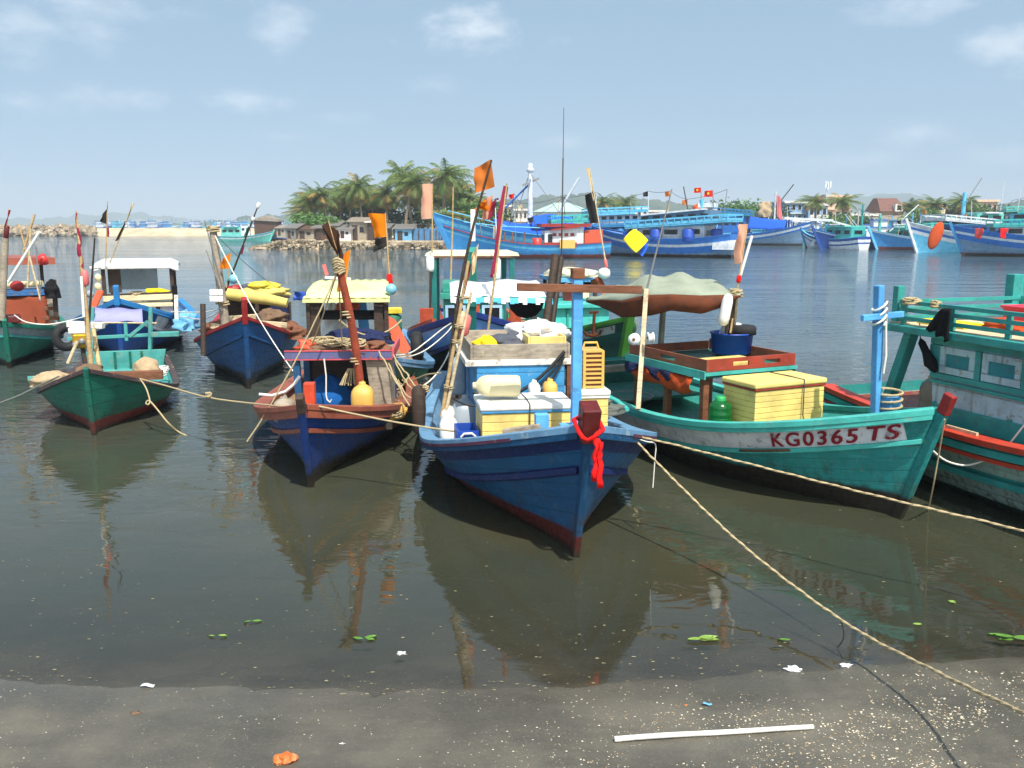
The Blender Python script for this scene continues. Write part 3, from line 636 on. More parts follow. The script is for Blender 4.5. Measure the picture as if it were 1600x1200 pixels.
# red cloth on the stem
T = Thing('knotted_cloth', G, (.55, 0, .85), 'bright red cloth knotted round the dark red stem of the blue boat', 'cloth')
sx, zt = .47, 1.33; m = MB(); ring = [(sx + .17 * math.cos(a), .12 * math.sin(a), zt - .07 * math.cos(a) + .03 * math.sin(3 * a)) for a in [2 * math.pi * i / 18 for i in range(19)]]; m.tube([Vector(p) for p in ring], [.014 + .008 * abs(math.sin(i * 1.1)) for i in range(19)], 7); m.sphere((sx + .17, .035, zt - .11), .034, 10, jit=.35); T.part(m, 'knot', 'cloth_red')
for k, (dx, dy, L_, w_) in enumerate(((.0, .02, .34, .036), (.01, .055, .4, .03), (-.01, .045, .24, .03))):
    rows = [[Vector((sx + .2 + dx + .012 * math.sin(i * 1.3 + k), dy + (j - 1) * w_ * (.5 + .5 * i / 8) + .01 * math.sin(i * 1.7 + k), zt - .1 - L_ * i / 8)) + Vector((.02 * math.sin(j * 2.4 + k), 0, 0)) for j in range(3)] for i in range(9)]; T.part(MB().grid(rows), 'tail', 'cloth_red', solid=.006)
# tall bamboo with rust flag
pb, pt_ = wp(G, 697, 652, 9.9), wp(G, 768, 250, 9.9); dv = pt_ - pb
T = Thing('flag_pole', G, pb, 'tallest leaning bamboo bundle with rust orange flag and tattered rags, on the nearest blue boat', 'flag pole')
T.part(MB().tube([pb.lerp(pt_, i / 8) + Vector((0, -.1 * math.sin(math.pi * i / 8), 0)) for i in range(9)], [.028 - .0022 * i for i in range(9)], 8), 'pole', 'darkwood')
T.part(MB().tube([pb + Vector((.02, -.05, .02)), pb.lerp(pt_, .62) + Vector((.04, -.06, 0))], [.025, .016], 8), 'pole', 'bamboo'); T.part(MB().tube([pb + Vector((.05, -.02, 0)), pb.lerp(pt_, .5) + Vector((.05, .03, 0))], [.022, .015], 8), 'pole', 'palewood')
T.part(MB().lathe(pb + Vector((0, 0, -.07)), [(.06, 0), (.085, .02), (.085, .14), (.05, .2)], 12, axis=dv), 'foot_cup', 'white_plastic')
W9 = lambda x, y: wp(G, x, y, 9.9)
T.part(flag_grid(MB(), W9(767, 249), W9(773, 292), W9(741, 262), W9(740, 303), .05, seed=4, tear=.08), 'flag', 'flag_rust')
for k, (a, b_, c_, d_, mt) in enumerate((((770, 305), (765, 330), (742, 322), (748, 326), 'flag_orange'), ((766, 318), (762, 345), (778, 308), (772, 335), 'flag_pink'), ((768, 306), (762, 342), (753, 312), (752, 345), 'flag_peach'), ((748, 380), (742, 425), (735, 400), (738, 430), 'flag_cream'), ((737, 410), (727, 458), (731, 420), (722, 470), 'cloth_red2'), ((741, 392), (733, 440), (738, 402), (731, 452), 'buoy_pink'))):
    if mt == 'cloth_red2': cloth(mt, (175, 62, 66), .4)
    T.part(flag_grid(MB(), W9(*a), W9(*b_), W9(*c_), W9(*d_), .05, seed=k, tear=.4), 'rag', mt)
for k, (x, y, L_) in enumerate(((727, 508, .24), (721, 500, .2))): T.part(MB().lathe(W9(x, y), [(.03, -L_ / 2), (.055, -L_ / 2 + .03), (.055, L_ / 2 - .03), (.03, L_ / 2)], 12, axis=dv), 'float', ['buoy_pink', 'palewood'][k])
for k, f in enumerate((.12, .3, .36, .47)): T.part(coil(MB(), pb.lerp(pt_, f) + Vector((.03, -.03, 0)), .045, .008, 3, k, 1), 'lashing', 'rope')
# pink streamer and thin pole behind it
flag_pole(G, wp(G, 757, 560, 12.2), wp(G, 792, 287, 12.2), .02, [(.98, .5, (-.02, 0, .02), (-.07, -.05, -.08), 'flag_pink', .03)], 'thin leaning pole wrapped in a pink streamer behind the rust flag')

# ================================================================== green and white boat KG0365 TS
paint('i_teal', (46, 160, 156), .36, (110, 150, 140), .14, 0, (.26, (48, 40, 34), .07), .4); paint('i_grey', (228, 230, 232), .38, (150, 150, 150), .22); paint('i_trim', (74, 184, 172), .3, (150, 160, 150), .15); paint('i_dark', (28, 112, 98), .35, (100, 110, 100), .15); paint('i_red', (140, 30, 30), .4, (110, 70, 60)); paint('i_deck', (38, 120, 104), .4, (110, 105, 90), .2)
paint('letter_red', (146, 20, 38), .13, (205, 208, 214), .05)
I = Boat('fishing_boat', (1398, 807), -64.93, [6.137, 2.229, 1.22, .597, .369, 2.242, .37, .626, .851], 'green boat with a white band lettered in dark red, and a grey green tarp canopy', group='wooden boats moored near the beach')
I.hull([(0, 0), (.08, 1), (.3, 2), (.36, 0)], ['i_teal', 'i_grey', 'i_trim'], 'i_deck', 'i_deck', .3, ns=64, cap_mat='i_trim', cap_w=.09, rails=[(.045, .045, .08, 'i_trim'), (.33, .035, .05, 'i_trim')], inner_mat=2)
# plain bow panel ahead of the white band
m = MB()
for side in (1, -1):
    rows = [[I.surf(t, dz, side, off=.007) for t in (0, .008, .015, .02 + .05 * (.33 - dz))] for dz in (.06, .12, .18, .25, .31)]; m.grid(rows if side < 0 else [r[::-1] for r in rows])
I.part(m, 'bow_panel', 'i_teal')
I.stem('i_teal', .07, .1, .17, 'i_red', .2)
text_on(I, 'KG0365', .137, .205, .236, -1, 'letter_red', gap=1.22, font_w=.8); text_on(I, 'TS', .05, .2, .236, -1, 'letter_red', gap=1.12, font_w=.85)
text_on(I, 'KG0365', .137, .205, .236, 1, 'letter_red', gap=1.22, font_w=.8); text_on(I, 'TS', .235, .2, .236, 1, 'letter_red', gap=1.12, font_w=.85)
m = MB(); m.grid([[I.surf(.165 + .09 * i / 6, dz, -1, off=.042) for i in range(7)] for dz in (.31, .35)]); wood('bare_brown', (104, 74, 46)); I.part(m, 'bare_patch', 'bare_brown', solid=.006)
# blue post with crossbar
I.part(MB().bar((-.7, .4, .6), (-.7, .3, 2.36), .085), 'mooring_post', 'g_post', bevel=.01); I.part(MB().bar((-.64, .02, 2.02), (-.64, .62, 2.04), .05, .065), 'crossbar', 'g_post', bevel=.006)
I.part(MB().box((-.62, .52, .98), (.14, .16, .3)), 'samson_post', 'g_post', bevel=.008); m = MB(); m.tube([(-.62 + .11 * math.cos(a), .52 + .12 * math.sin(a), .94 + .012 * a) for a in [i * .5 for i in range(48)]], .014, 6); I.part(m, 'rope_wrap', 'rope'); m = MB(); m.tube([(-.68 + .075 * math.cos(a), .31 + .075 * math.sin(a), 1.93 + .012 * a + .05 * math.sin(a)) for a in [i * .5 for i in range(40)]] + [(-.62, .36, 1.9), (-.6, .37, 1.6), (-.61, .36, 1.4)], .013, 6); I.part(m, 'rope_tie', 'rope_white')
# shelter with board tray
X0, X1, Y0, Y1 = -4.1, -2.35, -.72, .72
post_set(I, 'shelter_post', [((-2.45, -.64, .4), (-2.45, -.64, 1.15)), ((-2.45, .3, .35), (-2.45, .3, 1.15)), ((-4.0, -.6, .4), (-4.0, -.6, 1.15)), ((-4.0, .62, .35), (-4.0, .62, 1.15)), ((-3.2, -.66, .4), (-3.2, -.66, 1.1))], .085, 'brownwood')
rf = I.part(MB().box(((X0 + X1) / 2, 0, 1.185), (X1 - X0, Y1 - Y0, .075)), 'shelter_roof', 'i_dark', bevel=.006)
m = MB(); m.box(((X0 + X1) / 2, Y0 - .012, 1.19), (X1 - X0 + .05, .02, .1)); m.box((X1 + .012, 0, 1.2), (.02, Y1 - Y0 + .02, .04)); I.part(m, 'fascia', 'i_trim', rf)
paint('board_brown', (150, 84, 58), .4, (96, 60, 44), .2); paint('board_red', (158, 62, 46), .35, (110, 70, 60), .1)
def slot_board(p, q, h, slots):
    m = MB(); p, q = Vector(p), Vector(q); cuts = [0] + [c for s_ in slots for c in s_] + [1]; th = .028
    for i in range(0, len(cuts), 2): m.bar(p.lerp(q, cuts[i]) + Vector((0, 0, h / 2)), p.lerp(q, cuts[i + 1]) + Vector((0, 0, h / 2)), th, h)
    for a, b_ in slots:
        for zz in (.16, .84): m.bar(p.lerp(q, a) + Vector((0, 0, h * zz)), p.lerp(q, b_) + Vector((0, 0, h * zz)), th, h * .32)
    return m
I.part(slot_board((X0, Y0 + .04, 1.226), (X1, Y0 + .04, 1.226), .15, [(.42, .62)]), 'side_board', 'board_brown', rf); I.part(slot_board((X1 - .03, Y0 + .06, 1.226), (X1 - .03, Y1, 1.226), .15, [(.28, .46), (.64, .82)]), 'front_board', 'board_red', rf)
I.part(slot_board((X0, Y1 - .03, 1.226), (X1 - .05, Y1 - .03, 1.226), .15, []), 'side_board', 'board_brown', rf); I.part(slot_board((X0, Y0 + .07, 1.226), (X0, Y1 - .06, 1.226), .12, []), 'rear_board', 'board_brown', rf)
solo(MB().box((-2.75, -.12, 1.265), (.5, .9, .06)), 'plank', 'box_yellow', I, (-2.75, -.12, 1.23), 'yellow board lying in the brown tray below the blue tub', 'board', bevel=.005)
m = MB(); rows = []
for i in range(15):
    u = i / 14; x = lerp(-2.6, -3.98, u); rows.append([Vector((x + .03 * math.sin(5 * v + i), Y0 + .02 - .05 * math.sin(v * 3) - .03 * math.sin(i * 1.9 + v * 4), 1.13 - v * (.2 + .03 * math.sin(u * 9) + .05 * math.sin(u * 3.1) - .04 * u))) for v in [k / 6 for k in range(7)]])
solo(m.grid(rows), 'hanging_tarp', 'tarp_orange', I, (-3.3, Y0, .85), 'orange tarp slung under the teal shelter roof', 'tarp', solid=.012)
m = MB(); rows = [[Vector((lerp(-3.0, -4.05, i / 10), Y0 - .045 - .03 * math.sin(i * 1.3 + k), 1.14 - k * .05 * (.6 + .5 * math.sin(i * .8)))) for k in range(4)] for i in range(11)]; solo(m.grid(rows), 'hanging_cloth', 'cloth_navy', I, (-3.5, Y0 - .04, 1.0), 'navy cloth strip draped over the orange tarp', 'cloth', solid=.01)
cooler(I, (-1.86, -.06, .38), (.58, 1.04, .82), 'box_yellow', 'box_yellow', 'board_red', 'large yellow fish box with a red band under its lid, by the green bottle', lines=11, cord=.17)
# green bottle
T = Thing('water_bottle', I, (-2.0, -.74, .55), 'big green ribbed water bottle beside the red banded yellow fish box', 'bottle')
pr = [(.1, 0), (.135, .015)]
for i in range(4): pr += [(.14, .03 + .06 * i), (.14, .07 + .06 * i), (.128, .08 + .06 * i)]
pr += [(.14, .3), (.125, .35), (.07, .39), (.05, .4)]; T.part(MB().lathe((-2.0, -.74, .55), pr, 24), 'body', 'green_bottle'); plastic('green_cap', (40, 160, 90), .4); T.part(MB().lathe((-2.0, -.74, .945), [(.062, 0), (.062, .04), (.05, .05)], 16), 'cap', 'green_cap')
# blue tub with line spools
T = Thing('tub', I, (-3.4, .52, 1.26), 'blue round tub on the brown tray holding line spools', 'tub'); T.part(MB().lathe((-3.4, .52, 1.26), [(.24, 0), (.265, .02), (.285, .27), (.3, .27), (.3, .29), (.27, .29), (.25, .1), (.05, .08)], 28), 'body', 'blue_plastic')
def spool(b, c, r, w, ax, label, group):
    T = Thing('line_spool', b, Vector(c) - Vector((0, 0, r)), label, 'spool', group); m = MB()
    T.part(MB().lathe(Vector(c) - Vector(ax) * w / 2, [(r * .35, 0), (r, 0), (r, w * .12), (r * .72, w * .14), (r * .72, w * .86), (r, w * .88), (r, w), (r * .35, w)], 20, axis=ax), 'reel', 'white_plastic'); T.part(MB().lathe(Vector(c) - Vector(ax) * (w / 2 + .006), [(r * .26, 0), (r * .26, w + .012)], 12, axis=ax), 'hub', 'brownwood')
for k in range(2): spool(I, (-3.42 + .0 * k, .46 + .16 * k, 1.57), .1, .1, (.73, -.67, 0), ['left white spool standing in the blue tub', 'right white spool standing in the blue tub'][k], 'white line spools')
solo(MB().lathe((-3.3, .6, 1.52), [(.1, 0), (.2, .01), (.2, .1), (.17, .13), (.08, .13)], 18), 'rubber_ring', 'black_rubber', I, (-3.3, .6, 1.52), 'black rubber ring in front of the spools in the blue tub', 'ring')
for k in range(2): c = wp(I, [991, 1016][k], [530, 528][k], 11.5); spool(I, c, .075, .075, [(.73, -.67, 0), (.3, .95, 0)][k], ['left white spool lashed to the pale canopy post', 'right white spool lashed to the pale canopy post'][k], 'white line spools')
# canopy
cloth('canopy_green', (146, 154, 136), .35); cloth('canopy_brown', (104, 58, 38), .8, 2.5)
fr_ = [wp(I, x, y, Y) for x, y, Y in ((916, 470, 13.6), (940, 468, 13.1), (970, 470, 12.5), (1010, 461, 12.0), (1050, 460, 11.75), (1095, 462, 11.6), (1130, 461, 11.6), (1157, 462, 11.7))]
bk = [wp(I, x, y, Y) for x, y, Y in ((917, 469, 13.7), (955, 456, 14.2), (985, 446, 14.2), (1020, 438, 14.0), (1060, 434, 13.8), (1095, 438, 13.6), (1125, 448, 13.3), (1157, 461, 11.9))]
rows = []
for j in range(9):
    v = j / 8; rows.append([])
    for i in range(29):
        u = i / 28 * 7; k = min(6, int(u)); f = u - k; p = fr_[k].lerp(fr_[k + 1], f).lerp(bk[k].lerp(bk[k + 1], f), v)
        p.z += .15 * math.sin(math.pi * v) * math.sin(math.pi * i / 28) + .04 * math.sin(i * 1.1 + 3 * v) * math.sin(math.pi * v); rows[-1].append(p)
can = I.part(MB().grid(rows), 'canopy', 'canopy_green', solid=.012)
low = [wp(I, x, y, Y) for x, y, Y in ((916, 472, 13.6), (940, 480, 13.1), (972, 496, 12.5), (1010, 494, 12.0), (1050, 485, 11.75), (1095, 490, 11.6), (1130, 480, 11.6), (1157, 463, 11.7))]
rows = []
for j in range(7):
    v = j / 6; rows.append([])
    for i in range(29):
        u = i / 28 * 7; k = min(6, int(u)); f = u - k; f2 = f * f * (3 - 2 * f); p = fr_[k].lerp(fr_[k + 1], f).lerp(low[k].lerp(low[k + 1], f2), v); p.x += .09 * math.sin(math.pi * v) * math.sin(math.pi * i / 28) + .02 * math.sin(i * 1.7 + v * 4) * v; rows[-1].append(p)
I.part(MB().grid(rows), 'canopy_skirt', 'canopy_brown', can, solid=.012)
lb = [wp(I, x, y, Y) for x, y, Y in ((918, 471, 13.7), (955, 474, 14.2), (985, 474, 14.2), (1020, 470, 14.0), (1060, 466, 13.8), (1095, 468, 13.6), (1125, 466, 13.3), (1157, 462, 11.9))]
I.part(MB().grid([[low[0].lerp(low[0], 0)] + low[1:], [a.lerp(b_, .5) for a, b_ in zip(low, lb)], lb]), 'canopy_underside', 'canopy_brown', can)
post_set(I, 'canopy_post', [(wp(I, 997, 640, 11.3), wp(I, 1010, 452, 12.0))], .06, 'palewood'); post_set(I, 'canopy_post', [(wp(I, 1030, 575, 13.6), wp(I, 1037, 470, 13.7)), (wp(I, 1128, 560, 12.4), wp(I, 1150, 455, 12.0)), (wp(I, 1140, 560, 12.5), wp(I, 1151, 452, 12.1))], .07, 'greywood'); post_set(I, 'canopy_post', [(wp(I, 1139, 556, 12.2), wp(I, 1147, 456, 11.9))], .06, 'darkwood')
solo(coil(MB(), wp(I, 1150, 464, 11.9), .07, .014, 5, 3, 1), 'rope_lashing', 'rope', I, wp(I, 1150, 464, 11.9), 'rope lashing round the post heads at the right canopy tip', 'rope')
c = wp(I, 1130, 484, 11.5); solo(MB().lathe(c - Vector((0, 0, .2)), [(.03, 0), (.065, .03), (.072, .1), (.07, .32), (.05, .39), (.02, .41)], 14, axis=(.1, .12, 1)), 'hanging_float', 'white_plastic', I, c - Vector((0, 0, .2)), 'long white float hanging at the right end of the canopy', 'float')
# peach flag on a white pipe, thin rods
flag_pole(I, wp(I, 1141, 520, 12.0), wp(I, 1168, 350, 12.0), .016, [(1, .72, (.02, -.24, .0), (.02, -.1, -.14), 'flag_peach', .05)], 'leaning rod with a peach flag above the canopy tip', extra=[(.5, .03, .1, 'cloth_red')])
solo(MB().tube([wp(I, 1157, 430, 12.1), wp(I, 1175, 368, 12.1)], .02, 8), 'pipe', 'white_plastic', I, wp(I, 1157, 430, 12.1), 'short white pipe leaning beside the peach flag', 'pipe')
solo(MB().tube([wp(I, 1010, 455, 12.0), wp(I, 1050, 295, 12.0)], [.016, .008], 6), 'fishing_rod', 'steel', I, wp(I, 1010, 455, 12.0), 'long thin grey rod rising from the pale canopy post', 'rod')
solo(heap(MB(), (-3.1, -.72, .42), .3, .14, .12, seed=21, amp=.9), 'scrap_heap', 'greywood', I, (-3.1, -.72, .42), 'splintered wood scraps on the gunwale under the orange tarp', 'wood')
solo(MB().lathe((-4.6, -.35, .35), [(.1, 0), (.16, .02), (.34, .18), (.36, .18), (.33, .14), (.1, .03)], 20), 'basin', 'steel', I, (-4.6, -.35, .35), 'shallow grey metal basin left of the pale canopy post', 'basin')
m = MB(); m.box((-5.75, 0, .62), (.06, 1.3, .5)); I.part(m, 'stern_board', 'i_dark', bevel=.006); I.part(MB().box((-5.0, 0, .5), (1.3, 1.5, .04)), 'stern_deck', 'i_deck'); I.part(MB().box((-5.3, -.1, .82), (.12, 1.6, .1)), 'thwart', 'greywood', bevel=.006)
c = wp(I, 938, 632, 10.6); solo(heap(MB(), c - Vector((0, 0, .12)), .2, .2, .2, seed=6, amp=1.2), 'rope_heap', 'rope_grey', I, c - Vector((0, 0, .1)), 'grey rope heap behind the red knotted cloth', 'rope')
I.part(MB().tube([wp(I, 945, 620, 11.2), wp(I, 962, 626, 11.0), wp(I, 975, 636, 10.8), wp(I, 980, 640, 10.7)], .03, 8), 'hand_rail', 'i_trim')
# ================================================================== teal cabin boat at the right edge
paint('j_teal', (48, 150, 144), .34, (80, 110, 100), .2, 0, None, .45); paint('j_pale', (172, 200, 206), .45, (140, 130, 110), .5, .24); paint('j_red', (196, 62, 38), .35, (130, 80, 60), .15); paint('j_hull', (160, 190, 180), .5, (120, 120, 96), .7, .2, (.1, (20, 70, 62), .04)); paint('j_panel', (30, 132, 140), .25); paint('j_redfloor', (132, 50, 38), .4)
J = Boat('fishing_boat', None, -72, [5.7, 2.5, 1.25, .8, .35, 2.3, .42, .86, .9], 'teal boat cut by the right edge, with red gunwales and a railed cabin roof', group='wooden boats moored near the beach', origin=Vector((6.9, 6.6, 0)))
J.hull([(0, 0), (.14, 1), (.36, 2), (.44, 1)], ['j_teal', 'j_hull', 'j_teal', 'j_red'], None, 'j_redfloor', .16, cap_mat='j_red', cap_w=.16, rails=[(.1, .05, .08, 'j_teal'), (.44, .07, .07, 'j_teal')], inner_mat=3)
J.stem('j_teal', .1, .14, .3)
J.strip('red_ledge', 'j_red', .17, (-.02, .06, -.03, .015), t0=.1)
# low stern platform
m = MB(); m.hexa([(-5.2, -1.16, .22), (-5.2, 1.0, .22), (-6.0, 1.0, .5), (-6.0, -1.0, .5), (-5.2, -1.18, .6), (-5.2, 1.0, .6), (-6.05, 1.0, .64), (-6.05, -1.02, .64)]); J.part(m, 'stern_platform', 'j_teal', bevel=.02)
ys = -.82
m = MB(); m.hexa([(-1.6, ys, .75), (-1.6, .8, .75), (-4.02, .8, .75), (-4.02, ys, .75), (-1.6, ys, 1.74), (-1.6, .8, 1.74), (-4.12, .8, 1.74), (-4.12, ys, 1.74)]); cab = J.part(m, 'cabin', 'j_pale')
m = MB(); m.box((-2.85, ys - .014, .88), (2.36, .03, .2)); m.box((-2.85, ys - .02, 1.31), (2.44, .05, .06)); m.box((-2.85, ys - .02, 1.24), (2.44, .04, .04)); m.box((-2.86, ys - .014, 1.7), (2.5, .03, .07))
for x in (-4.03, -3.42, -2.8, -2.18, -1.66): m.box((x, ys - .016, 1.5), (.09 if x > -4 else .16, .034, .32))
for x in (-4.0, -2.95, -1.9): m.box((x, ys - .016, .89), (.05, .034, .22))
J.part(m, 'trim', 'j_teal', cab, bevel=.004)
for x in (-3.7, -3.1, -2.49, -1.92): window(J, None, (x, ys - .002, 1.5), .5, .3, '-y', 'j_pale', 'j_panel', cab, .075)
m = MB(); m.box((-3.15, 0, 1.8), (3.35, 2.05, .085)); rf = J.part(m, 'roof', 'j_teal', bevel=.008); J.part(MB().box((-3.15, 0, 1.848), (3.2, 1.85, .016)), 'roof_boards', 'palewood', rf)
m = MB()
for sy in (-.93, .93):
    for z in (1.92, 2.02, 2.11): m.box((-3.05, sy, z), (3.0, .03, .045))
    for x in (-4.5, -3.75, -3.0, -2.3, -1.65): m.box((x, sy * .975, 1.97), (.06, .04, .28))
for z in (1.92, 2.02, 2.11): m.box((-4.56, 0, z), (.03, 1.8, .045))
J.part(m, 'roof_rail', 'j_teal', rf, bevel=.003)
m = MB(); m.box((-4.62, -.9, 2.08), (.09, .1, .42)); J.part(m, 'rail_post', 'j_teal', rf, bevel=.008); J.part(MB().box((-4.62, .86, 2.15), (.13, .16, .5)), 'rail_post', 'j_teal', rf, bevel=.008)
J.part(MB().bar((-4.72, -.86, .85), (-4.42, -.84, 1.77), .14, .11), 'roof_post', 'j_teal', bevel=.01); J.part(MB().bar((-4.72, .86, .85), (-4.42, .84, 1.77), .14, .11), 'roof_post', 'j_teal', bevel=.01)
T = jug(J, (-4.3, -.45, .72), .52, .24, 'cream_jug', 'dusty translucent drum on the red stern deck of the teal cabin boat', name='plastic_drum', sx=1, sy=1); plastic('dusty_drum', (150, 140, 122), .5, .5); T.root.children[0].data.materials[0] = MATS['dusty_drum']
T = Thing('crate', J, (-3.2, .2, 1.86), 'pink red plastic crate of nets on the railed teal roof', 'crate'); plastic('pink_crate', (226, 60, 84), .4, .2); T.part(tray(MB(), -3.75, -2.55, -.2, .72, 1.86, .24, .025), 'wall', 'pink_crate', bevel=.006); T.part(MB().box((-3.15, .26, 1.9), (1.14, .86, .03)), 'bottom', 'pink_crate')
T.part(tray(MB(), -3.78, -2.52, -.23, .75, 2.085, .03, .05), 'rim', 'pink_crate', bevel=.008)
solo(heap(MB(), (-2.75, .3, 1.93), .4, .36, .27, seed=31, amp=.7), 'net_pile', 'cloth_navy', J, (-2.75, .3, 1.93), 'dark blue nets spilling from the pink crate on the teal roof', 'net')
solo(heap(MB(), (-3.4, -.5, 1.86), .3, .14, .14, seed=33, amp=.8), 'cloth_bundle', 'tarp_orange', J, (-3.4, -.5, 1.86), 'orange cloth bundle behind the roof rail beside the pink crate', 'cloth'); solo(MB().box((-4.1, -.6, 1.88), (.7, .3, .06)), 'board', 'cloth_yellow', J, (-4.1, -.6, 1.86), 'yellow board lying at the left end of the railed teal roof', 'board')
for k, (pts, lab, wd_) in enumerate((([(1480, 486), (1468, 502), (1452, 517), (1470, 527), (1482, 531), (1483, 505)], 'black cloth hanging over the teal roof edge', 0), ([(1438, 532), (1446, 530), (1455, 560), (1463, 575), (1458, 580), (1446, 562)], 'black twisted cloth hanging by a string under the teal roof', 1))):
    c = [J.at(x, y, y=-1.05 if k == 0 else -.9) for x, y in pts]; m = MB(); m.prism(c, (0, -.05, 0)); cc = sum(c, Vector()) / len(c)
    if k == 0:
        a, b2 = J.at(1474, 482, y=-1.0), J.at(1484, 482, y=-1.0); rows = []
        for i in range(8):
            v = i / 7; l_, r_ = J.at(lerp(1472, 1450, v ** .8), lerp(482, 514, v), y=-1.05), J.at(lerp(1486, 1483, v), lerp(482, 535, v), y=-1.05)
            rows.append([l_.lerp(r_, j / 8) + Vector((0, -.035 * v * math.sin(j * 1.8 + v), -.02 * math.sin(j * 2.1) * v)) for j in range(9)])
        m = MB().grid(rows)
    else:
        P = [J.at(x, y, y=-.9) for x, y in ((1437, 505), (1438, 528), (1440, 535), (1447, 550), (1454, 567), (1462, 580))]; m = MB().tube(P, [.006, .006, .04, .045, .075, .03], 8)
    solo(m, 'hanging_cloth', 'cloth_black', J, cc, lab, 'cloth', solid=.015 if k == 0 else 0)
c = J.at(1424, 477, y=-.95); J.part(coil(MB(), c, .09, .014, 4, 8, 1), 'rope_tie', 'rope', rf); c = J.at(1462, 482, y=-.93); J.part(coil(MB(), c, .05, .014, 4, 9, 1), 'rope_tie', 'rope', rf)
solo(MB().box(J.at(1505, 672, y=-1.14) + Vector((0, -.02, .0)), (.42, .03, .035)), 'stick', 'palewood', J, J.at(1505, 672, y=-1.14), 'short pale stick lying along the red gunwale ledge', 'stick')

# ================================================================== blue boat with orange gunwale and red leaning mast
paint('e_blue', (18, 64, 138), .36, (60, 84, 110), .28, 0, (.2, (34, 28, 24), .16), .42); paint('e_orange', (150, 80, 58), .45, (130, 90, 70), .15); paint('e_post', (208, 74, 44), .3); paint('e_steel', (30, 80, 120), .4, (90, 90, 80), .2); paint('e_fascia', (92, 96, 136), .35, (170, 90, 90)); paint('pale_yellow', (232, 234, 160), .15, (200, 200, 150), .06); paint('pink_edge', (206, 84, 92), .3)
E_ = Boat('fishing_boat', (487, 758), -86.5, [5.746, 2.241, 1.03, .48, .425, 2.024, .51, .562, .674], 'blue boat with a worn orange gunwale and a tall red leaning mast', group='wooden boats moored near the beach')
E_.hull([(0, 0), (.12, 0), (.3, 0)], ['e_blue', 'e_orange'], None, 'deckwood', .16, cap_mat='e_orange', cap_w=.18, rails=[(.06, .04, .14, 'e_orange'), (.3, .04, .055, 'e_orange')], inner_mat=1)
E_.stem('e_blue', .075, .11, .14, 'darkwood', .2)
E_.part(MB().bar((-.3, -.03, .75), (-.3, -.03, 1.17), .13), 'samson_post', 'e_post', bevel=.012)
mb_, mt_ = wp(E_, 564, 615, 11.52), wp(E_, 528, 412, 11.2); mast = E_.part(MB().tube([mb_.lerp(mt_, i / 6) + Vector((0, .04 * math.sin(i * .52), 0)) for i in range(7)], [.056, .055, .053, .051, .05, .048, .046], 12), 'mast', 'redpole')
m = MB()
for f in (.99, .96, .93): m.tube([mb_.lerp(mt_, f) + Vector((.066 * math.cos(a), .066 * math.sin(a), .005 * a + .02 * math.sin(2 * a + f * 40))) for a in [i * .45 for i in range(30)]], .016, 6)
E_.part(m, 'rope_wrap', 'rope', mast)
for f in (.6, .24): E_.part(MB().tube([mb_.lerp(mt_, f) + Vector((.062 * math.cos(a), .062 * math.sin(a), .006 * a)) for a in [i * .45 for i in range(30)]], .012, 6), 'rope_wrap', 'rope', mast)
# low fore shelter
X1, X0, Y0, Y1 = -1.5, -2.75, -.5, .83
post_set(E_, 'shelter_post', [((-1.56, -.36, .3), (-1.56, -.4, 1.3)), ((-2.7, -.45, .3), (-2.7, -.45, 1.3)), ((-2.7, .78, .3), (-2.7, .78, 1.3))], .09, 'e_steel')
E_.part(MB().hexa([(-1.55, .62, .3), (-1.55, .84, .3), (-2.2, .84, .3), (-2.2, .62, .3), (-1.53, .5, 1.3), (-1.53, .84, 1.3), (-2.2, .84, 1.3), (-2.2, .62, 1.3)]), 'side_panel', 'greywood', bevel=.008)
rf = E_.part(MB().box((-2.12, .165, 1.31), (1.25, 1.33, .04)), 'shelter_roof', 'greywood'); E_.part(MB().box((-1.485, .165, 1.325), (.025, 1.4, .1)), 'fascia', 'e_fascia', rf, bevel=.004)
m = MB(); m.box((-1.48, .165, 1.382), (.03, 1.4, .014)); m.box((-1.48, .165, 1.268), (.03, 1.4, .014)); E_.part(m, 'fascia_edge', 'pink_edge', rf); E_.part(MB().box((-2.1, .875, 1.34), (1.25, .03, .12)), 'side_fascia', 'pink_edge', rf); E_.part(MB().box((-2.72, .16, .78), (.03, 1.2, .9)), 'back_wall', 'darkwood')
for k, (x, y, rx, ry, h, mt, nm, lab) in enumerate(((-2.0, .05, .34, .42, .1, 'net_brown', 'net_pile', 'brown net and rope spread on the shelter roof behind the red mast'), (-1.75, .62, .2, .16, .14, 'brownwood', 'rope_heap', 'brown coiled heap on the right of the shelter roof'), (-1.8, -.3, .12, .12, .16, 'orange_plastic', 'cloth_bundle', 'small orange bundle on the left of the shelter roof'), (-2.45, .5, .28, .22, .16, 'cloth_navy', 'cloth_bundle', 'dark blue cloth bundle at the back of the shelter roof'))):
    solo(heap(MB(), (x, y, 1.33), rx, ry, h, seed=40 + k, amp=.9), nm, mt, E_, (x, y, 1.33), lab, 'net' if 'net' in nm else 'bundle')
m = MB()
for k in range(6): coil(m, (-1.9 + .16 * math.sin(k * 2.1), .1 + .28 * math.cos(k * 1.7), 1.42), .16 + .02 * k, .012, 3, k + 50)
solo(m, 'rope_coil', 'rope', E_, (-1.9, .1, 1.4), 'loose tan rope coils lying on the brown shelter roof', 'rope')
solo(heap(MB(), (-2.0, -.05, .3), .3, .38, .68, seed=47, amp=.25), 'covered_engine', 'e_cover', E_, (-2.0, -.05, .3), 'blue cover over the engine hump in the dark shelter', 'cover') if cloth('e_cover', (22, 84, 150), .3) else 0
solo(heap(MB(), (-1.3, .02, .5), .12, .14, .14, seed=48, amp=.8), 'cloth_bundle', 'buoy_cyan', E_, (-1.3, .02, .5), 'small pale blue rag in front of the blue engine cover', 'cloth')
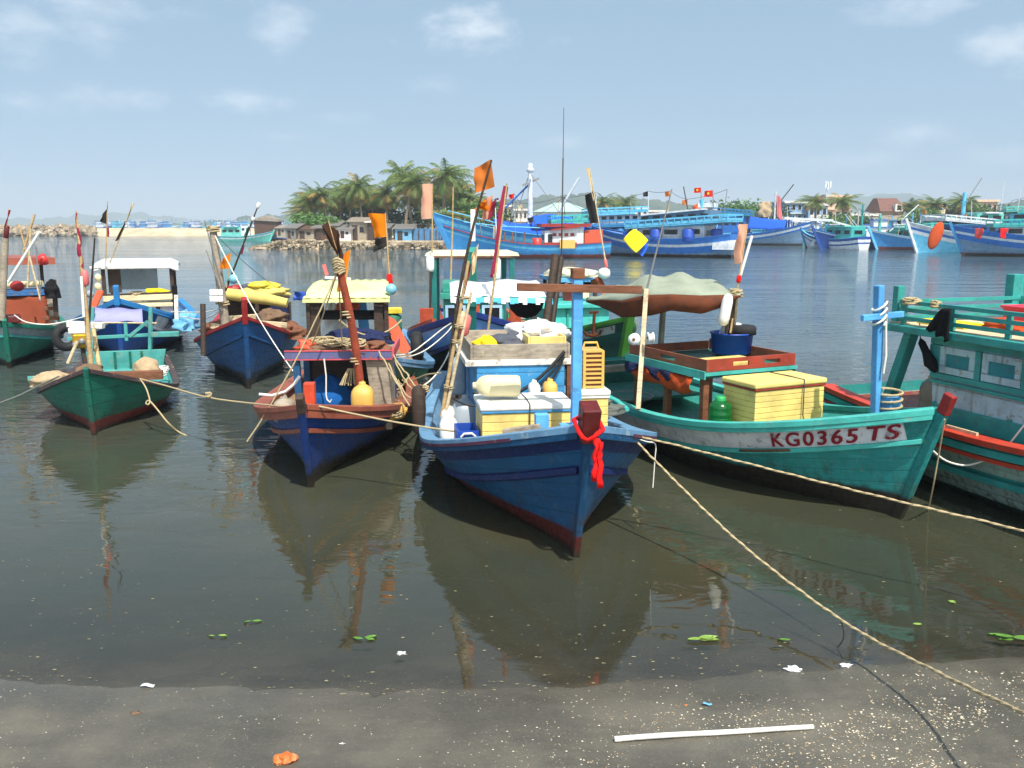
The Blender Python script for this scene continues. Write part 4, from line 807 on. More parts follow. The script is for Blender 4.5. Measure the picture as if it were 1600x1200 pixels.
# aft shelter with pale yellow roof
A, B_, C_, D_ = wp(E_, 473, 467, 13.2), wp(E_, 609, 466, 13.2), wp(E_, 606, 438, 14.5), wp(E_, 497, 439, 14.5)
m = MB(); rows = [[A.lerp(B_, i / 16).lerp(D_.lerp(C_, i / 16), v) + Vector((0, 0, (.03 if i % 2 else 0) * .5 + .05 * math.sin(math.pi * v))) for i in range(17)] for v in (0, .33, .66, 1)]; rf2 = E_.part(m.grid(rows), 'aft_roof', 'pale_yellow', solid=.02)
m = MB(); m.bar(A + Vector((.02, 0, -.03)), B_ + Vector((.02, 0, -.03)), .03, .05); E_.part(m, 'roof_edge', 'pale_yellow', rf2)
post_set(E_, 'aft_post', [((A.x - .08, A.y + .06, .3), A + Vector((-.08, .06, -.03))), ((B_.x - .08, B_.y - .06, .3), B_ + Vector((-.08, -.06, -.03))), ((D_.x + .1, D_.y + .06, .3), D_ + Vector((.1, .06, -.03))), ((C_.x + .1, C_.y - .06, .3), C_ + Vector((.1, -.06, -.03)))], .06, 'darkwood')
for pp in ((A, .16), (B_, -.18)): E_.part(MB().box((pp[0].x - .1, pp[0].y + pp[1], 1.3), (.05, .13, 1.15)), 'dark_panel', 'darkwood')
E_.part(MB().bar(wp(E_, 484, 492, 13.4), wp(E_, 600, 492, 13.4), .05, .14), 'cross_beam', 'cloth_black')
for k, (x, y, h, mt, nm, lab) in enumerate(((520, 500, .5, 'white_plastic', 'plastic_sack', 'white sack inside the pale yellow roofed shelter'), (572, 510, .55, 'g_post', 'board', 'bright blue board upright in the pale yellow roofed shelter'), (548, 500, .3, 'orange_plastic', 'plastic_sack', 'orange bundle behind the dark beam of the yellow roofed shelter'))):
    q = wp(E_, x, y, 14.0); m = MB()
    if k == 1: m.bar(q + Vector((0, 0, -.35)), q + Vector((.0, -.08, .5)), .16, .03)
    else: heap(m, q + Vector((0, 0, -.25 if k == 0 else .1)), .16, .18, h, seed=60 + k, amp=.5)
    solo(m, nm, mt, E_, q + Vector((0, 0, -.35 if k == 1 else (-.25 if k == 0 else .1))), lab, 'board' if k == 1 else 'sack')
q = wp(E_, 560, 535, 12.8); solo(heap(MB(), q, .25, .45, .2, seed=66, amp=.5), 'cloth_bundle', 'cloth_navy', E_, q, 'dark navy sheet spread below the yellow roofed shelter', 'cloth')
jug(E_, (-1.14, .5, .5), .52, .165, 'yellow_jug', 'tall ochre jug standing upright on the bow right of the blue cover', sx=1, sy=1)
jug(E_, (-1.62, .78, .52), .26, .12, 'yellow_jug', 'short ochre jug lying beside the tall ochre jug', axis=(.1, 1, .15), sx=1, sy=1)
T = jug(E_, (-.72, -.42, .62), .3, .17, 'greywood', 'grimy square olive can on the left bow gunwale', name='metal_can', sx=1, sy=.8)
m = MB(); pts = [wp(E_, x, y, 11.3) for x, y in ((405, 616), (425, 618), (446, 612), (460, 600), (468, 588))]; solo(MB().tube(pts, .019, 8), 'hose', 'white_plastic', E_, pts[0], 'white bent hose along the left gunwale beside the olive can', 'hose')
solo(MB().lathe((-2.2, .98, .5), [(.05, 0), (.1, .06), (.11, .06), (.09, .05), (.03, .012)], 16), 'bowl', 'white_plastic', E_, (-2.2, .98, .5), 'white bowl on the right side deck', 'bowl')
m = MB()
for k in range(9): p0 = Vector((-1.5 - .13 * k, .98 - .02 * k, .5)); m.bar(p0, p0 + Vector((rnd.uniform(-.5, .3), rnd.uniform(-.12, .12), rnd.uniform(.0, .07))), .05, .02)
solo(m, 'plank_pile', 'brownwood', E_, (-2, .95, .48), 'loose brown planks and laths on the right side deck', 'planks')
m = MB()
for k in range(5): coil(m, (-1.4 - .14 * k, .9, .52), .12, .011, 3, k + 70)
solo(m, 'rope_coil', 'rope', E_, (-1.6, .9, .5), 'tangled tan ropes on the deck right of the ochre jugs', 'rope')
for k, (y, z, lab) in enumerate(((.3, .9, 'left'), (.47, 1.0, 'right'))): pass
m = MB()
for i in range(26): a = i * 2.4; m.tube([(-1.52, .33 + .05 * math.cos(a), 1.14), (-1.5 + .05 * math.sin(a), .33 + .13 * math.cos(a), 1.0 + .02 * math.sin(i)), (-1.48 + .07 * math.sin(a), .33 + .16 * math.cos(a), .93)], .008, 4)
solo(m, 'frayed_rope', 'rope', E_, (-1.5, .33, .93), 'frayed rope tassel hanging under the pink edged shelter roof', 'rope')
m = MB(); m.tube([(-1.46, -.02, 1.28), (-1.45, 0, 1.05), (-1.45, -.01, .8), (-1.45, 0, .74), (-1.45, .04, .7), (-1.45, .06, .74)], .01, 6); solo(m, 'hook_line', 'rope_white', E_, (-1.45, 0, .7), 'white line with a hook hanging in the dark shelter opening', 'line')
# mast lines
tp = mt_ + Vector((0, 0, -.08)); m = MB()
for q in (wp(E_, 484, 548, 12.0), wp(E_, 535, 548, 11.9)): m.tube(sag(tp, q, .03, 8, .004), .009, 5)
E_.part(m, 'mast_stay', 'rope', mast); rope([E_.w(p) for p in sag(tp, wp(E_, 386, 690, 10.9), .12, 20, .004)], .011, 'tan rope running from the red mast head down left to the water', group='ropes tied to the red mast')
rope([E_.w(p) for p in sag(wp(E_, 530, 500, 12.4), wp(E_, 628, 500, 12.9), .22, 14)], .014, 'white rope looping from the red mast to the right shelter post')
# flags by the red mast
flag_pole(E_, wp(E_, 531, 410, 12.0), wp(E_, 513, 345, 12.0), .012, [(.98, .35, (.05, -.1, -.06), (.08, .05, -.12), 'flag_brown', .03), (.9, .3, (.05, .16, -.12), (.06, .1, -.2), 'flag_brown', .03)], 'thin stick with a dark brown rag at the red mast head')
flag_pole(E_, wp(E_, 538, 455, 13.5), wp(E_, 548, 390, 13.5), .012, [(1, .05, (.02, -.1, -.05), (.02, -.13, -.02), 'flag_orange', .03)], 'short stick with a narrow orange flag right of the red mast head')
flag_pole(E_, wp(E_, 609, 440, 14.3), wp(E_, 602, 333, 14.3), .014, [(.99, .66, (.02, -.27, .02), (.02, -.2, -.02), 'flag_orange', .05), (.66, .52, (.0, -.2, -.04), (.02, -.24, -.1), 'flag_black', .05)], 'pale rod with an orange and black flag at the pale yellow roof corner', extra=[(.02, .045, .2, 'cloth_red')])
q = wp(E_, 611, 452, 13.3); solo(MB().sphere(q, .085, 14), 'buoy', 'buoy_cyan', E_, q, 'round pale blue buoy at the right end of the pale yellow roof', 'buoy')
q = wp(E_, 468, 462, 13.3); m = MB(); solo(flag_grid(m, q + Vector((0, .1, .06)), q + Vector((0, .1, -.07)), q + Vector((0, -.08, .07)), q + Vector((0, -.1, -.07)), .03), 'cloth_scrap', 'blue_plastic', E_, q, 'blue cloth scrap at the left end of the pale yellow roof', 'cloth')
solo(MB().bar(wp(E_, 508, 433, 14.4), wp(E_, 548, 436, 14.4), .05, .04), 'board', 'white_plastic', E_, wp(E_, 508, 433, 14.4), 'narrow white board on top of the pale yellow roof', 'board'); solo(MB().bar(wp(E_, 511, 430, 14.4), wp(E_, 506, 413, 14.4), .06, .05), 'stick', 'buoy_pink', E_, wp(E_, 511, 430, 14.4), 'short reddish stick propped on the pale yellow roof', 'stick')
for k, (a, b_, dr, lab) in enumerate((((612, 548, 11.7), (660, 612, 11.2), .05, 'upper tan rope from the shelter corner down to the dark fender'), ((606, 566, 11.7), (655, 628, 11.1), .12, 'lower tan rope sagging from the shelter corner to the gunwale'), ((616, 560, 12.0), (668, 606, 11.4), .2, 'slack tan rope looping beside the shelter corner'), ((592, 548, 11.6), (640, 634, 11.2), .0, 'taut tan rope down the right side of the grey panel'))): rope([E_.w(p) for p in sag(wp(E_, *a), wp(E_, *b_), dr, 12, .012)], .011, lab)
solo(coil(MB(), wp(E_, 660, 612, 11.2), .07, .012, 4, 77, 1), 'rope_lashing', 'rope', E_, wp(E_, 660, 612, 11.2), 'knotted tan rope at the head of the dark fender', 'rope')
m = MB()
for k in range(7): p0 = Vector((-2.9 - .25 * k, .75 + .03 * k, .55)); m.tube(sag(p0, p0 + Vector((-.5, rnd.uniform(-.2, .2), .1)), .05, 6, .02), .012, 5)
solo(m, 'rope_heap', 'rope', E_, (-3, .75, .5), 'heap of slack ropes behind the grey panel', 'rope')
# long black fender between the two nearest boats
q = wp(E_, 652, 640, 11.0)
pts = [q + Vector((0, 0, .3)), q + Vector((0, .015, .24)), q + Vector((0, .02, 0)), q + Vector((0, .01, -.26)), q + Vector((0, 0, -.3))]; solo(MB().tube(pts, [.05, .085, .09, .08, .05], 12), 'fender', 'darkwood', E_, pts[-1], 'worn dark fender hanging between the orange gunwale and the pale blue gunwale', 'fender')

# ================================================================== boat half hidden behind the red mast boat
paint('k_green', (38, 120, 92), .3, wl=(.15, (40, 30, 28), .06)); paint('k_yellow', (230, 208, 60), .25)
K = Boat('fishing_boat', None, -80, [5.5, 1.9, 1.0, .5, .3, 2.1, .45, .65, .75], 'small dark green boat half hidden behind the pale yellow roof, its bow edged blue', origin=Vector((-2.0, 13.9, 0)), group='wooden boats moored near the beach')
K.hull([(0, 0), (.1, 0)], ['k_green', 'g_pale'], None, 'deckwood', .2, cap_mat='g_pale', cap_w=.12, rails=[(.05, .04, .1, 'g_pale')], inner_mat=1); K.stem('k_green', .09, .12, .08)
m = MB(); a = [wp(K, x, y, Y) for x, y, Y in ((603, 492, 15.2), (618, 500, 15.2), (642, 545, 14.7), (630, 556, 14.5), (612, 530, 14.7))]; solo(m.prism(a, (-.06, 0, 0)), 'rudder_board', 'orange_plastic', K, a[3], 'orange board leaning on the dark green boat beside the yellow roof', 'board')
q = wp(K, 612, 485, 15.6); solo(MB().lathe(q + Vector((0, 0, -.6)), [(.16, 0), (.18, .05), (.17, .5), (.1, .55)], 14), 'plastic_drum', 'k_green', K, q + Vector((0, 0, -.6)), 'green drum with a yellow lid on the dark green boat', 'drum') ; solo(MB().box(q + Vector((0, 0, .0)), (.3, .34, .09)), 'drum_lid', 'k_yellow', K, q + Vector((0, 0, -.04)), 'yellow board laid on the green drum', 'lid', bevel=.01)

# ================================================================== blue boat with the red stem head
paint('d_blue', (26, 90, 150), .34, (60, 90, 110), .25, .2, (.22, (36, 34, 30), .14), .42); paint('d_red', (156, 36, 38), .3)
D = Boat('fishing_boat', (389, 606), -74, [7.241, 2.144, 1.36, .48, .298, 2.227, .429, .65, .728], 'blue boat with a dark red stem head and a rolled yellow awning', group='wooden boats moored near the beach')
D.hull([(0, 0), (.1, 0), (.3, 0)], ['d_blue', 'deckwood'], None, 'deckwood', .25, cap_mat='d_red', cap_w=.1, rails=[(.32, .04, .05, 'd_blue')], inner_mat=0); D.stem('d_blue', .09, .13, .36, 'd_red', .46)
mb_, mt_ = wp(D, 354, 520, 17.5), wp(D, 333, 362, 17.5); dm = D.part(MB().tube([mb_.lerp(mt_, i / 6) for i in range(7)], [.085, .085, .085, .08, .078, .075, .07], 10), 'mast', 'greywood'); D.part(coil(MB(), mt_, .1, .018, 4, 90, 1), 'rope_wrap', 'rope', dm)
solo(coil(MB(), mb_.lerp(mt_, .28), .11, .016, 3, 91, 1), 'rope_lashing', 'rope', D, mb_.lerp(mt_, .28), 'white rope lashing low on the grey timber mast', 'rope')
T = Thing('foam_float', D, wp(D, 339, 473, 17.3), 'block of white foam floats strapped beside the grey timber mast', 'float')
for i in range(3):
    for j in range(2): c = wp(D, 331 + 7 * i, 467 - 10 * j, 17.3); T.part(MB().box(c, (.12, .088, .122)), 'foam_block', 'white_plastic', bevel=.02)
solo(MB().sphere(wp(D, 365, 436, 17.4), .095, 14), 'buoy', 'buoy_cyan', D, wp(D, 365, 436, 17.4), 'round pale blue buoy beside the orange triangular flag', 'buoy')
flag_pole(D, wp(D, 354, 450, 17.4), wp(D, 361, 395, 17.4), .012, [(1, .55, (.02, -.17, -.1), (.02, -.17, .0), 'flag_orange', .03)], 'short pole with an orange flag beside the grey timber mast')
flag_pole(D, wp(D, 352, 455, 17.6), wp(D, 405, 317, 17.6), .022, [(.72, .62, (.02, -.03, .06), (.02, -.05, -.02), 'k_green', .02), (.52, .44, (0, .05, .02), (.0, .04, -.05), 'flag_pink', .02)], 'long pole leaning right behind the round blue buoy', pole_mat='darksteel', extra=[(.97, .035, .12, 'white_plastic'), (.82, .035, .08, 'white_plastic')])
for k, (a, b_) in enumerate((((350, 460), (320, 345)), ((348, 460), (322, 390)))): solo(MB().tube([wp(D, *a, 17.3), wp(D, *b_, 17.1)], [.016, .01], 6), 'fishing_rod', 'greywood' if k else 'steel', D, wp(D, *a, 17.3), ['upper thin rod leaning left from the grey timber mast', 'lower pale rod leaning left from the grey timber mast'][k], 'rod')
rope([D.w(p) for p in sag(mt_, wp(D, 458, 580, 15.6), .15, 16)], .011, 'white line from the grey timber mast head over the red stem boat to the right', 'rope_white'); rope([D.w(p) for p in sag(mt_, wp(D, 430, 448, 18.6), .06, 12)], .007, 'thin grey stay from the timber mast head to the rolled yellow awning', 'rope_grey')
cx = -2.9; post_set(D, 'cabin_post', [((cx, -.45, .25), (cx, -.45, 1.45)), ((cx, .9, .25), (cx, .9, 1.35)), ((-4.6, -.45, .25), (-4.6, -.45, 1.5)), ((-4.6, .85, .25), (-4.6, .85, 1.4)), ((cx, .22, .25), (cx, .22, 1.35))], .08, 'darkwood'); cb = D.part(MB().box((-3.75, .22, 1.46), (1.75, 1.4, .05)), 'cabin_roof', 'darkwood'); D.part(MB().box((-4.6, .2, .8), (.04, 1.3, 1.2)), 'cabin_back', 'darkwood'); D.part(MB().box((-2.88, .7, .95), (.04, .4, .75)), 'cabin_panel', 'cloth_navy')
m = MB(); P = [wp(D, x, y, Y) for x, y, Y in ((352, 459, 19.0), (385, 463, 19.0), (420, 468, 19.0), (449, 474, 19.0))]; solo(MB().tube(P, [.12, .13, .12, .1], 12), 'rolled_awning', 'awning_yellow', D, P[0], 'long rolled yellow awning along the dark cabin edge', 'awning') if cloth('awning_yellow', (212, 192, 108), .3) else 0
for k, (x, y, rx, ry, h, mt, lab) in enumerate(((415, 455, .3, .5, .2, 'awning_yellow', 'lower yellow folded sheet on the dark cabin roof'), (412, 444, .22, .35, .15, 'k_yellow', 'upper bright yellow folded sheet on the dark cabin roof'), (368, 452, .16, .22, .18, 'd_red', 'dark red bundle beside the yellow folded sheets'), (388, 452, .15, .2, .2, 'net_grey', 'grey net bundle between the red bundle and the yellow sheets'))): solo(heap(MB(), wp(D, x, y + 6, 19.8), rx, ry, h, seed=80 + k, amp=.5), 'folded_sheet' if k < 2 else 'bundle', mt, D, wp(D, x, y + 6, 19.8), lab, 'sheet' if k < 2 else 'bundle')
post_set(D, 'bow_beam', [(wp(D, 330, 509, 17.6), wp(D, 356, 512, 17.6)), (wp(D, 356, 498, 18.2), wp(D, 432, 492, 18.4)), (wp(D, 405, 505, 17.4), wp(D, 448, 508, 17.6))], .1, 'palewood')
for k, (x, y, mt, lab) in enumerate(((425, 500, 'net_brown', 'brown net heap right of the red stem head'), (452, 520, 'brownwood', 'heap of brown lumber at the right edge of the red stem boat'), (340, 520, 'brownwood', 'brown bundle on the left bow of the red stem boat'))): solo(heap(MB(), wp(D, x, y, 18.2) + Vector((0, 0, -.1)), .3, .28, .3, seed=90 + k, amp=.9), 'net_pile', mt, D, wp(D, x, y, 18.2) + Vector((0, 0, -.1)), lab, 'heap')
solo(MB().tube([wp(D, 318, 555, 16.6), wp(D, 317, 475, 16.8)], .05, 8), 'stake', 'darkwood', D, wp(D, 318, 555, 16.6), 'dark thin stake at the left bow of the red stem boat', 'stake')

# ================================================================== small green skiff
paint('c_green', (16, 112, 92), .25, (50, 120, 110), .1, .22, (.2, (112, 34, 30), .015), .4); paint('c_in', (72, 152, 146), .4, (130, 140, 130), .12); paint('c_edge', (70, 56, 56), .4)
C = Boat('skiff', (148, 678), -73.7, [4.034, 2.021, .979, .33, .247, 2.058, .445, .667, .588], 'small open green skiff with a dark red bottom, nearest boat on the left', 'skiff')
C.hull([(0, 0), (.1, 0)], ['c_green', 'c_in'], None, 'c_in', .12, cap_mat='c_edge', cap_w=.07, inner_mat=1); C.stem('c_green', .07, .09, .04)
C.part(MB().hexa([(-3.75, -.62, .2), (-3.75, .62, .2), (-3.85, .62, .2), (-3.85, -.62, .2), (-3.75, -.72, .72), (-3.75, .72, .72), (-3.85, .72, .72), (-3.85, -.72, .72)]), 'stern_board', 'c_in', bevel=.006)
m = MB()
for y in (-.16, .1, .3): m.box((-3.73, y, .46), (.035, .04, .5))
C.part(m, 'stern_rib', 'c_green'); post_set(C, 'thwart', [((-1.5, -.85, .62), (-1.5, .85, .6))], .14, 'brownwood'); post_set(C, 'stern_frame', [((-3.8, .42, .5), (-3.8, .5, 1.5)), ((-3.82, -.95, .97), (-3.82, .66, 1.0)), ((-3.82, .05, .9), (-3.82, .05, 1.24)), ((-3.8, .1, .98), (-3.8, .44, 1.25))], .06, 'c_in'); C.part(MB().box((-3.82, .72, 1.0), (.14, .5, .09)), 'stern_beam', 'c_in', bevel=.008)
solo(heap(MB(), (-1.1, -.72, .58), .26, .3, .2, seed=101, amp=.4), 'net_bag', 'net_tan', C, (-1.1, -.72, .58), 'tan net bag on the left bow of the green skiff', 'net') if cloth('net_tan', (178, 156, 124), .45, 3) else 0
solo(heap(MB(), (-1.75, .58, .52), .2, .22, .34, seed=102, amp=.3), 'sack', 'net_tan', C, (-1.75, .58, .52), 'brown sack standing on the right side of the green skiff', 'sack'); solo(heap(MB(), (-.6, -.1, .72), .2, .2, .22, seed=103, amp=.5), 'net_pile', 'net_brown', C, (-.6, -.1, .72), 'dark brown net heap at the skiff stem', 'net')
m = MB()
for k in range(4): coil(m, (-2.1 - .2 * k, .75, .5), .14, .012, 3, 110 + k)
solo(m, 'rope_coil', 'rope_white', C, (-2.3, .75, .5), 'pale rope tangle behind the brown sack in the skiff', 'rope')
solo(MB().tube([wp(C, 106, 568, 14.0), wp(C, 121, 533, 14.1)], .028, 8), 'stick', 'palewood', C, wp(C, 106, 568, 14.0), 'pale stick poking out of the tan net bag', 'stick'); solo(MB().box((-1.2, -.86, .68), (.16, .42, .05), rz=.2), 'board', 'c_in', C, (-1.2, -.86, .66), 'pale green board on the left skiff gunwale', 'board')
# pole with pink flags, motor and white board on the left
p0, p1 = wp(C, 143, 575, 13.6), wp(C, 119, 330, 13.6)
T = Thing('flag_pole', C, p0, 'tall pole with pink furled flags on the green skiff', 'flag pole'); T.part(MB().tube([p0, p0.lerp(p1, .5), p1], [.04, .035, .012], 8), 'pole', 'bamboo')
q0, q1 = p0.lerp(p1, .62), p0.lerp(p1, .99); T.part(MB().tube([q0.lerp(q1, i / 10) + Vector((.02 * math.sin(i * 2.1), .015 * math.sin(i * 1.3), 0)) for i in range(11)], [.012, .018, .022, .034, .028, .03, .02, .017, .015, .012, .006], 8), 'flag', 'flag_pink'); T.part(MB().lathe(p0.lerp(p1, .58) + Vector((0, .03, 0)), [(.03, -.12), (.055, -.09), (.055, .09), (.03, .12)], 12), 'float', 'buoy_pink')
solo(MB().tube([wp(C, 139, 505, 13.7), wp(C, 148, 372, 13.7)], [.02, .012], 6), 'fishing_rod', 'darksteel', C, wp(C, 139, 505, 13.7), 'dark thin rod beside the pole with pink furled flags', 'rod')
solo(MB().tube([wp(C, 131, 495, 13.5), wp(C, 127, 432, 13.5)], .022, 8), 'pipe', 'white_plastic', C, wp(C, 131, 495, 13.5), 'short white pipe tied along the pink flag pole', 'pipe')
solo(MB().bar(wp(C, 106, 506, 14.6), wp(C, 162, 509, 14.6), .12, .1), 'board', 'white_worn', C, wp(C, 106, 506, 14.6), 'white board across the skiff poles above the golden motor', 'board', bevel=.01)
T = Thing('motor', C, wp(C, 128, 560, 14.6), 'golden engine block with pipes under the white board', 'engine'); metal('brass', (190, 150, 40), .4, .4); c = wp(C, 128, 532, 14.6); T.part(MB().box(c, (.22, .26, .24)), 'block', 'brass', bevel=.03); T.part(MB().box(c + Vector((0, -.05, .17)), (.2, .26, .1)), 'cover', 'white_plastic', bevel=.02)
for k in range(3): T.part(MB().lathe(c + Vector((.1, -.08 + .1 * k, -.05 + .05 * (k % 2))), [(.045, 0), (.05, .02), (.05, .06), (.02, .07)], 12, axis=(1, 0, 0)), 'pipe_flange', 'steel')
T.part(MB().bar(c + Vector((0, .0, -.1)), c + Vector((.1, .05, -.5)), .06), 'shaft', 'darksteel')
# lilac sheet on a rail behind the skiff
A, B_, C2, D2 = wp(C, 141, 503, 16.9), wp(C, 223, 502, 16.9), wp(C, 222, 483, 17.3), wp(C, 146, 481, 17.3)
m = MB(); m.grid([[A.lerp(B_, i / 10).lerp(D2.lerp(C2, i / 10), v) + Vector((0, 0, .015 * math.sin(i * 1.1 + v * 2))) for i in range(11)] for v in (0, .5, 1)]); solo(m, 'sun_sheet', 'cloth_lilac', C, A, 'flat lilac sheet stretched on a rail before the blue bow', 'sheet', solid=.01)
solo(MB().tube([wp(C, 143, 504, 16.9), wp(C, 245, 505, 16.9)], .018, 6), 'rail', 'palewood', C, wp(C, 143, 504, 16.9), 'thin pale rail carrying the lilac sheet', 'rail'); post_set(C, 'sheet_post', [(wp(C, 143, 575, 16.7), wp(C, 145, 480, 17.0)), (wp(C, 236, 560, 16.7), wp(C, 236, 485, 17.0))], .06, 'c_in')
T = Thing('bamboo_pole', C, wp(C, 158, 590, 13.9), 'short brown bamboo leaning by the golden motor', 'pole'); T.part(MB().tube([wp(C, 158, 590, 13.9), wp(C, 146, 515, 14.4)], .035, 8), 'pole', 'bamboo')

# ================================================================== blue boat with the white roof, numbered 39
paint('b_blue', (18, 80, 160), .28, (50, 90, 140), .15, 0, (.15, (20, 34, 60), .06), .4); paint('b_band', (226, 228, 230), .35, (150, 140, 120), .3); paint('b_num', (24, 56, 150), .3, (190, 195, 200)); paint('b_top', (40, 130, 196), .25); paint('cream_worn', (218, 204, 166), .4, (150, 130, 100), .2); paint('roof_white', (242, 242, 240), .12, (210, 205, 195), .08)
B = Boat('fishing_boat', (192, 568), -71.7, [8.515, 3.083, 1.428, .48, .12, 2.155, .518, .655, .73], 'bright blue boat numbered 39 under a white flat roof on posts', group='wooden boats moored near the beach')
B.hull([(0, 0), (.1, 1), (.36, 2), (.41, 0)], ['b_blue', 'b_band', 'roof_white', 'b_top'], None, 'greywood', .3, cap_mat='b_top', cap_w=.14, rails=[(.05, .05, .09, 'b_top'), (.38, .04, .05, 'roof_white')], inner_mat=3); B.stem('b_blue', .1, .14, .3, 'b_top', .42)
m = MB()
for side in (1, -1):
    rows = [[B.surf(.14 * i / 6, dz, side, off=.008) for i in range(7)] for dz in (.08, .2, .3, .4)]; m.grid(rows if side < 0 else [r[::-1] for r in rows])
B.part(m, 'bow_panel', 'b_blue'); text_on(B, '39', .215, .23, .3, 1, 'b_num'); text_on(B, '39', .2, .23, .27, -1, 'b_num')
x0 = -3.1; cb = B.part(MB().hexa([(x0, -.6, .3), (x0, .95, .3), (-5.2, .95, .3), (-5.2, -.6, .3), (x0, -.6, .98), (x0, .95, .98), (-5.2, .95, .98), (-5.2, -.6, .98)]), 'cabin', 'b_band', bevel=.01)
B.part(MB().box((-4.1, .17, 1.02), (2.3, 1.75, .07)), 'cabin_top', 'cream_worn', cb, bevel=.008); B.part(MB().bar((x0 - .35, -.66, 1.18), (x0 - .35, 1.0, 1.2), .22, .14), 'bench', 'cream_worn', cb, bevel=.01); B.part(MB().box((x0 + .02, .62, .6), (.05, .1, .75)), 'frame_post', 'darkwood', cb); B.part(MB().box((x0 + .012, .2, .5), (.03, .7, .4)), 'panel', 'white_worn', cb)
z0, z1 = 1.2, 1.98; post_set(B, 'roof_post', [((-3.45, -.62, 1.0), (-3.4, -.62, z1)), ((-3.45, .98, 1.0), (-3.4, .98, z1)), ((-5.1, -.6, 1.0), (-5.1, -.6, z1)), ((-5.1, .98, 1.0), (-5.1, .98, z1))], .09, 'darkwood'); B.part(MB().box((-3.55, -.38, 1.65), (.04, .3, .66)), 'roof_panel', 'darkwood')
rows = []
for i in range(9):
    u = i / 8; rows.append([Vector((lerp(-3.25, -5.3, u), lerp(-.86, 1.15, j / 10), z1 + .03 + .12 * math.sin(math.pi * min(1, u * 1.1)) + (-.09 if j in (0, 10) else 0) + (-.07 if i == 0 else 0))) for j in range(11)])
rf = B.part(MB().grid(rows), 'roof', 'roof_white', solid=.04); B.part(MB().box((-5.12, .0, 1.6), (.02, 1.1, .62)), 'rear_screen', 'hazy_glass'); B.part(MB().bar((-3.4, -.6, 1.27), (-3.4, .95, 1.3), .05), 'screen_rail', 'darkwood')
for k, (y, z) in enumerate(((-.72, 1.72), (-.74, 1.5), (-.93, 1.32))): q = Vector((-3.2, y, z)); solo(MB().sphere(q, .1 if k == 2 else .085, 12, sz=1 if k == 2 else 1.2), 'float', 'cream_jug' if k < 2 else 'grey_plastic', B, q - Vector((0, 0, .1)), ['upper cream float at the left roof post', 'lower cream float at the left roof post', 'round grey float left of the cream floats'][k], 'float')
solo(heap(MB(), (-3.6, .6, 1.24), .16, .3, .16, seed=120, amp=.6), 'cloth_bundle', 'cloth_yellow', B, (-3.6, .6, 1.24), 'yellow bundle on the cream bench under the white roof', 'bundle'); solo(coil(MB(), (-3.6, .1, 1.24), .25, .014, 4, 121), 'rope_coil', 'rope', B, (-3.6, .1, 1.24), 'tan rope coil along the cream bench', 'rope')
solo(MB().bar(wp(B, 145, 482, 21.2), wp(B, 157, 455, 21.6), .16, .05), 'board', 'orange_plastic', B, wp(B, 145, 482, 21.2), 'orange board leaning at the left gunwale by the lilac sheet', 'board')
solo(MB().bar(wp(B, 141, 418, 22.4), wp(B, 158, 416, 22.4), .06), 'pipe', 'white_plastic', B, wp(B, 141, 418, 22.4), 'white pipe sticking out left of the white roof', 'pipe')
flag_pole(B, wp(B, 165, 420, 22.3), wp(B, 168, 315, 22.3), .018, [(1, .66, (.02, -.05, -.25), (.02, -.17, .1), 'flag_black', .03), (.62, .5, (.02, .06, 0), (.02, .05, -.05), 'flag_pink', .02)], 'upright pole with a black pointed flag at the white roof', bend=0)
flag_pole(B, wp(B, 172, 410, 22.6), wp(B, 209, 318, 22.6), .014, [(1, .72, (.02, -.06, .0), (.02, -.06, -.1), 'flag_cream', .02), (.7, .4, (.02, -.05, .0), (.02, -.1, -.06), 'flag_black', .02)], 'leaning rod with a cream and black flag above the white roof')
solo(heap(MB(), wp(B, 290, 495, 21.4) + Vector((0, 0, -.3)), .4, .22, .42, seed=123, amp=.9), 'covered_gear', 'e_cover2', B, wp(B, 290, 495, 21.4) + Vector((0, 0, -.3)), 'pale blue covered gear on the right deck of boat 39', 'cover') if cloth('e_cover2', (110, 170, 205), .3) else 0
solo(MB().box(wp(B, 274, 470, 21.4), (.08, .12, .75)), 'jacket', 'cloth_black', B, wp(B, 274, 485, 21.4), 'black jacket hanging at the right cabin edge of boat 39', 'jacket', bevel=.03); post_set(B, 'deck_post', [(wp(B, 276, 500, 21.2), wp(B, 275, 461, 21.3))], .09, 'white_worn')

# ================================================================== green and grey boat at the left edge
paint('a_green', (34, 140, 116), .3, (90, 130, 115), .15, 0, (.14, (36, 24, 20), .05), .42); paint('a_grey', (150, 166, 168), .4, (120, 110, 90), .4); cloth('tarp_brown', (132, 66, 44), .35); paint('a_blue', (52, 104, 160), .4); paint('a_roof', (158, 84, 66), .35)
A_ = Boat('fishing_boat', (15, 574), -62, [7.204, 2.616, .978, .48, .397, 2.268, .46, .65, .73], 'green and grey boat at the left edge with a brown tarp over its cabin', group='wooden boats moored near the beach')
A_.hull([(0, 0), (.06, 1), (.24, 2), (.28, 0)], ['a_green', 'a_grey', 'i_trim'], None, 'deckwood', .2, cap_mat='a_green', cap_w=.1, rails=[(.03, .05, .07, 'a_green'), (.26, .04, .05, 'i_trim')], inner_mat=1); A_.stem('a_green', .09, .12, .1); A_.part(MB().box((.1, .05, 1.05), (.4, .5, .16)), 'bow_block', 'maroon', bevel=.03)
m = MB(); rows = []
for i in range(9):
    v = i / 8; rows.append([Vector((-1.75 - .25 * v + .05 * math.sin(j * .9 + v * 3), lerp(-1.0, .85, j / 14), lerp(.62, 1.36, v) + .02 * math.sin(j * 1.4))) for j in range(15)])
solo(m.grid(rows), 'hung_tarp', 'tarp_brown', A_, (-1.8, 0, .6), 'brown tarp hung over the cabin front of the leftmost boat', 'tarp', solid=.015)
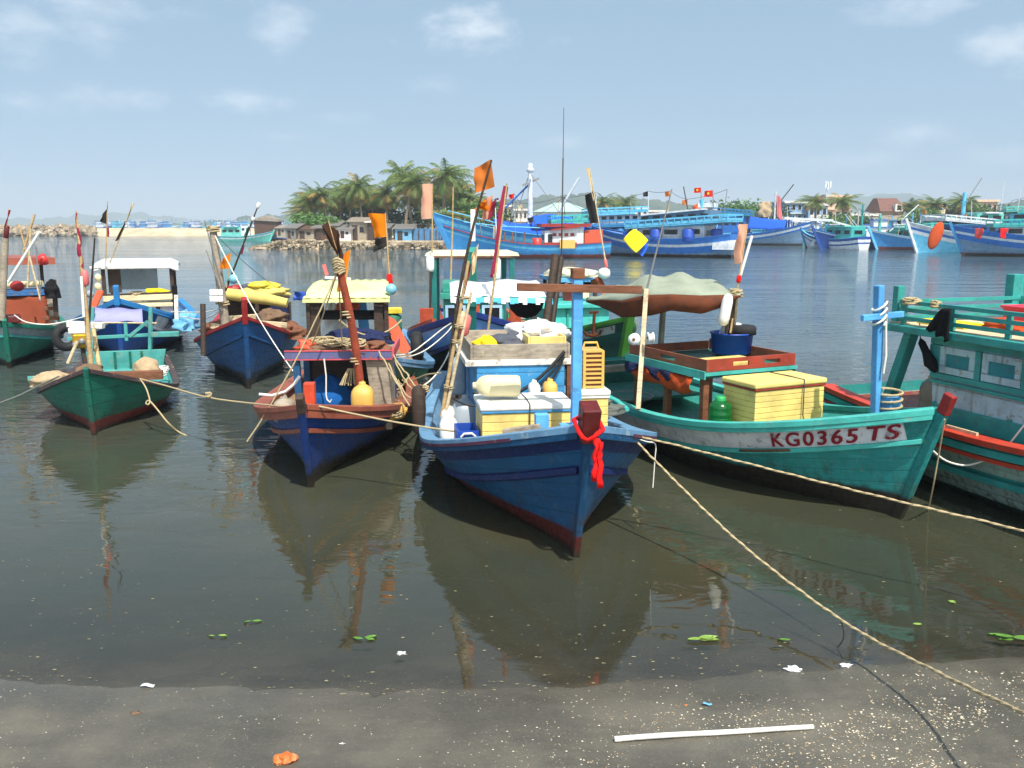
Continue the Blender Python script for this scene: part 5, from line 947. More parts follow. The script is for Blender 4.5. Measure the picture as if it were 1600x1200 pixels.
cb = A_.part(MB().box((-2.9, -.05, .85), (1.7, 1.8, .95)), 'cabin', 'a_blue'); A_.part(MB().box((-2.9, -.05, 1.42), (1.9, 1.95, .06)), 'cabin_top', 'a_blue', cb); m = MB()
for z in (1.5, 1.6): m.bar((-2.0, -1.0, z), (-2.0, .9, z), .05)
A_.part(m, 'rail', 'a_blue', cb); A_.part(MB().box((-1.95, .92, .95), (.12, .14, .8)), 'corner_post', 'greywood', cb)
rf = A_.part(MB().hexa([(-2.2, -1.1, 2.22), (-2.2, 1.1, 2.14), (-4.0, 1.0, 2.2), (-4.0, -1.1, 2.28), (-2.2, -1.1, 2.26), (-2.2, 1.1, 2.18), (-4.0, 1.0, 2.24), (-4.0, -1.1, 2.32)]), 'roof', 'a_roof'); A_.part(MB().box((-2.16, 0, 2.17), (.03, 2.2, .16)), 'roof_valance', 'a_roof', rf); post_set(A_, 'roof_post', [((-2.6, .8, 1.4), (-2.6, .8, 2.2)), ((-2.4, -.9, 1.4), (-2.4, -.9, 2.25)), ((-3.9, .8, 1.4), (-3.9, .8, 2.2))], .07, 'darkwood')
solo(MB().lathe(wp(A_, 66, 406, 20.3), [(.02, -.1), (.1, -.08), (.13, .0), (.13, .08), (.1, .1), (.02, .1)], 14, axis=(0, 1, .3)), 'bucket', 'red_plastic', A_, wp(A_, 66, 412, 20.3), 'red bucket hanging at the brown roof corner', 'bucket')
solo(MB().sphere(wp(A_, 27, 447, 19.9), .15, 14, sz=.8), 'float', 'd_red', A_, wp(A_, 27, 456, 19.9), 'large dark red float on the rail of the leftmost boat', 'float'); solo(MB().tube([wp(A_, -10, 446, 20.0), wp(A_, 66, 443, 20.0)], .07, 10), 'rolled_sheet', 'cream_jug', A_, wp(A_, -10, 446, 20.0), 'cream roll lying across the leftmost boat behind the dark red float', 'roll')
for k, (a, b_, r_, mt, lab) in enumerate((((12, 442), (62, 362), .035, 'white_plastic', 'thick white pole leaning right across the brown roof'), ((36, 395), (54, 335), .025, 'bamboo', 'tan pole rising right above the brown roof'), ((40, 390), (29, 350), .022, 'bamboo', 'tan pole rising left above the brown roof'), ((43, 450), (48, 350), .022, 'palewood', 'pale upright pole before the brown roof'), ((46, 400), (63, 468), .02, 'palewood', 'pale pole leaning down right below the brown roof'), ((64, 470), (56, 385), .014, 'steel', 'thin grey rod by the red bucket'))): solo(MB().tube([wp(A_, *a, 19.6), wp(A_, *b_, 19.6)], r_, 8), 'pole', mt, A_, wp(A_, *a, 19.6), lab, 'pole')
p0, p1 = wp(A_, 2, 500, 18.6), wp(A_, 8, 372, 18.6); A_.part(MB().tube([p0, p1], [.08, .07], 10), 'mast', 'greywood'); flag_pole(A_, p1 - Vector((0, 0, .1)), wp(A_, 13, 327, 18.6), .014, [(.98, .5, (.02, .04, 0), (.02, -.05, -.02), 'flag_pink', .02)], 'mast stick with a small red rag at the left edge', extra=[(.3, .05, .3, 'maroon')])
T = Thing('dark_post', A_, wp(A_, 85, 480, 19.4), 'dark post hung with a black jacket at the leftmost boat', 'post'); T.part(MB().bar(wp(A_, 88, 495, 19.4), wp(A_, 84, 437, 19.4), .1), 'post', 'darkwood'); T.part(heap(MB(), wp(A_, 83, 466, 19.3), .12, .14, .36, seed=130, amp=.6), 'jacket', 'cloth_black')
post_set(A_, 'side_rail', [(wp(A_, 68, 482, 19.6), wp(A_, 88, 482, 19.6)), (wp(A_, 68, 497, 19.6), wp(A_, 92, 497, 19.6))], .08, 'brownwood')
tyre(A_, wp(A_, 104, 527, 18.2), .2, .09, (1, .2, .1), 'black tyre fender hanging at the right side of the leftmost boat')

# ================================================================== blue and dark green boat with the cream roof
paint('f_blue', (112, 164, 228), .3, (110, 150, 200), .15, 0, None, .4); paint('f_navy', (18, 44, 116), .3, (40, 70, 140)); paint('f_green', (10, 60, 60), .3, (30, 70, 66), .15, 0, (.1, (16, 26, 28), .05)); paint('f_teal', (48, 146, 128), .32, (110, 160, 150)); paint('f_orange', (178, 74, 44), .35); paint('f_cream', (232, 222, 186), .2, (200, 190, 150), .08); paint('f_frame', (160, 200, 226), .2); paint('f_post', (30, 120, 116), .3)
F = Boat('fishing_boat', (738, 602), -87.2, [8.134, 2.768, 1.438, .52, .352, 2.222, .395, .649, .731], 'blue and dark green boat with orange bulwarks and a raised cream roof', group='wooden boats moored near the beach')
F.hull([(0, 0), (.1, 1), (.46, 2), (.6, 2)], ['f_navy', 'f_blue', 'f_green', 'f_orange'], None, 'deckwood', .3, cap_mat='f_navy', cap_w=.08, rails=[(.04, .05, .09, 'f_navy'), (.5, .02, .1, 'f_navy')], inner_mat=3); F.stem('f_post', .16, .2, 1.15, 'f_teal', 1.0)
F.strip('red_rail', 'f_orange', -.05, (-.1, -.02, -.02, .05), t0=.12)
x0 = -2.6; cb = F.part(MB().hexa([(x0, -.6, .4), (x0, .7, .4), (-4.4, .7, .4), (-4.4, -.6, .4), (x0 - .05, -.6, 1.42), (x0 - .05, .7, 1.42), (-4.4, .7, 1.42), (-4.4, -.6, 1.42)]), 'cabin', 'f_teal', bevel=.01); F.part(MB().box((-3.5, .05, 1.5), (2.0, 1.42, .14)), 'cabin_roof', 'f_teal', cb, bevel=.01); F.part(MB().box((-3.2, -.42, 1.68), (1.2, .4, .2)), 'roof_locker', 'f_teal', cb, bevel=.01)
for y in (-.34, .45): window(F, None, (x0 - .015, y, 1.12), .44, .36, 'x', 'f_frame', 'dark_glass', cb, .06)
F.part(MB().box((x0 - .01, .08, .95), (.04, .2, .8)), 'door', 'f_orange', cb)
m = MB(); m.box((-2.2, -.75, .78), (.05, .7, .32)); m.box((-2.2, .85, .78), (.05, .6, .32)); F.part(m, 'orange_board', 'f_orange', bevel=.006); m = MB(); m.box((-3.0, -.98, .95), (.1, .3, .5)); F.part(m, 'orange_locker', 'f_orange', bevel=.006); F.part(MB().box((-3.0, .98, .98), (.1, .24, .5)), 'orange_locker', 'f_orange', bevel=.006)
z = 2.27; rf = F.part(MB().hexa([(-4.9, -1.1, z), (-4.9, 1.18, z), (-6.2, .95, z + .02), (-6.2, -.95, z + .02), (-4.92, -1.06, z + .08), (-4.92, 1.14, z + .08), (-6.2, .95, z + .12), (-6.2, -.95, z + .12)]), 'aft_roof', 'f_cream', bevel=.01); F.part(MB().box((-5.5, .03, z - .02), (1.2, 2.0, .03)), 'roof_lining', 'brownwood', rf); post_set(F, 'roof_post', [((-5.0, -.88, .3), (-5.0, -.88, z - .03)), ((-5.0, 1.0, .3), (-5.0, 1.0, z - .03)), ((-6.1, -.85, .3), (-6.1, -.85, z - .03)), ((-6.1, .85, .3), (-6.1, .85, z - .03))], .12, 'f_post')
for k, (x, y, lab) in enumerate(((672, 413, 'white lantern float under the left end of the cream roof'), (776, 426, 'long white float hung under the cream roof on the right'))): q = wp(F, x, y, 21.6); solo(MB().lathe(q - Vector((0, 0, .2)), [(.04, 0), (.09, .04), (.1, .1), (.1, .36 + .14 * k), (.05, .42 + .14 * k)], 14), 'float', 'white_plastic', F, q - Vector((0, 0, .2)), lab, 'float')
solo(MB().tube([wp(F, 672, 520, 21.4), wp(F, 673, 424, 21.5)], .03, 8), 'pole', 'darksteel', F, wp(F, 672, 520, 21.4), 'dark thin pole below the white lantern float', 'pole')
T = tyre(F, wp(F, 652, 541, 17.0), .2, .1, (0, 1, .05), 'black tyre fender at the left bow of the cream roofed boat'); 
flag_pole(F, wp(F, 675, 395, 21.5), wp(F, 676, 287, 21.5), .02, [(1, .5, (.02, -.26, .0), (.02, -.28, -.02), 'flag_peach', .04)], 'upright pole with a tall peach banner above the cream roof', extra=())
solo(MB().tube([wp(F, 704, 440, 20.6), wp(F, 707, 355, 20.6), wp(F, 708, 292, 20.6)], [.025, .02, .012], 8), 'pole', 'bamboo', F, wp(F, 704, 440, 20.6), 'plain bamboo pole right of the tall peach banner', 'pole'); solo(MB().tube([wp(F, 777, 412, 21.4), wp(F, 774, 325, 21.4)], [.02, .01], 6), 'fishing_rod', 'white_plastic', F, wp(F, 777, 412, 21.4), 'thin white rod over the right end of the cream roof', 'rod'); solo(MB().box(wp(F, 739, 352, 17.4), (.07, .09, .6)), 'pole', 'white_plastic', F, wp(F, 739, 375, 17.4), 'white square pole above the teal stem post', 'pole')
m = MB(); m.box((-.05, .1, .98), (.4, .3, .2)); F.part(m, 'bow_step', 'd_red', bevel=.01)
# ================================================================== green boat behind the tarp canopy
paint('h_green', (8, 88, 76), .3, (40, 80, 70), .3, .2, (.1, (20, 30, 28), .05)); paint('h_white', (170, 180, 176), .6, (120, 80, 50), .6); paint('h_lime', (60, 128, 40), .3); paint('h_teal', (70, 190, 180), .35, (120, 150, 140), .2)
H = Boat('fishing_boat', (966, 590), -78, [7.063, 2.339, 1.265, .52, .42, 1.924, .5, .65, .73], 'dark green boat with a lime edged bow and teal cabin behind the tarp canopy', group='wooden boats moored near the beach')
H.hull([(0, 0), (.1, 1), (.26, 0)], ['h_green', 'h_white', 'h_teal'], None, 'deckwood', .3, cap_mat='h_lime', cap_w=.08, rails=[(.04, .04, .07, 'h_lime'), (.45, .035, .05, 'h_green')], inner_mat=2); H.stem('h_lime', .15, .18, .22)
m = MB()
for side in (1, -1):
    rows = [[H.surf(.035 * i / 3, dz, side, off=.008) for i in range(4)] for dz in (.08, .17, .27)]; m.grid(rows if side < 0 else [r[::-1] for r in rows])
H.part(m, 'bow_panel', 'h_green')
x0 = -2.0; cb = H.part(MB().hexa([(x0, -1.0, .4), (x0, .45, .4), (-4.0, .45, .4), (-4.0, -1.0, .4), (x0 - .05, -1.0, 1.22), (x0 - .05, .45, 1.22), (-4.0, .45, 1.22), (-4.0, -1.0, 1.22)]), 'cabin', 'h_teal', bevel=.01); H.part(MB().box((-3.0, -.27, 1.27), (2.2, 1.65, .09)), 'cabin_roof', 'h_teal', cb, bevel=.01); m = MB()
for y in (-.5, -.34, -.18): m.box((x0 - .015, y, .95), (.04, .04, .5))
H.part(m, 'grille', 'j_teal', cb)
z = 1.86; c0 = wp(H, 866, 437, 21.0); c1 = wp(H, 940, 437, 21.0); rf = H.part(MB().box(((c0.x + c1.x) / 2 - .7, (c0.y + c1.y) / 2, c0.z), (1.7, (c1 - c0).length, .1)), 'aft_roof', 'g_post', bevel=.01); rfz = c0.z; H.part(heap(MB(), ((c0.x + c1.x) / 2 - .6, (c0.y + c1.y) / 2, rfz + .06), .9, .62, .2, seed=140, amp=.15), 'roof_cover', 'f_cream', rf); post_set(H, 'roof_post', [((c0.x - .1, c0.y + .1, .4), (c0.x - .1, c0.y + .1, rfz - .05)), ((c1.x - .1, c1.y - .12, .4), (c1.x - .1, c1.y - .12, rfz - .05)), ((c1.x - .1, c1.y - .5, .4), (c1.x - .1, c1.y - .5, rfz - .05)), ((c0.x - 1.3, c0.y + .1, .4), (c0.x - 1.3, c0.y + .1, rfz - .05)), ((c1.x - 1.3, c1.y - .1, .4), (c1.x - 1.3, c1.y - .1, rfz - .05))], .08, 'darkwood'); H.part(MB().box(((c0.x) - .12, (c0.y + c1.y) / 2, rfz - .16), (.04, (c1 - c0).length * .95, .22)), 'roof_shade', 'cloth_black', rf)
T = Thing('bucket', H, wp(H, 890, 476, 20.4), 'red bucket on the teal cabin roof behind the blue post', 'bucket'); T.part(MB().lathe(wp(H, 890, 476, 20.4), [(.13, 0), (.19, .33), (.2, .33), (.19, .35), (.16, .33), (.12, .03)], 16), 'body', 'red_plastic'); T.part(MB().tube([wp(H, 890, 476, 20.4) + Vector((0, .19 * math.cos(a), .34 + .16 * math.sin(a))) for a in [math.pi * i / 8 for i in range(9)]], .01, 5), 'handle', 'steel')
solo(heap(MB(), wp(H, 912, 465, 20.4), .12, .16, .2, seed=141, amp=.4), 'bundle', 'cream_jug', H, wp(H, 912, 465, 20.4), 'pale round bundle right of the red bucket', 'bundle'); q = wp(H, 944, 427, 20.2); solo(MB().lathe(q - Vector((0, 0, .12)), [(.05, 0), (.13, .04), (.14, .12), (.12, .2), (.04, .24)], 14), 'float', 'white_plastic', H, q - Vector((0, 0, .12)), 'round white float at the right end of the pale blue roof', 'float')
for k, (pp, mt, lab) in enumerate(((((938, 430), (946, 447), (923, 437), (925, 458)), 'tarp_brown', 'rust brown rag under the round white float'), (((941, 455), (951, 462), (936, 470), (950, 478)), 'orange_plastic', 'orange rag below the rust brown rag'))): q = [wp(H, x, y, 20.2) for x, y in pp]; solo(flag_grid(MB(), q[0], q[1], q[2], q[3], .06, seed=k), 'rag', mt, H, q[1], lab, 'cloth')
flag_pole(H, wp(H, 950, 432, 20.3), wp(H, 921, 262, 20.3), .022, [(1, .79, (.02, -.1, .0), (.02, -.02, -.25), 'flag_cream', .04), (.79, .5, (.02, -.18, -.08), (.02, -.22, -.02), 'flag_black', .06)], 'tall pole with a cream and a large black flag', pole_mat='palewood', extra=[(.12, .04, .2, 'buoy_pink')])
T = Thing('anchor', H, wp(H, 928, 530, 17.8), 'rusty anchor resting on the lime edged bow', 'anchor'); q = wp(H, 927, 512, 17.8); T.part(MB().bar(q + Vector((0, 0, -.15)), q + Vector((0, .02, .32)), .05), 'shank', 'rust_iron'); T.part(MB().bar(q + Vector((0, -.08, .3)), q + Vector((0, .1, .31)), .05), 'stock', 'rust_iron'); T.part(MB().tube([q + Vector((0, -.24, -.02)), q + Vector((0, -.14, -.14)), q + Vector((0, 0, -.17)), q + Vector((0, .13, -.13)), q + Vector((0, .2, .0))], [.015, .03, .035, .03, .015], 7), 'arm', 'rust_iron')
# tall antenna
q0, q1 = wp(H, 877, 425, 21.6), wp(H, 881, 168, 21.6); solo(MB().tube([q0, q0.lerp(q1, .7), q0.lerp(q1, .701), q1], [.02, .016, .01, .006], 6), 'antenna', 'darksteel', H, q0, 'very tall thin antenna whip rising beside the pale blue roof', 'antenna')
# ------------------------------------------------------------------ mooring ropes between boats and beach
def rope_px(pts, r, label, mat='rope', group=None, name='mooring_rope', sub=4, twist=False):
    P = [at(*p) for p in pts]; out = []
    for i in range(len(P) - 1):
        a, b_, c, d = P[max(i - 1, 0)], P[i], P[i + 1], P[min(i + 2, len(P) - 1)]
        for k in range(sub):
            t = k / sub; out.append(.5 * ((2 * b_) + (c - a) * t + (2 * a - 5 * b_ + 4 * c - d) * t * t + (3 * b_ - a - 3 * c + d) * t ** 3))
    out.append(P[-1]); return rope(out, r, label, mat, name, group, twist=twist)
o = rope_px([(990, 682, 8.35), (1010, 706, 8.2), (1150, 843, 7.2), (1313, 968, 6.05), (1450, 1043, 5.1), (1600, 1114, 4.1), (1760, 1180, 3.3), (1900, 1260, 3.0), (1990, 1420, 2.8)], .0095, 'thick tan rope running from the blue bow down across the beach to the right corner', twist=True)
rope_px([(1313, 968, 6.05), (1318, 985, 6.03), (1317, 1000, 6.02), (1308, 1012, 6.02)], .004, 'short black string hanging from the thick tan beach rope', 'cable', name='string')
rope_px([(985, 680, 8.4), (1050, 694, 8.2), (1250, 745, 7.6), (1420, 787, 7.0), (1600, 830, 6.5), (1750, 880, 5.7), (1900, 1010, 4.9), (1960, 1095, 4.6)], .0088, 'tan rope passing in front of the lettered green bow to the right edge', twist=True)
rope_px([(985, 682, 8.4), (1010, 690, 8.3), (1024, 694, 8.3), (1023, 720, 8.3), (1020, 762, 8.3)], .006, 'frayed pale rope end hanging at the right blue bow gunwale', 'rope_white')
rope_px([(219, 592, 13.1), (260, 603, 12.6), (325, 621, 11.9), (400, 631, 11.2), (470, 637, 10.0), (492, 634, 9.9), (540, 644, 9.95), (620, 660, 9.7), (720, 675, 9.3), (835, 684, 8.6)], .0115, 'long tan rope from the green skiff past the orange bow to the nearest blue boat')
o = solo(coil(MB(), at(326, 621, 11.85), .03, .014, 3, 5, 1), 'rope_knot', 'rope', None, at(326, 621, 11.85), 'fat knot in the long tan rope between skiff and orange gunwale boat', 'knot')
rope_px([(219, 592, 13.1), (228, 606, 12.9), (234, 625, 12.8), (232, 632, 12.75), (228, 630, 12.8), (233, 626, 12.8), (246, 640, 12.7), (262, 660, 12.6), (278, 674, 12.75), (292, 681, 12.65)], .012, 'tan rope with a small loop drooping from the skiff into the water')
rope_px([(92, 588, 13.2), (60, 603, 12.6), (20, 622, 12.2), (-60, 650, 11.8)], .012, 'dark rope from the left skiff bow to the left edge', 'rope_grey')
rope_px([(1456, 703, 8.9), (1478, 720, 9.0), (1510, 727, 9.1), (1545, 716, 9.0), (1575, 695, 8.9), (1604, 660, 8.8), (1650, 610, 8.7)], .011, 'white rope looping beneath the red gunwale of the right boat', 'rope_white')
rope_px([(1476, 655, 8.3), (1466, 715, 8.5), (1458, 760, 8.6), (1450, 798, 9.2)], .008, 'thin tan line hanging straight from the red tipped green bow')
rope_px([(605, 556, 13.0), (640, 552, 15), (665, 535, 16.3), (690, 515, 16.6), (705, 505, 16.6)], .012, 'upper white rope from the red mast boat to the cream roofed boat', 'rope_white', 'white ropes to the cream roofed boat')
rope_px([(605, 558, 13.0), (640, 557, 15), (668, 545, 16.3), (700, 518, 16.5), (712, 498, 16.6)], .012, 'lower white rope from the red mast boat to the cream roofed boat', 'rope_white', 'white ropes to the cream roofed boat')
rope_px([(645, 612, 11.5), (672, 595, 12.5), (692, 570, 13.5), (708, 535, 15), (718, 500, 16.5)], .012, 'white rope rising from the dark fender up to the cream roofed boat', 'rope_white')
rope_px([(630, 600, 12.0), (655, 590, 11.4), (668, 585, 11.0), (690, 583, 10.8)], .01, 'short tan line between the orange gunwale boat and the nearest blue boat')
rope_px([(268, 487, 20.4), (300, 488, 19.5), (325, 487, 18.4), (345, 482, 17.4)], .013, 'upper white line from boat 39 to the grey timber mast', 'rope_white'); rope_px([(285, 495, 20.2), (312, 499, 19), (330, 494, 18), (347, 484, 17.4)], .013, 'lower white line from boat 39 to the grey timber mast', 'rope_white')
rope_px([(22, 492, 18.5), (40, 503, 18.6), (70, 507, 18.7), (100, 503, 18.8), (150, 490, 20)], .014, 'pale rope along the gunwale of the leftmost boat', 'rope_white')
# ------------------------------------------------------------------ beach litter
def gpt(px, py):
    p = gz(px, py, 0)
    for _ in range(4): p = gz(px, py, max(0, ground_z(p.x, p.y)))
    return p
a, b_ = gpt(960, 1159), gpt(1270, 1139); a.z += .016; b_.z += .016
paint('stick_white', (235, 232, 222), .3, (120, 100, 80), .25); solo(MB().tube([a.lerp(b_, i / 10) + Vector((0, .005 * math.sin(i * .5), .002 * math.sin(i * .9))) for i in range(11)], [.017, .016, .0165, .016, .0155, .016, .015, .0152, .0145, .015, .014], 10), 'pole', 'stick_white', None, a, 'white painted pole lying on the grey beach sand', 'pole')
solo(MB().sphere(b_ + Vector((.0, 0, 0)), .008, 6), 'pebble', 'greywood', None, b_, 'tiny pebble at the right end of the white pole', 'pebble')
c = gpt(443, 1192); m = MB(); paint('brick_orange', (206, 118, 60), .3, (120, 90, 70), .2)
T = Thing('brick_chunk', None, c, 'broken orange brick chunk half buried in the sand', 'brick'); m = MB()
for k, (dx, dy, rr) in enumerate(((-.03, 0, .038), (.012, .008, .045), (.045, .02, .03))): m.sphere(c + Vector((dx, dy, .018)), rr, 8, sz=.75, jit=.45, seed=k + 2)
m.sm = [False] * len(m.sm)
T.part(m, 'body', 'brick_orange', bevel=.006)
plastic('leaf_green', (84, 128, 44), .5, .5); plastic('leaf_pale', (120, 150, 62), .5, .3)
def leaf(px, py, L, lab, mat='leaf_green', k=3, seed=0):
    p = gz(px, py, .006); g = random.Random(seed); m = MB()
    for i in range(k):
        a = g.uniform(-.5, .5) + (math.pi if g.random() < .4 else 0); l = L * g.uniform(.6, 1); w = l * .22; d = Vector((math.cos(a), math.sin(a) * .8, 0)); n = Vector((-d.y, d.x, 0)); o_ = p + Vector((g.uniform(-.02, .02), g.uniform(-.02, .02), .003 * i))
        rows = [[o_ + d * l * u - n * w * math.sin(math.pi * min(1, u + .04)) + Vector((0, 0, .006)), o_ + d * l * u + Vector((0, 0, .012 * math.sin(u * 5))), o_ + d * l * u + n * w * math.sin(math.pi * min(1, u + .04)) + Vector((0, 0, .008))] for u in [q / 6 for q in range(7)]]
        m.grid(rows)
    return solo(m, 'floating_leaf', mat, None, p, lab, 'leaf')
for k, (x, y, L_, lab) in enumerate(((570, 999, .1, 'green floating leaf left of the nearest blue bow reflection'), (340, 993, .07, 'small pale green leaf floating on the left'), (390, 972, .08, 'thin green leaf floating below the orange gunwale boat'), (1095, 999, .15, 'largest bunch of green leaves floating at centre right'), (1240, 1001, .11, 'single long green leaf floating right of the leaf bunch'), (1480, 940, .08, 'small leaf floating under the lettered bow'), (1580, 998, .18, 'green weed clump floating at the right edge'), (1430, 977, .08, 'two pale leaves floating left of the weed clump'))): leaf(x, y, L_, lab, 'leaf_green' if k % 2 == 0 else 'leaf_pale', [3, 2, 2, 6, 2, 2, 7, 2][k], k + 3)
for k, (x, y, r_, nm, mt, lab, cat) in enumerate(((1240, 1046, .05, 'plastic_scrap', 'cloth_white', 'crumpled white plastic at the right waterline', 'litter'), (1322, 1040, .04, 'plastic_scrap', 'white_plastic', 'clear pale plastic curl right of the crumpled white plastic', 'litter'), (627, 1021, .03, 'plastic_scrap', 'cloth_white', 'tiny white scrap floating below the green leaf', 'litter'), (535, 1162, .018, 'seashell', 'white_worn', 'single white shell right of the orange brick chunk', 'shell'), (1072, 1102, .018, 'brick_crumb', 'brick_orange', 'small orange crumb above the white pole', 'crumb'), (212, 1115, .03, 'seaweed', 'net_brown', 'dark weed tuft on the wet sand at the left', 'weed'))):
    p = gpt(x, y); solo(heap(MB(), p + Vector((0, 0, -.004)), r_ * .8, r_ * .6, r_ * .35, seed=200 + k, amp=1.4, n=12), nm, mt, None, p, lab, cat)
for k, (x, y, w_, lab) in enumerate(((231, 1074, .085, 'white printed sachet lying at the left waterline'), (1105, 1103, .055, 'small pale blue sachet above the white pole'))):
    p = gpt(x, y) + Vector((0, 0, .012)); T = Thing('sachet', None, p, lab, 'sachet'); m = MB(); m.grid([[p + Vector((w_ * (u - .5), w_ * .38 * v, .006 * math.sin(5 * u + k) + .004))for u in [i / 6 for i in range(7)]] for v in (-.5, 0, .5)]); T.part(m, 'packet', 'white_plastic' if k == 0 else 'e_cover2', solid=.004)
# shells, scum and grit: uncountable
plastic('shell_white', (196, 188, 166), .6, .4); plastic('shell_tan', (150, 130, 100), .7, .4); plastic('foam_speck', (134, 128, 100), .8, .3)
g = random.Random(11); m = MB(); n_ = 0
def flake(m, p, r, mi):
    a0 = g.uniform(0, 6.28); k = g.choice((4, 5, 6)); pts = []; 
    for i in range(k): a = a0 + 2 * math.pi * i / k; rr = r * g.uniform(.55, 1.2); pts.append(p + Vector((rr * math.cos(a), rr * .85 * math.sin(a), g.uniform(0, r * .45))))
    top = p + Vector((0, 0, r * .6)); m.add(pts + [top], [(i, (i + 1) % k, k) for i in range(k)], mi)
while n_ < 4600:
    px, py = g.uniform(-40, 1640), g.uniform(1030, 1215)
    right = max(.0, (px - 560) / 1000); dens = .1 + .9 * right ** 1.2 * (.35 + .65 * min(1, max(0, (py - 1060) / 90)))
    cl = .5 + .9 * mnoise.noise((px * .008, py * .02, 0))
    if g.random() > dens * cl: continue
    p = gpt(px, py)
    if p.z <= .004: n_ += 1; continue
    flake(m, p, .0022 + (.004 + .005 * right) * g.random() ** 2.2, 0 if g.random() < .6 else 1); n_ += 1
tag(m.build('shell_fragments', ['shell_white', 'shell_tan']), kind='stuff')
m = MB(); n_ = 0
while n_ < 1300:
    px, py = g.uniform(-40, 1640), 1085 - 300 * g.random() ** 1.9
    if mnoise.noise((px * .006, py * .018, 5)) < g.uniform(-.45, .35): continue
    p = gz(px, py, .003)
    if any(abs(px - x) < 120 and py < 860 for x in (898,)): continue
    r_ = .0024 + .008 * g.random() ** 4; k = 5; a0 = g.uniform(0, 6); m.poly([p + Vector((r_ * 1.7 * g.uniform(.6, 1.2) * math.cos(a0 + 1.257 * i), r_ * g.uniform(.6, 1.2) * math.sin(a0 + 1.257 * i), 0)) for i in range(k)], 0); n_ += 1
tag(m.build('floating_scum', ['foam_speck']), kind='stuff')
# ================================================================== far harbour
def Zat(py, Y): return at(800, py, Y).z
paint('t_sky', (60, 150, 214), .2, (120, 170, 200), .12, 0, (.35, (120, 40, 36), .1)); paint('t_blue', (36, 110, 190), .2, rust=.1); paint('t_white', (212, 218, 222), .25, (170, 160, 140), .2); paint('t_teal', (60, 172, 168), .2); paint('t_red', (150, 40, 34), .25); paint('t_grey', (112, 146, 176), .35, wl=(.3, (60, 40, 36), .1)); paint('t_cyan', (98, 186, 222), .2, rust=.1); paint('t_aqua', (96, 186, 172), .25); paint('t_navy', (30, 74, 150), .2, rust=.1)
def far_boat(px, py, th, L, B, zb, zm, bands, mats, label, cap='t_cyan', stem='t_sky', zs=None, group='fishing boats moored across the harbour', name='trawler', bul=.4, rake=.45, stem_up=.3):
    c = gz(px, py); d = Vector((math.cos(R(th)), math.sin(R(th)), 0)); o = c + d * L * .5
    b = Boat(name, None, th, [L, B, zb, zm, rake, 2.2, .45, .75, zs or zm + .3], label, 'fishing boat', group, origin=o, draft=.8)
    b.hull(bands, mats, None, 'deckwood', bul, cap_mat=cap, cap_w=.18, inner_mat=0, ns=22); b.stem(stem, .22, .28, stem_up)
    return b
def house(b, x0, x1, w, z0, z1, wall, roof, nwin=3, overhang=.4, yc=0, slope=0, pane='dark_glass', rail=None, wh=.45):
    h = b.part(MB().hexa([(x0, yc - w / 2, z0), (x1, yc - w / 2, z0), (x1, yc + w / 2, z0), (x0, yc + w / 2, z0), (x0, yc - w / 2, z1), (x1, yc - w / 2, z1 + slope), (x1, yc + w / 2, z1 + slope), (x0, yc + w / 2, z1)]), 'cabin', wall)
    o = overhang; b.part(MB().hexa([(x0 - o, yc - w / 2 - o, z1), (x1 + o, yc - w / 2 - o, z1 + slope), (x1 + o, yc + w / 2 + o, z1 + slope), (x0 - o, yc + w / 2 + o, z1), (x0 - o, yc - w / 2 - o, z1 + .15), (x1 + o, yc - w / 2 - o, z1 + slope + .15), (x1 + o, yc + w / 2 + o, z1 + slope + .15), (x0 - o, yc + w / 2 + o, z1 + .15)]), 'roof', roof, h)
    for sy in (-1, 1):
        for i in range(nwin):
            x = lerp(x0, x1, (i + .5) / nwin); s_ = slope * (i + .5) / nwin; b.part(MB().box((x, yc + sy * (w / 2 + .01), (z0 + z1) / 2 + .15 + s_ * .6), (abs(x1 - x0) / nwin * .6, .04, wh)), 'window', pane, h)
    for xx in (min(x0, x1) - .01, max(x0, x1) + .01):
        b.part(MB().box((xx, yc, (z0 + z1) / 2 + .15), (.04, w * .55, wh)), 'window', pane, h)
    return h
def rail_deck(b, x0, x1, w, z0, z1, deck, rail, h=.7, parent=None, n=9):
    """sloping upper deck with a slotted parapet"""
    f = lambda x: lerp(z0, z1, (x - x0) / (x1 - x0)); m = MB(); m.hexa([(x0, -w / 2, z0), (x1, -w / 2, z1), (x1, w / 2, z1), (x0, w / 2, z0), (x0, -w / 2, z0 + .14), (x1, -w / 2, z1 + .14), (x1, w / 2, z1 + .14), (x0, w / 2, z0 + .14)]); d = b.part(m, 'upper_deck', deck, parent); m = MB()
    for sy in (-1, 1):
        P = lambda x, k: Vector((x, sy * w / 2, f(x) + .14 + k)); m.bar(P(x0, h * .2), P(x1, h * .2), .06, h * .4); m.bar(P(x0, h * .88), P(x1, h * .88), .07, h * .24)
        for i in range(n + 1): x = lerp(x0, x1, i / n); m.bar(P(x, h * .4), P(x, h * .78), abs(x1 - x0) / n * .35, .05)
    for x in (x0, x1): m.bar((x, -w / 2, f(x) + .14 + h * .2), (x, w / 2, f(x) + .14 + h * .2), .06, h * .4); m.bar((x, -w / 2, f(x) + .14 + h * .88), (x, w / 2, f(x) + .14 + h * .88), .07, h * .24)
    b.part(m, 'parapet', rail, d); return d
def mastb(b, x, z0, z1, r, mat, booms=(), yc=0, cross=None, name='mast'):
    m = MB().tube([(x, yc, z0), (x, yc, z1)], [r, r * .75], 10); o = b.part(m, name, mat)
    if cross: b.part(MB().bar((x, yc - cross[1], cross[0]), (x, yc + cross[1], cross[0]), .12), 'crosstree', mat, o)
    for p, q, rr, mt in booms: b.part(MB().tube([p, q], rr, 6), 'boom', mt, o)
    return o
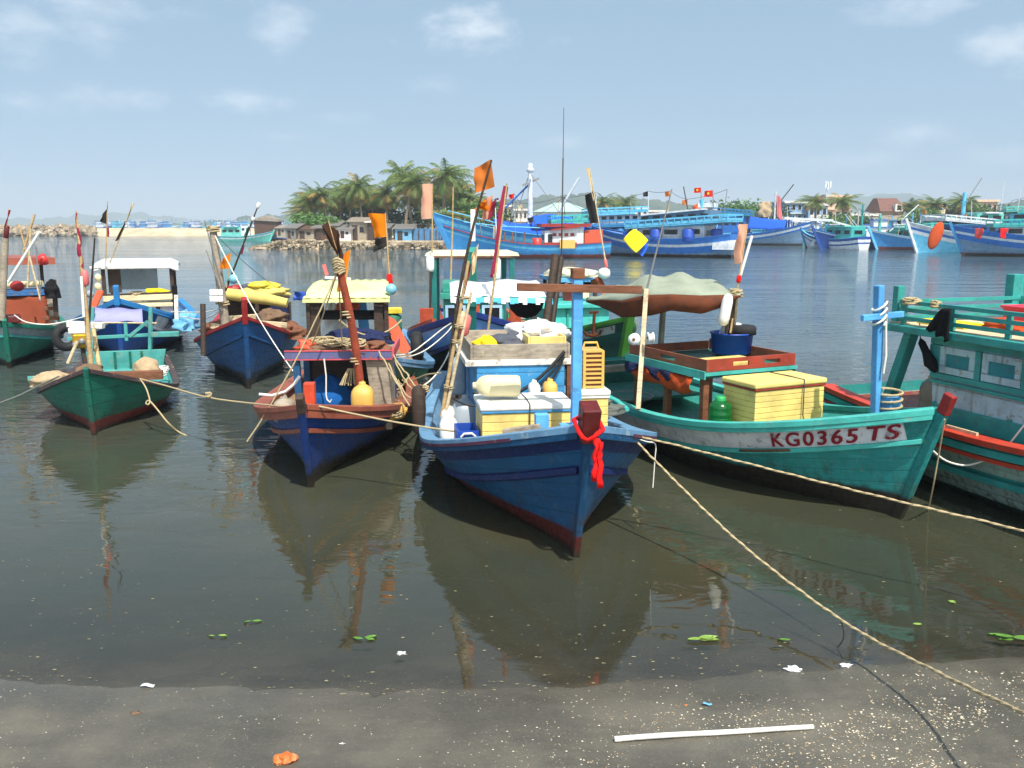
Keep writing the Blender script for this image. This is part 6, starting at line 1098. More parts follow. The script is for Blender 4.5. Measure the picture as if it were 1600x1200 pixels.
def drum(b, x, y, z, r, h, label, mat='blue_plastic', group=None): return solo(MB().lathe((x, y, z), [(r * .95, 0), (r, .05), (r, h * .3), (r * 1.03, h * .33), (r, h * .36), (r, h * .9), (r * .85, h), (r * .3, h * 1.04)], 16), 'water_drum', mat, b, (x, y, z), label, 'drum', group)
def tarp(b, pts, name, mat, label, seed=0, hang=.0):
    """draped sheet over a ridge: pts = rows of local points"""
    rows = []; g = random.Random(seed)
    for j in range(len(pts) - 1):
        for k in range(4 if j < len(pts) - 2 else 5):
            v = k / 4; row = []
            A, C_ = pts[j], pts[j + 1]; n = 24
            for i in range(n + 1):
                u = i / n * (len(A) - 1); q = min(len(A) - 2, int(u)); f = u - q; p = Vector(A[q]).lerp(Vector(A[q + 1]), f).lerp(Vector(C_[q]).lerp(Vector(C_[q + 1]), f), v)
                p += Vector((0, 1, .6)) * .16 * mnoise.noise((p.x * .9 + seed, p.z * 1.3, p.y)); row.append(p)
            rows.append(row)
    return solo(MB().grid(rows), name, mat, b, rows[0][0], label, 'tarp', solid=.03)
def vn_flag(b, x, y, z, h, label, s=.55):
    T = Thing('flag_pole', b, (x, y, z), label, 'flag'); T.part(MB().tube([(x, y, z), (x + .15, y, z + h)], .04, 6), 'pole', 'steel'); a = Vector((x + .13, y, z + h)); f = T.part(flag_grid(MB(), a, a - Vector((.02, 0, s)), a + Vector((s * 1.3, .1, -.05)), a + Vector((s * 1.3, .1, -s)), .08), 'flag', 'cloth_red')
    cx_, cz_ = a.x + s * .65, a.z - s * .5
    for sy in (-.1, .12):
        pts = []
        for i in range(10): an = math.pi / 2 + i * math.pi / 5; rr = s * (.3 if i % 2 == 0 else .12); pts.append((cx_ + rr * math.cos(an), y + sy, cz_ + rr * math.sin(an)))
        T.part(MB().prism(pts, (0, .01, 0)), 'star', 'cloth_yellow', f)
# tarp covered boat (rear) and the red roofed boat (front)
X = far_boat(862, 398, 184, 20.5, 4.6, 4.3, 1.9, [(0, 0), (.5, 1), (.9, 0), (1.2, 0)], ['t_sky', 't_cyan'], 'big sky blue trawler with blue tarpaulins over its hold and a white mast', zs=2.3); X.root.location
tarp(X, [[(-4.6, -1.9, 2.00), (-7, -2.1, 1.70), (-10, -2.1, 1.70), (-13.6, -1.9, 2.07)], [(-4.4, -1.6, 2.79), (-7, -1.8, 2.43), (-10, -1.8, 2.58), (-13.8, -1.6, 2.86)], [(-4.2, -.6, 3.66), (-7, -.5, 3.15), (-10, -.6, 3.37), (-14, -.4, 3.44)], [(-4.4, .8, 3.30), (-7, .8, 3.01), (-10, .8, 3.08), (-14, .8, 3.15)], [(-4.6, 1.9, 2.14), (-7, 2.1, 2.00), (-10, 2.1, 2.07), (-13.6, 1.9, 2.14)]], 'tarpaulin', 'tarp_blue', 'long blue tarpaulin draped over the hold of the sky blue trawler', 3)
tarp(X, [[(-8.0, 1.9, 2.86), (-10, 2.0, 2.94), (-12.2, 1.9, 3.01)], [(-8.0, 1.2, 3.73), (-10, 1.3, 4.09), (-12.2, 1.2, 3.80)], [(-8.0, -.2, 3.80), (-10, -.2, 4.16), (-12.4, -.2, 3.73)], [(-8.0, -.9, 3.37), (-10, -.9, 3.44), (-12.4, -.9, 3.44)]], 'tarpaulin', 'tarp_blue', 'smaller peaked blue tarpaulin behind the long one near the white mast', 8)
mo = mastb(X, -8.0, 2.0, 8.7, .3, 't_white', [((-8, -.3, 7.2), (-4.6, -1.0, 3.9), .1, 't_blue'), ((-10.9, .6, 4.4), (-12.8, 1.4, 7.7), .12, 't_white'), ((-8, .2, 8.2), (-11.0, .4, 4.2), .04, 'steel'), ((-8, -.3, 8.4), (-6.6, -.8, 4.0), .04, 'steel')], cross=(7.6, .9)); X.part(MB().lathe((-8, 0, 8.3), [(.2, 0), (.38, .1), (.38, .35), (.2, .5), (.26, .8), (.12, .9)], 10), 'mast_lamp', 't_white', mo); X.part(MB().bar((-7.2, 0, 7.0), (-8.9, 0, 7.7), .2), 'mast_arm', 'steel', mo)
house(X, -13.8, -18.6, 3.4, 1.9, 2.7, 't_cyan', 't_cyan', 5, .4, slope=.2); rail_deck(X, -13.6, -20.3, 4.6, 2.75, 2.95, 't_sky', 't_sky', .6); house(X, -14.2, -19.0, 2.8, 3.0, 3.95, 't_white', 't_cyan', 6, .5, slope=.2); rail_deck(X, -13.6, -19.9, 3.6, 4.1, 4.35, 't_cyan', 't_cyan', .45); X.part(MB().box((-13.0, 0, 3.4), (1.4, 2.4, 1.2)), 'wheelhouse', 't_aqua')
for k, x in enumerate((-17.0, -19.3)): drum(X, x, 1.7, 1.7, .5, 1.1, ['left light blue drum on the stern of the sky blue trawler', 'right light blue drum on the stern of the sky blue trawler'][k], 't_sky')
Y2 = far_boat(833, 403, 186, 14.2, 3.8, 3.0, 1.25, [(0, 0), (.3, 1), (.5, 0), (.8, 0)], ['t_sky', 't_cyan'], 'sky blue boat with a white cabin under a dark red roof, before the tarpaulin boat', zs=1.5, cap='t_red')
h = house(Y2, -8.0, -11.6, 2.6, 1.0, 2.5, 't_white', 't_red', 0, .5, slope=.3); 
for i in range(4): Y2.part(MB().box((-8.9 - .55 * i, 1.312, 2.15), (.35, .03, .28)), 'window', 't_red', h)
Y2.part(MB().box((-8.5, 1.312, 1.75), (.42, .03, .9)), 'door', 'dark_glass', h); Y2.part(MB().box((-10.0, 1.9, .1 + 1.2), (1.4, .3, .75)), 'locker', 'yellow_jug'); Y2.part(MB().box((-9.4, 1.72, 1.25), (3.0, .1, .4)), 'side_board', 't_red', h)
Y2.part(MB().box((-9.9, 0, 3.0), (4.6, 3.3, .3)), 'roof_board', 't_red', h); rail_deck(Y2, -8.6, -12.0, 2.4, 3.15, 3.3, 't_teal', 't_teal', .6, n=6)
Y2.part(MB().hexa([(-11.7, -1.3, 1.0), (-11.7, 1.3, 1.0), (-13.4, 1.3, 1.2), (-13.4, -1.3, 1.2), (-11.7, -1.3, 2.5), (-11.7, 1.3, 2.5), (-13.4, 1.3, 2.6), (-13.4, -1.3, 2.6)]), 'stern_screen', 'orange_plastic'); solo(MB().lathe((-7.3, 1.2, .95), [(.35, 0), (.45, .9), (.42, .9)], 12), 'bucket', 'red_plastic', Y2, (-7.3, 1.2, .95), 'red bucket in front of the white cabin with the dark red roof', 'bucket')
for x in (-3.3, -4.3, -5.0, -6.1): Y2.part(MB().bar((x, .9, 1.0), (x - .08, .9, 2.9 if x == -3.3 else 2.4), .12), 'deck_post', 'brownwood' if x != -3.3 else 'bamboo')
Y2.part(MB().tube([(-.6, .7, 3.3), (-4, 1.0, 2.9), (-8, 1.2, 2.75)], .06, 6), 'awning_pole', 't_cyan'); Y2.part(MB().tube([(.8, .5, 4.3), (-2.5, .9, 3.5), (-4.5, .9, 2.95)], .05, 6), 'awning_pole', 't_cyan')
# striped trawler with blue tanks
N_ = far_boat(1030, 401, 205, 13.5, 5.0, 3.0, 1.75, [(0, 0), (.55, 1), (.8, 0), (1.4, 2)], ['t_blue', 't_white', 't_grey'], 'blue and white striped trawler with big blue tanks and two red flags', zs=2.2, cap='t_blue', bul=.5)
N_.root.rotation_euler.z = R(150); c = gz(1040, 401); N_.root.location = c + Vector((math.cos(R(150)), math.sin(R(150)), 0)) * 6.7; N_.M = Matrix.Translation(N_.root.location) @ Matrix.Rotation(R(150), 4, 'Z'); N_.I = N_.M.inverted(); N_.c = N_.I @ CAM
house(N_, -4.5, -11.0, 3.2, 1.6, 2.7, 't_white', 't_cyan', 3, .1, slope=.25); rail_deck(N_, -3.4, -13.4, 5.0, 2.65, 3.3, 't_cyan', 't_cyan', .6, n=14); house(N_, -4.5, -11.5, 3.2, 3.05, 3.9, 't_grey', 't_white', 6, .5, slope=.5, wh=.36); N_.part(MB().box((-10.8, .2, 4.85), (1.4, 1.6, .4)), 'roof_tank', 't_white'); N_.part(MB().tube([(-10.5, .8, 4.5), (-10.4, .9, 5.4)], .22, 8), 'funnel', 't_cyan')
for k, (x, y) in enumerate(((-6.4, 2.0), (-9.6, 2.0), (-12.0, 1.0))): drum(N_, x, y, 1.55, .56, 1.1, ['left big blue tank beside the yellow sheet', 'middle big blue tank on the striped trawler', 'right big blue tank at the striped trawler stern'][k])
N_.part(MB().box((-12.9, .6, 1.1), (1.8, 3.2, .6)), 'stern_platform', 't_white')
vn_flag(N_, -10.3, .5, 4.6, 1.9, 'left red flag with a yellow star above the striped trawler', .5); vn_flag(N_, -11.6, 1.0, 4.6, 1.6, 'right red flag with a yellow star above the striped trawler', .6)
solo(MB().tube([(-9.0, .6, 4.4), (-8.5, .6, 6.6)], .05, 6), 'antenna', 'darksteel', N_, (-9.0, .6, 4.4), 'dark leaning antenna left of the two red flags', 'antenna')
K1 = [at(x, y, Y) for x, y, Y in ((990, 358, 82.5), (1013, 374, 82), (994, 396, 81), (974, 374, 82))]
rows = []
for j in range(9):
    row = []
    for i in range(9): u, v = i / 8, j / 8; p = K1[0].lerp(K1[1], u).lerp(K1[3].lerp(K1[2], u), v); p += Vector((.0, -.25 * math.sin(math.pi * u) * math.sin(math.pi * v), .1 * math.sin(4 * u + 3 * v))); row.append(p)
    rows.append(row)
cloth('sheet_yellow', (238, 212, 20), .12); solo(MB().grid(rows), 'hanging_sheet', 'sheet_yellow', None, K1[2], 'bright yellow diamond sheet hanging between two blue hulls', 'sheet', solid=.03); P = [at(1008, 375, 82.6), at(1013, 385, 82.4), at(1004, 401, 82), at(1000, 398, 82.2)]; solo(MB().prism(P, (0, .15, 0)), 'hanging_cloth', 'tarp_blue', None, P[2], 'blue cloth hanging to the water under the yellow sheet', 'cloth')
O_ = far_boat(1080, 388, 165, 10, 4.2, 2.8, 1.8, [(0, 0), (.5, 1), (.8, 0)], ['t_cyan', 't_white'], 'pale cyan boat with three small blue drums right of the striped trawler', zs=2.0); house(O_, -3, -7.5, 3.0, 1.6, 3.1, 't_cyan', 't_white', 3, .5); house(O_, -4, -7.0, 2.4, 3.25, 4.2, 't_teal', 't_cyan', 3, .4)
for k in range(3): drum(O_, -8.0 - .0 * k, 1.2 - 1.1 * k, 1.5, .4, 1.0, ['left', 'middle', 'right'][k] + ' small blue drum on the pale cyan boat', group='small blue drums')
P_ = far_boat(1172, 383, 330, 15, 4.4, 3.6, 1.7, [(0, 0), (.35, 1), (.7, 0), (1.0, 2)], ['t_blue', 't_white', 't_grey'], 'grey blue striped boat with a turquoise wheelhouse and a blue tarpaulin forward', zs=2.2, cap='t_blue', stem='t_grey'); house(P_, -8.0, -12.5, 3.2, 1.8, 4.4, 't_blue', 't_aqua', 4, .5); rail_deck(P_, -7.6, -13.0, 3.8, 4.4, 4.9, 't_teal', 't_sky', .7)
tarp(P_, [[(-2.0, -1.6, 2.6), (-4.5, -1.9, 2.3), (-7.5, -1.9, 2.5)], [(-2.0, -.8, 3.7), (-4.5, -.9, 3.9), (-7.5, -.9, 4.3)], [(-2.0, .8, 3.7), (-4.5, .9, 3.8), (-7.5, .9, 4.2)], [(-2.0, 1.6, 2.6), (-4.5, 1.9, 2.3), (-7.5, 1.9, 2.5)]], 'tarpaulin', 'tarp_blue', 'blue tarpaulin heaped on the grey blue striped boat', 12)
mastb(P_, -4.0, 2.0, 8.0, .16, 't_white', [((-4.0, 0, 5.5), (-1.5, .4, 9.0), .08, 'darksteel')]); solo(flag_grid(MB(), (-3.8, -.2, 7.6), (-3.6, -.2, 4.4), (-3.2, .1, 7.0), (-2.7, .1, 3.4), .2, seed=3), 'furled_flag', 'buoy_pink', P_, (-3.6, -.2, 4.4), 'pink furled banner on the mast above the blue tarpaulin', 'flag'); solo(heap(MB(), (-5.6, .2, 4.2), .9, .9, 2.3, seed=300, amp=.7), 'net_pile', 'net_tan', P_, (-5.6, .2, 4.2), 'tall pale net heap beside the pink furled banner', 'net')
P2 = far_boat(1128, 378, 340, 9, 3.2, 2.4, 1.3, [(0, 0), (.3, 1), (.5, 0)], ['t_navy', 't_white'], 'small dark blue boat tucked between pale cyan boat and striped boat', zs=1.5); house(P2, -3.5, -7.5, 2.4, 1.3, 3.2, 't_teal', 't_aqua', 3, .5)
Q_ = far_boat(1250, 383, 5, 9.0, 2.8, 1.6, .8, [(0, 0), (.3, 1), (.5, 0)], ['t_aqua', 't_white'], 'small aqua boat with a low cabin right of the blue tarpaulin boat', zs=1.0, stem='t_aqua'); house(Q_, -4.2, -7.4, 2.0, .9, 2.2, 't_aqua', 't_white', 3, .4); mastb(Q_, -3.0, 1, 4, .07, 'greywood')
R_ = far_boat(1304, 389, 120, 9.0, 3.4, 2.4, 1.3, [(0, 0), (.35, 1), (.7, 0), (.9, 1)], ['t_navy', 't_white'], 'blue and white striped stern with an aqua wheelhouse left of the dark blue boat', zs=1.6); house(R_, -4, -8, 2.6, 1.2, 2.8, 't_teal', 't_aqua', 3, .6)
S_ = far_boat(1362, 389, 186, 13.5, 4.0, 2.6, 1.1, [(0, 2), (.2, 1), (.32, 0), (.9, 0)], ['t_navy', 't_white', 't_sky'], 'long dark blue boat with two green masts before the sheds', zs=1.5, cap='t_sky', stem='t_navy'); mastb(S_, -5.2, 1.3, 5.6, .17, 'j_teal', cross=(4.8, .4)); mastb(S_, -7.6, 1.3, 4.4, .22, 't_aqua', [((-9.0, 0, 2.2), (-12.5, .3, 5.6), .08, 't_white')], cross=(3.9, .5)); house(S_, -9.2, -12.2, 2.6, 1.0, 2.3, 't_teal', 't_aqua', 3, .5)
S_.part(MB().bar((-1.6, -.6, 3.6), (4.5, -1.6, 3.9), .3, .3), 'awning_roll', 't_white'); S_.part(MB().bar((-1.4, -.4, 3.5), (-8.5, -1.4, 1.9), .2, .2), 'awning_roll', 't_white')
T_ = far_boat(1445, 390, 182, 12.0, 3.8, 2.5, 1.3, [(0, 1), (.25, 0), (.9, 0)], ['t_sky', 't_white'], 'sky blue boat with a teal deckhouse beside the orange float', zs=1.8, stem='t_cyan'); house(T_, -3.5, -7.5, 2.6, 1.3, 2.3, 't_aqua', 't_teal', 5, .3); rail_deck(T_, -2.6, -9.5, 3.2, 2.4, 3.0, 't_teal', 't_aqua', .45); house(T_, -6.0, -9.0, 2.4, 3.0, 3.9, 't_teal', 't_aqua', 3, .4)
q = at(1455, 390, 96); m = MB(); rows = []
for i in range(11):
    a = math.pi * i / 10; rows.append([q + Vector((1.4 * math.sin(a) * math.cos(t_) * (.5 + .03 * math.sin(5 * t_)) + .75 * (1 - math.cos(a)) * .5, .35 * math.sin(a) * math.sin(t_), 1.45 - 1.45 * math.cos(a))) for t_ in [2 * math.pi * k / 16 for k in range(16)]])
cloth('net_orange', (196, 80, 30), .4, .6); solo(m.loft(rows, 0, True, False), 'hanging_net', 'net_orange', None, q, 'large orange net hanging beside the sky blue boat', 'net')
U_ = far_boat(1516, 394, 192, 13.5, 4.4, 3.4, 1.8, [(0, 1), (.5, 0), (.8, 1), (1.2, 2), (1.4, 2)], ['t_blue', 't_white', 't_cyan'], 'white and blue trawler with a pale blue mast column near the right edge', zs=2.2, cap='t_white', stem='t_white'); mastb(U_, -5.4, 1.8, 6.6, .26, 't_cyan', [((-5.4, 0, 5.2), (-7.0, .5, 8.2), .05, 'steel')], cross=(5.6, .5)); rail_deck(U_, -1.6, -9.2, 4.2, 3.5, 2.9, 't_white', 't_white', .55, n=12); house(U_, -3.0, -8.6, 3.2, 1.8, 3.0, 't_blue', 't_cyan', 5, .2); house(U_, -6.2, -9.6, 2.6, 3.1, 4.3, 't_aqua', 't_white', 2, .6)
V_ = far_boat(1632, 401, 160, 14, 5.0, 3.0, 1.9, [(0, 0), (.5, 1), (.75, 0), (1.3, 2)], ['t_blue', 't_white', 't_grey'], 'blue and white striped trawler with green upper decks cut by the right edge', zs=2.2, cap='t_blue'); house(V_, -3, -11, 3.6, 1.8, 2.8, 't_white', 't_teal', 4, .2); rail_deck(V_, -2, -12.4, 5.0, 2.8, 3.1, 't_teal', 't_teal', .6, n=14); house(V_, -3.5, -11, 3.2, 3.2, 4.1, 't_cyan', 't_teal', 5, .5, slope=.2, wh=.36); rail_deck(V_, -3, -11.6, 4.2, 4.25, 4.5, 't_aqua', 't_aqua', .4, n=12)
for k, (x, y, mt, lab) in enumerate(((1528, 372, 'd_red', 'dark red cloth hanging on the white and blue trawler deck'), (1568, 372, 'cloth_red', 'red cloth hanging on the green decked trawler'))): q = at(x, y, 84); solo(flag_grid(MB(), q + Vector((-.35, 0, .9)), q + Vector((-.3, 0, .0)), q + Vector((.35, 0, .9)), q + Vector((.3, 0, -.1)), .15, seed=k), 'hanging_cloth', mt, None, q, lab, 'cloth', solid=.03)
for k, (x, y, h_, lab) in enumerate(((1563, 330, 4.6, 'thin white aerial above the green decked trawler'), (1590, 330, 3.4, 'thin pale aerial at the far right edge'))): q = at(x, 330, 84); solo(MB().tube([q, q + Vector((.1, 0, h_ * .6))], .03, 5), 'antenna', 't_white', None, q, lab, 'antenna')
# rods, booms and stays
g = random.Random(23)
for b, x0, x1, z in ((X, -3, -19, 3.0), (Y2, -2, -13, 2.2), (N_, -1.5, -12.5, 3.2), (O_, -2, -9, 2.6), (P_, -1.5, -14, 2.6), (R_, -1, -8, 1.8), (S_, -2, -13, 1.8), (T_, -1.5, -11, 2.4), (U_, -1.5, -12.5, 2.8), (V_, -2, -13, 3.0), (Q_, -1, -8, 1.4)):
    tops = []
    for i in range(5):
        x = lerp(x0, x1, (i + g.uniform(.1, .9)) / 5); y = g.uniform(-1, 1); h = g.uniform(1.2, 3.4); q = Vector((x + g.uniform(-.7, .7), y + g.uniform(-.2, .2), z + h)); tops.append(q)
        b.part(MB().tube([(x, y, z - 1.2), q], [.055, .03], 5), 'rod', g.choice(('bamboo', 'steel', 't_white', 'darkwood')))
        if g.random() < .45: b.part(flag_grid(MB(), q, q - Vector((0, 0, .5)), q + Vector((.5, .1, -.1)), q + Vector((.45, .1, -.55)), .12, seed=i), 'pennant', g.choice(('flag_rust', 'flag_black', 'cloth_red', 'flag_cream')))
    for a, c in zip(tops, tops[1:]): b.part(MB().tube(sag(a, c, .15, 6), .018, 4), 'stay', 'cable')
    for i in range(3): b.part(heap(MB(), (lerp(x0, x1, g.uniform(.05, .4)), g.uniform(-1, 1), z - 1.4), g.uniform(.4, .8), .5, g.uniform(.5, .9), seed=700 + i, amp=.9), 'deck_gear', g.choice(('net_brown', 'tarp_orange', 'net_grey', 'tarp_blue', 'cloth_white')))
# boats by the sandbar on the left
L1 = far_boat(376, 377, 10, 10.5, 3.0, 1.9, .9, [(0, 0), (.3, 1), (.5, 0)], ['t_aqua', 't_white'], 'aqua boat with a white wheelhouse by the stone point', zs=1.1, stem='t_aqua'); house(L1, -5, -8.6, 2.4, 1.0, 2.6, 't_aqua', 't_teal', 3, .5); house(L1, -3.4, -5, 1.8, 1.0, 3.2, 't_white', 't_cyan', 2, .2)
L2 = far_boat(418, 376, 12, 7.5, 2.6, 2.0, .9, [(0, 0), (.3, 1), (.5, 0)], ['t_sky', 't_cyan'], 'small sky blue boat right of the aqua boat', zs=1.1); mastb(L2, -2.5, 1, 5.2, .09, 't_white')
L3 = far_boat(82, 369, 175, 6.0, 2.2, 1.7, 1.0, [(0, 0), (.25, 1), (.4, 0)], ['t_navy', 't_blue'], 'dark blue boat moored before the rock breakwater', zs=1.2, stem='t_navy'); house(L3, -2.4, -4.4, 1.6, 1.0, 2.3, 't_navy', 't_white', 2, .3)
# tiny boats beyond the breakwater
g = random.Random(5); protos = []
for k, (hm, cm) in enumerate((('t_blue', 't_white'), ('t_aqua', 't_cyan'), ('t_navy', 't_white'), ('t_white', 't_sky'))):
    m = MB(); L_ = 13; rows = []
    for i in range(9):
        s_ = i / 8; x = -L_ * s_; w = 2 * (1 - (1 - min(1, s_ / .4)) ** 2) + .05 if s_ < .4 else 2.05 - .5 * (s_ - .4); zt = 1.5 + 1.6 * (1 - s_) ** 2; rows.append([(x + .5 * (1 - s_) * 2, -w, zt), (x, -w * .7, -.2), (x, w * .7, -.2), (x + .5 * (1 - s_) * 2, w, zt)])
    m.loft(rows, 0, True, True, False); m.box((-8, 0, 2.8), (5, 2.8, 2.2), 1); m.box((-8, 0, 4.0), (5.8, 3.4, .2), 0); m.box((-8.6, 0, 4.8), (3, 2.2, 1.4), 1); m.box((-8.6, 0, 5.6), (3.6, 2.8, .2), 0); m.tube([(-4, 0, 1.5), (-4, 0, 7.5)], .14, 6, 1); m.tube([(-4.2, 0, 3), (-1, 0, 6.8)], .08, 5, 1)
    o = m.build('far_boat', [hm, cm]); protos.append(o)
used = [0] * 4; labs = ['tiny blue boat in the hazy fleet beyond the sandbar', 'tiny aqua boat in the hazy fleet beyond the sandbar', 'tiny navy boat in the hazy fleet beyond the sandbar', 'tiny white boat in the hazy fleet beyond the sandbar']
for i in range(46):
    k = i % 4; o = protos[k] if not used[k] else protos[k].copy()
    if used[k]: col.objects.link(o)
    used[k] = 1; px = 168 + (i * 37 % 47) * 5.9 + g.uniform(-3, 3); Y = g.uniform(560, 700); p = at(px, 352, Y); o.location = (p.x, p.y, 0); o.rotation_euler = (0, 0, g.uniform(0, 6.28)); tag(o, labs[k], 'boat', 'hazy %s boats far beyond the sandbar' % ['blue', 'aqua', 'navy', 'white'][k])
# more hulls packed before the right shore
labs = ['small blue boat packed before the right shore', 'small aqua boat packed before the right shore', 'small navy boat packed before the right shore', 'small white boat packed before the right shore']
for i in range(36):
    k = (i * 3 + i // 4) % 4; o = protos[k].copy(); col.objects.link(o); px = 1108 + i * 13.5 + g.uniform(-6, 6); p = at(px, 352, g.uniform(136, 172)); o.location = (p.x, p.y, 0); o.rotation_euler = (0, 0, g.choice((.2, 3.3, 2.6, -.5)) + g.uniform(-.3, .3)); s_ = g.uniform(.5, .7); o.scale = (s_,) * 3; tag(o, labs[k], 'boat', 'packed %s boats before the right shore' % ['blue', 'aqua', 'navy', 'white'][k])

# ------------------------------------------------------------------ land
def land(name, fn, x0, x1, y0, y1, nx, ny, mat, smooth=True):
    m = MB(); m.grid([[Vector((lerp(x0, x1, i / nx), lerp(y0, y1, j / ny), fn(lerp(x0, x1, i / nx), lerp(y0, y1, j / ny)))) for i in range(nx + 1)] for j in range(ny + 1)], smooth=smooth); return tag(m.build(name, mat), kind='structure')
def earth(key, c1, c2, sc, bump=.5, c3=None):
    t = NT(key); v = t.coord(); n1 = t.noise(v, sc, 6, .65); n2 = t.noise(v, sc * 9, 4, .7); cc = t.mix(t.ramp(n1, .35, .65), lin(c1), lin(c2))
    if c3: cc = t.mix(t.ramp(n2, .5, .7, 0, .7), cc, lin(c3))
    t.col(cc); t.rough(.95); t.b.inputs['Specular IOR Level'].default_value = .1; t.bump(n2, bump, .2); t.done(key)
earth('spit_sand', (178, 160, 132), (206, 190, 160), .3, .4, (140, 120, 95)); earth('rock_pale', (188, 172, 146), (120, 106, 88), .8, .8, (80, 70, 58)); earth('rock_dark', (96, 90, 76), (70, 72, 54), .5, .8, (60, 56, 46)); earth('forest', (50, 66, 50), (76, 90, 68), .02, 1.0, (38, 50, 42)); earth('forest_far', (56, 74, 58), (74, 92, 72), .004, .5)
sstep = lambda a, b_, x: (lambda t_: t_ * t_ * (3 - 2 * t_))(min(1, max(0, (x - a) / (b_ - a))))
xi0, xi1 = at(392, 388, 116).x, 0.0
def isl(x, y):
    d = min((x - xi0) / 5.0, 1.0, (xi1 - x) / 3.0); e = sstep(0, 1, min(1, (y - 114 - 5 * (1 - max(0, d))) / 3.2)) * max(0, min(1, d * 1.4)); return -1 + 2.0 * e + .12 * mnoise.noise((x * .5, y * .5, 0)) * e
land('island', isl, xi0 - 1, xi1, 113, 175, 120, 40, 'spit_sand')
land('shore', lambda x, y: -1 + 2.4 * sstep(176, 182, y + 3 * mnoise.noise((x * .05, 0, 0))), -40, 420, 172, 520, 60, 20, 'rock_dark'); land('sandbar', lambda x, y: -1 + 3.2 * math.exp(-((y - 262) / 7) ** 2) * sstep(-200, -150, x) + .15 * mnoise.noise((x * .3, y * .3, 0)), -210, -40, 245, 285, 90, 14, 'spit_sand')
# rock breakwater
m = MB(); g = random.Random(3)
for i in range(430):
    px = g.uniform(-90, 152); Y = g.uniform(250, 262); u = (Y - 250) / 12; p = at(px, 360, Y); z = .2 + 2.5 * math.sin(math.pi * min(1, u * 1.0 + .05)) * (1 - .25 * (px > 140)); m.sphere((p.x, Y, z * g.uniform(.6, 1)), g.uniform(.6, 1.15), 7, sz=.75, jit=.5, seed=i)
for p in m.sm and [0]: m.sm = [False] * len(m.sm)
T = Thing('breakwater', None, at(60, 360, 256), 'long breakwater heaped from pale boulders at the far left', 'breakwater'); o = T.part(m, 'boulders', 'rock_pale'); o['kind'] = 'stuff'
# stone point and seawall of the island
m = MB()
for i in range(520):
    px = 392 + 330 * g.random() ** 1.6; f = (px - 392) / 328; Y = 113.6 + g.random() * 5 * (1.0 - .6 * f); p = at(px, 385, Y); z = -.1 + g.random() * (1.25 if px < 520 else .9) * min(1, (px - 385) / 60); m.sphere((p.x, Y, z), g.uniform(.14, .42), 6, sz=.7, jit=.6, seed=i + 900)
m.sm = [False] * len(m.sm); tag(m.build('shore_rocks', 'rock_pale'), kind='stuff')
x0, x1 = at(500, 380, 115).x, at(722, 380, 115).x; m = MB(); k = 0; x = x0
while x < x1:
    w = g.uniform(.5, 1.0)
    for j in range(2): m.box((x + w / 2 + .2 * j, 115.2 + j * .55, .2 + .42 * j), (w - .03, .6, .46 + g.uniform(-.05, .05)))
    x += w
T = Thing('seawall', None, (x0, 115, 0), 'low pale stone seawall along the palm island', 'wall'); T.part(m, 'blocks', 'rock_pale', bevel=.04); T.part(MB().box(((x0 + x1) / 2, 116.4, .95), (x1 - x0, .5, .22)), 'coping', 'spit_sand', bevel=.03)
# hills
def hill(name, prof, Y, depth, mat, rough, n=160, base=-5, sc=1.0):
    """ridge whose skyline follows prof [(px,py)...] at distance Y"""
    P = [(at(px, py, Y).x, at(px, py, Y).z) for px, py in prof]
    def H_(x):
        if x <= P[0][0] or x >= P[-1][0]: return base
        for a, b_ in zip(P, P[1:]):
            if a[0] <= x <= b_[0]: t_ = (x - a[0]) / (b_[0] - a[0]); t_ = t_ * t_ * (3 - 2 * t_); return lerp(a[1], b_[1], t_)
    def fn(x, y):
        v = (y - Y) / depth; e = max(0, 1 - abs(v) ** 1.5); h = H_(x); return base + (h - base) * e + (rough * (mnoise.fractal((x / (rough * 5) * sc, y / (rough * 5) * sc, 0), .7, 2.2, 5)) * e if h > base + rough else 0)
    return land(name, fn, P[0][0], P[-1][0], Y - depth, Y + depth, n, 30, mat)
hill('hill', [(-300, 352), (-60, 338), (60, 344), (140, 338), (215, 334), (262, 341), (330, 347), (420, 352)], 3000, 400, 'forest_far', 15); hill('hill', [(290, 352), (360, 346), (420, 340), (470, 338), (540, 342), (640, 352)], 1300, 200, 'forest_far', 6)
hill('wooded_hill', [(560, 352), (680, 338), (760, 321), (800, 312), (860, 307), (905, 304), (950, 308), (1010, 311), (1060, 319), (1110, 327), (1200, 352)], 1150, 180, 'forest', 5, 420); hill('hill', [(1180, 352), (1290, 324), (1350, 308), (1405, 303), (1440, 308), (1500, 326), (1580, 335), (1680, 352)], 2400, 400, 'forest_far', 12); hill('wooded_hill', [(1470, 352), (1540, 334), (1575, 318), (1640, 308), (1760, 300), (1900, 352)], 900, 160, 'forest', 5)
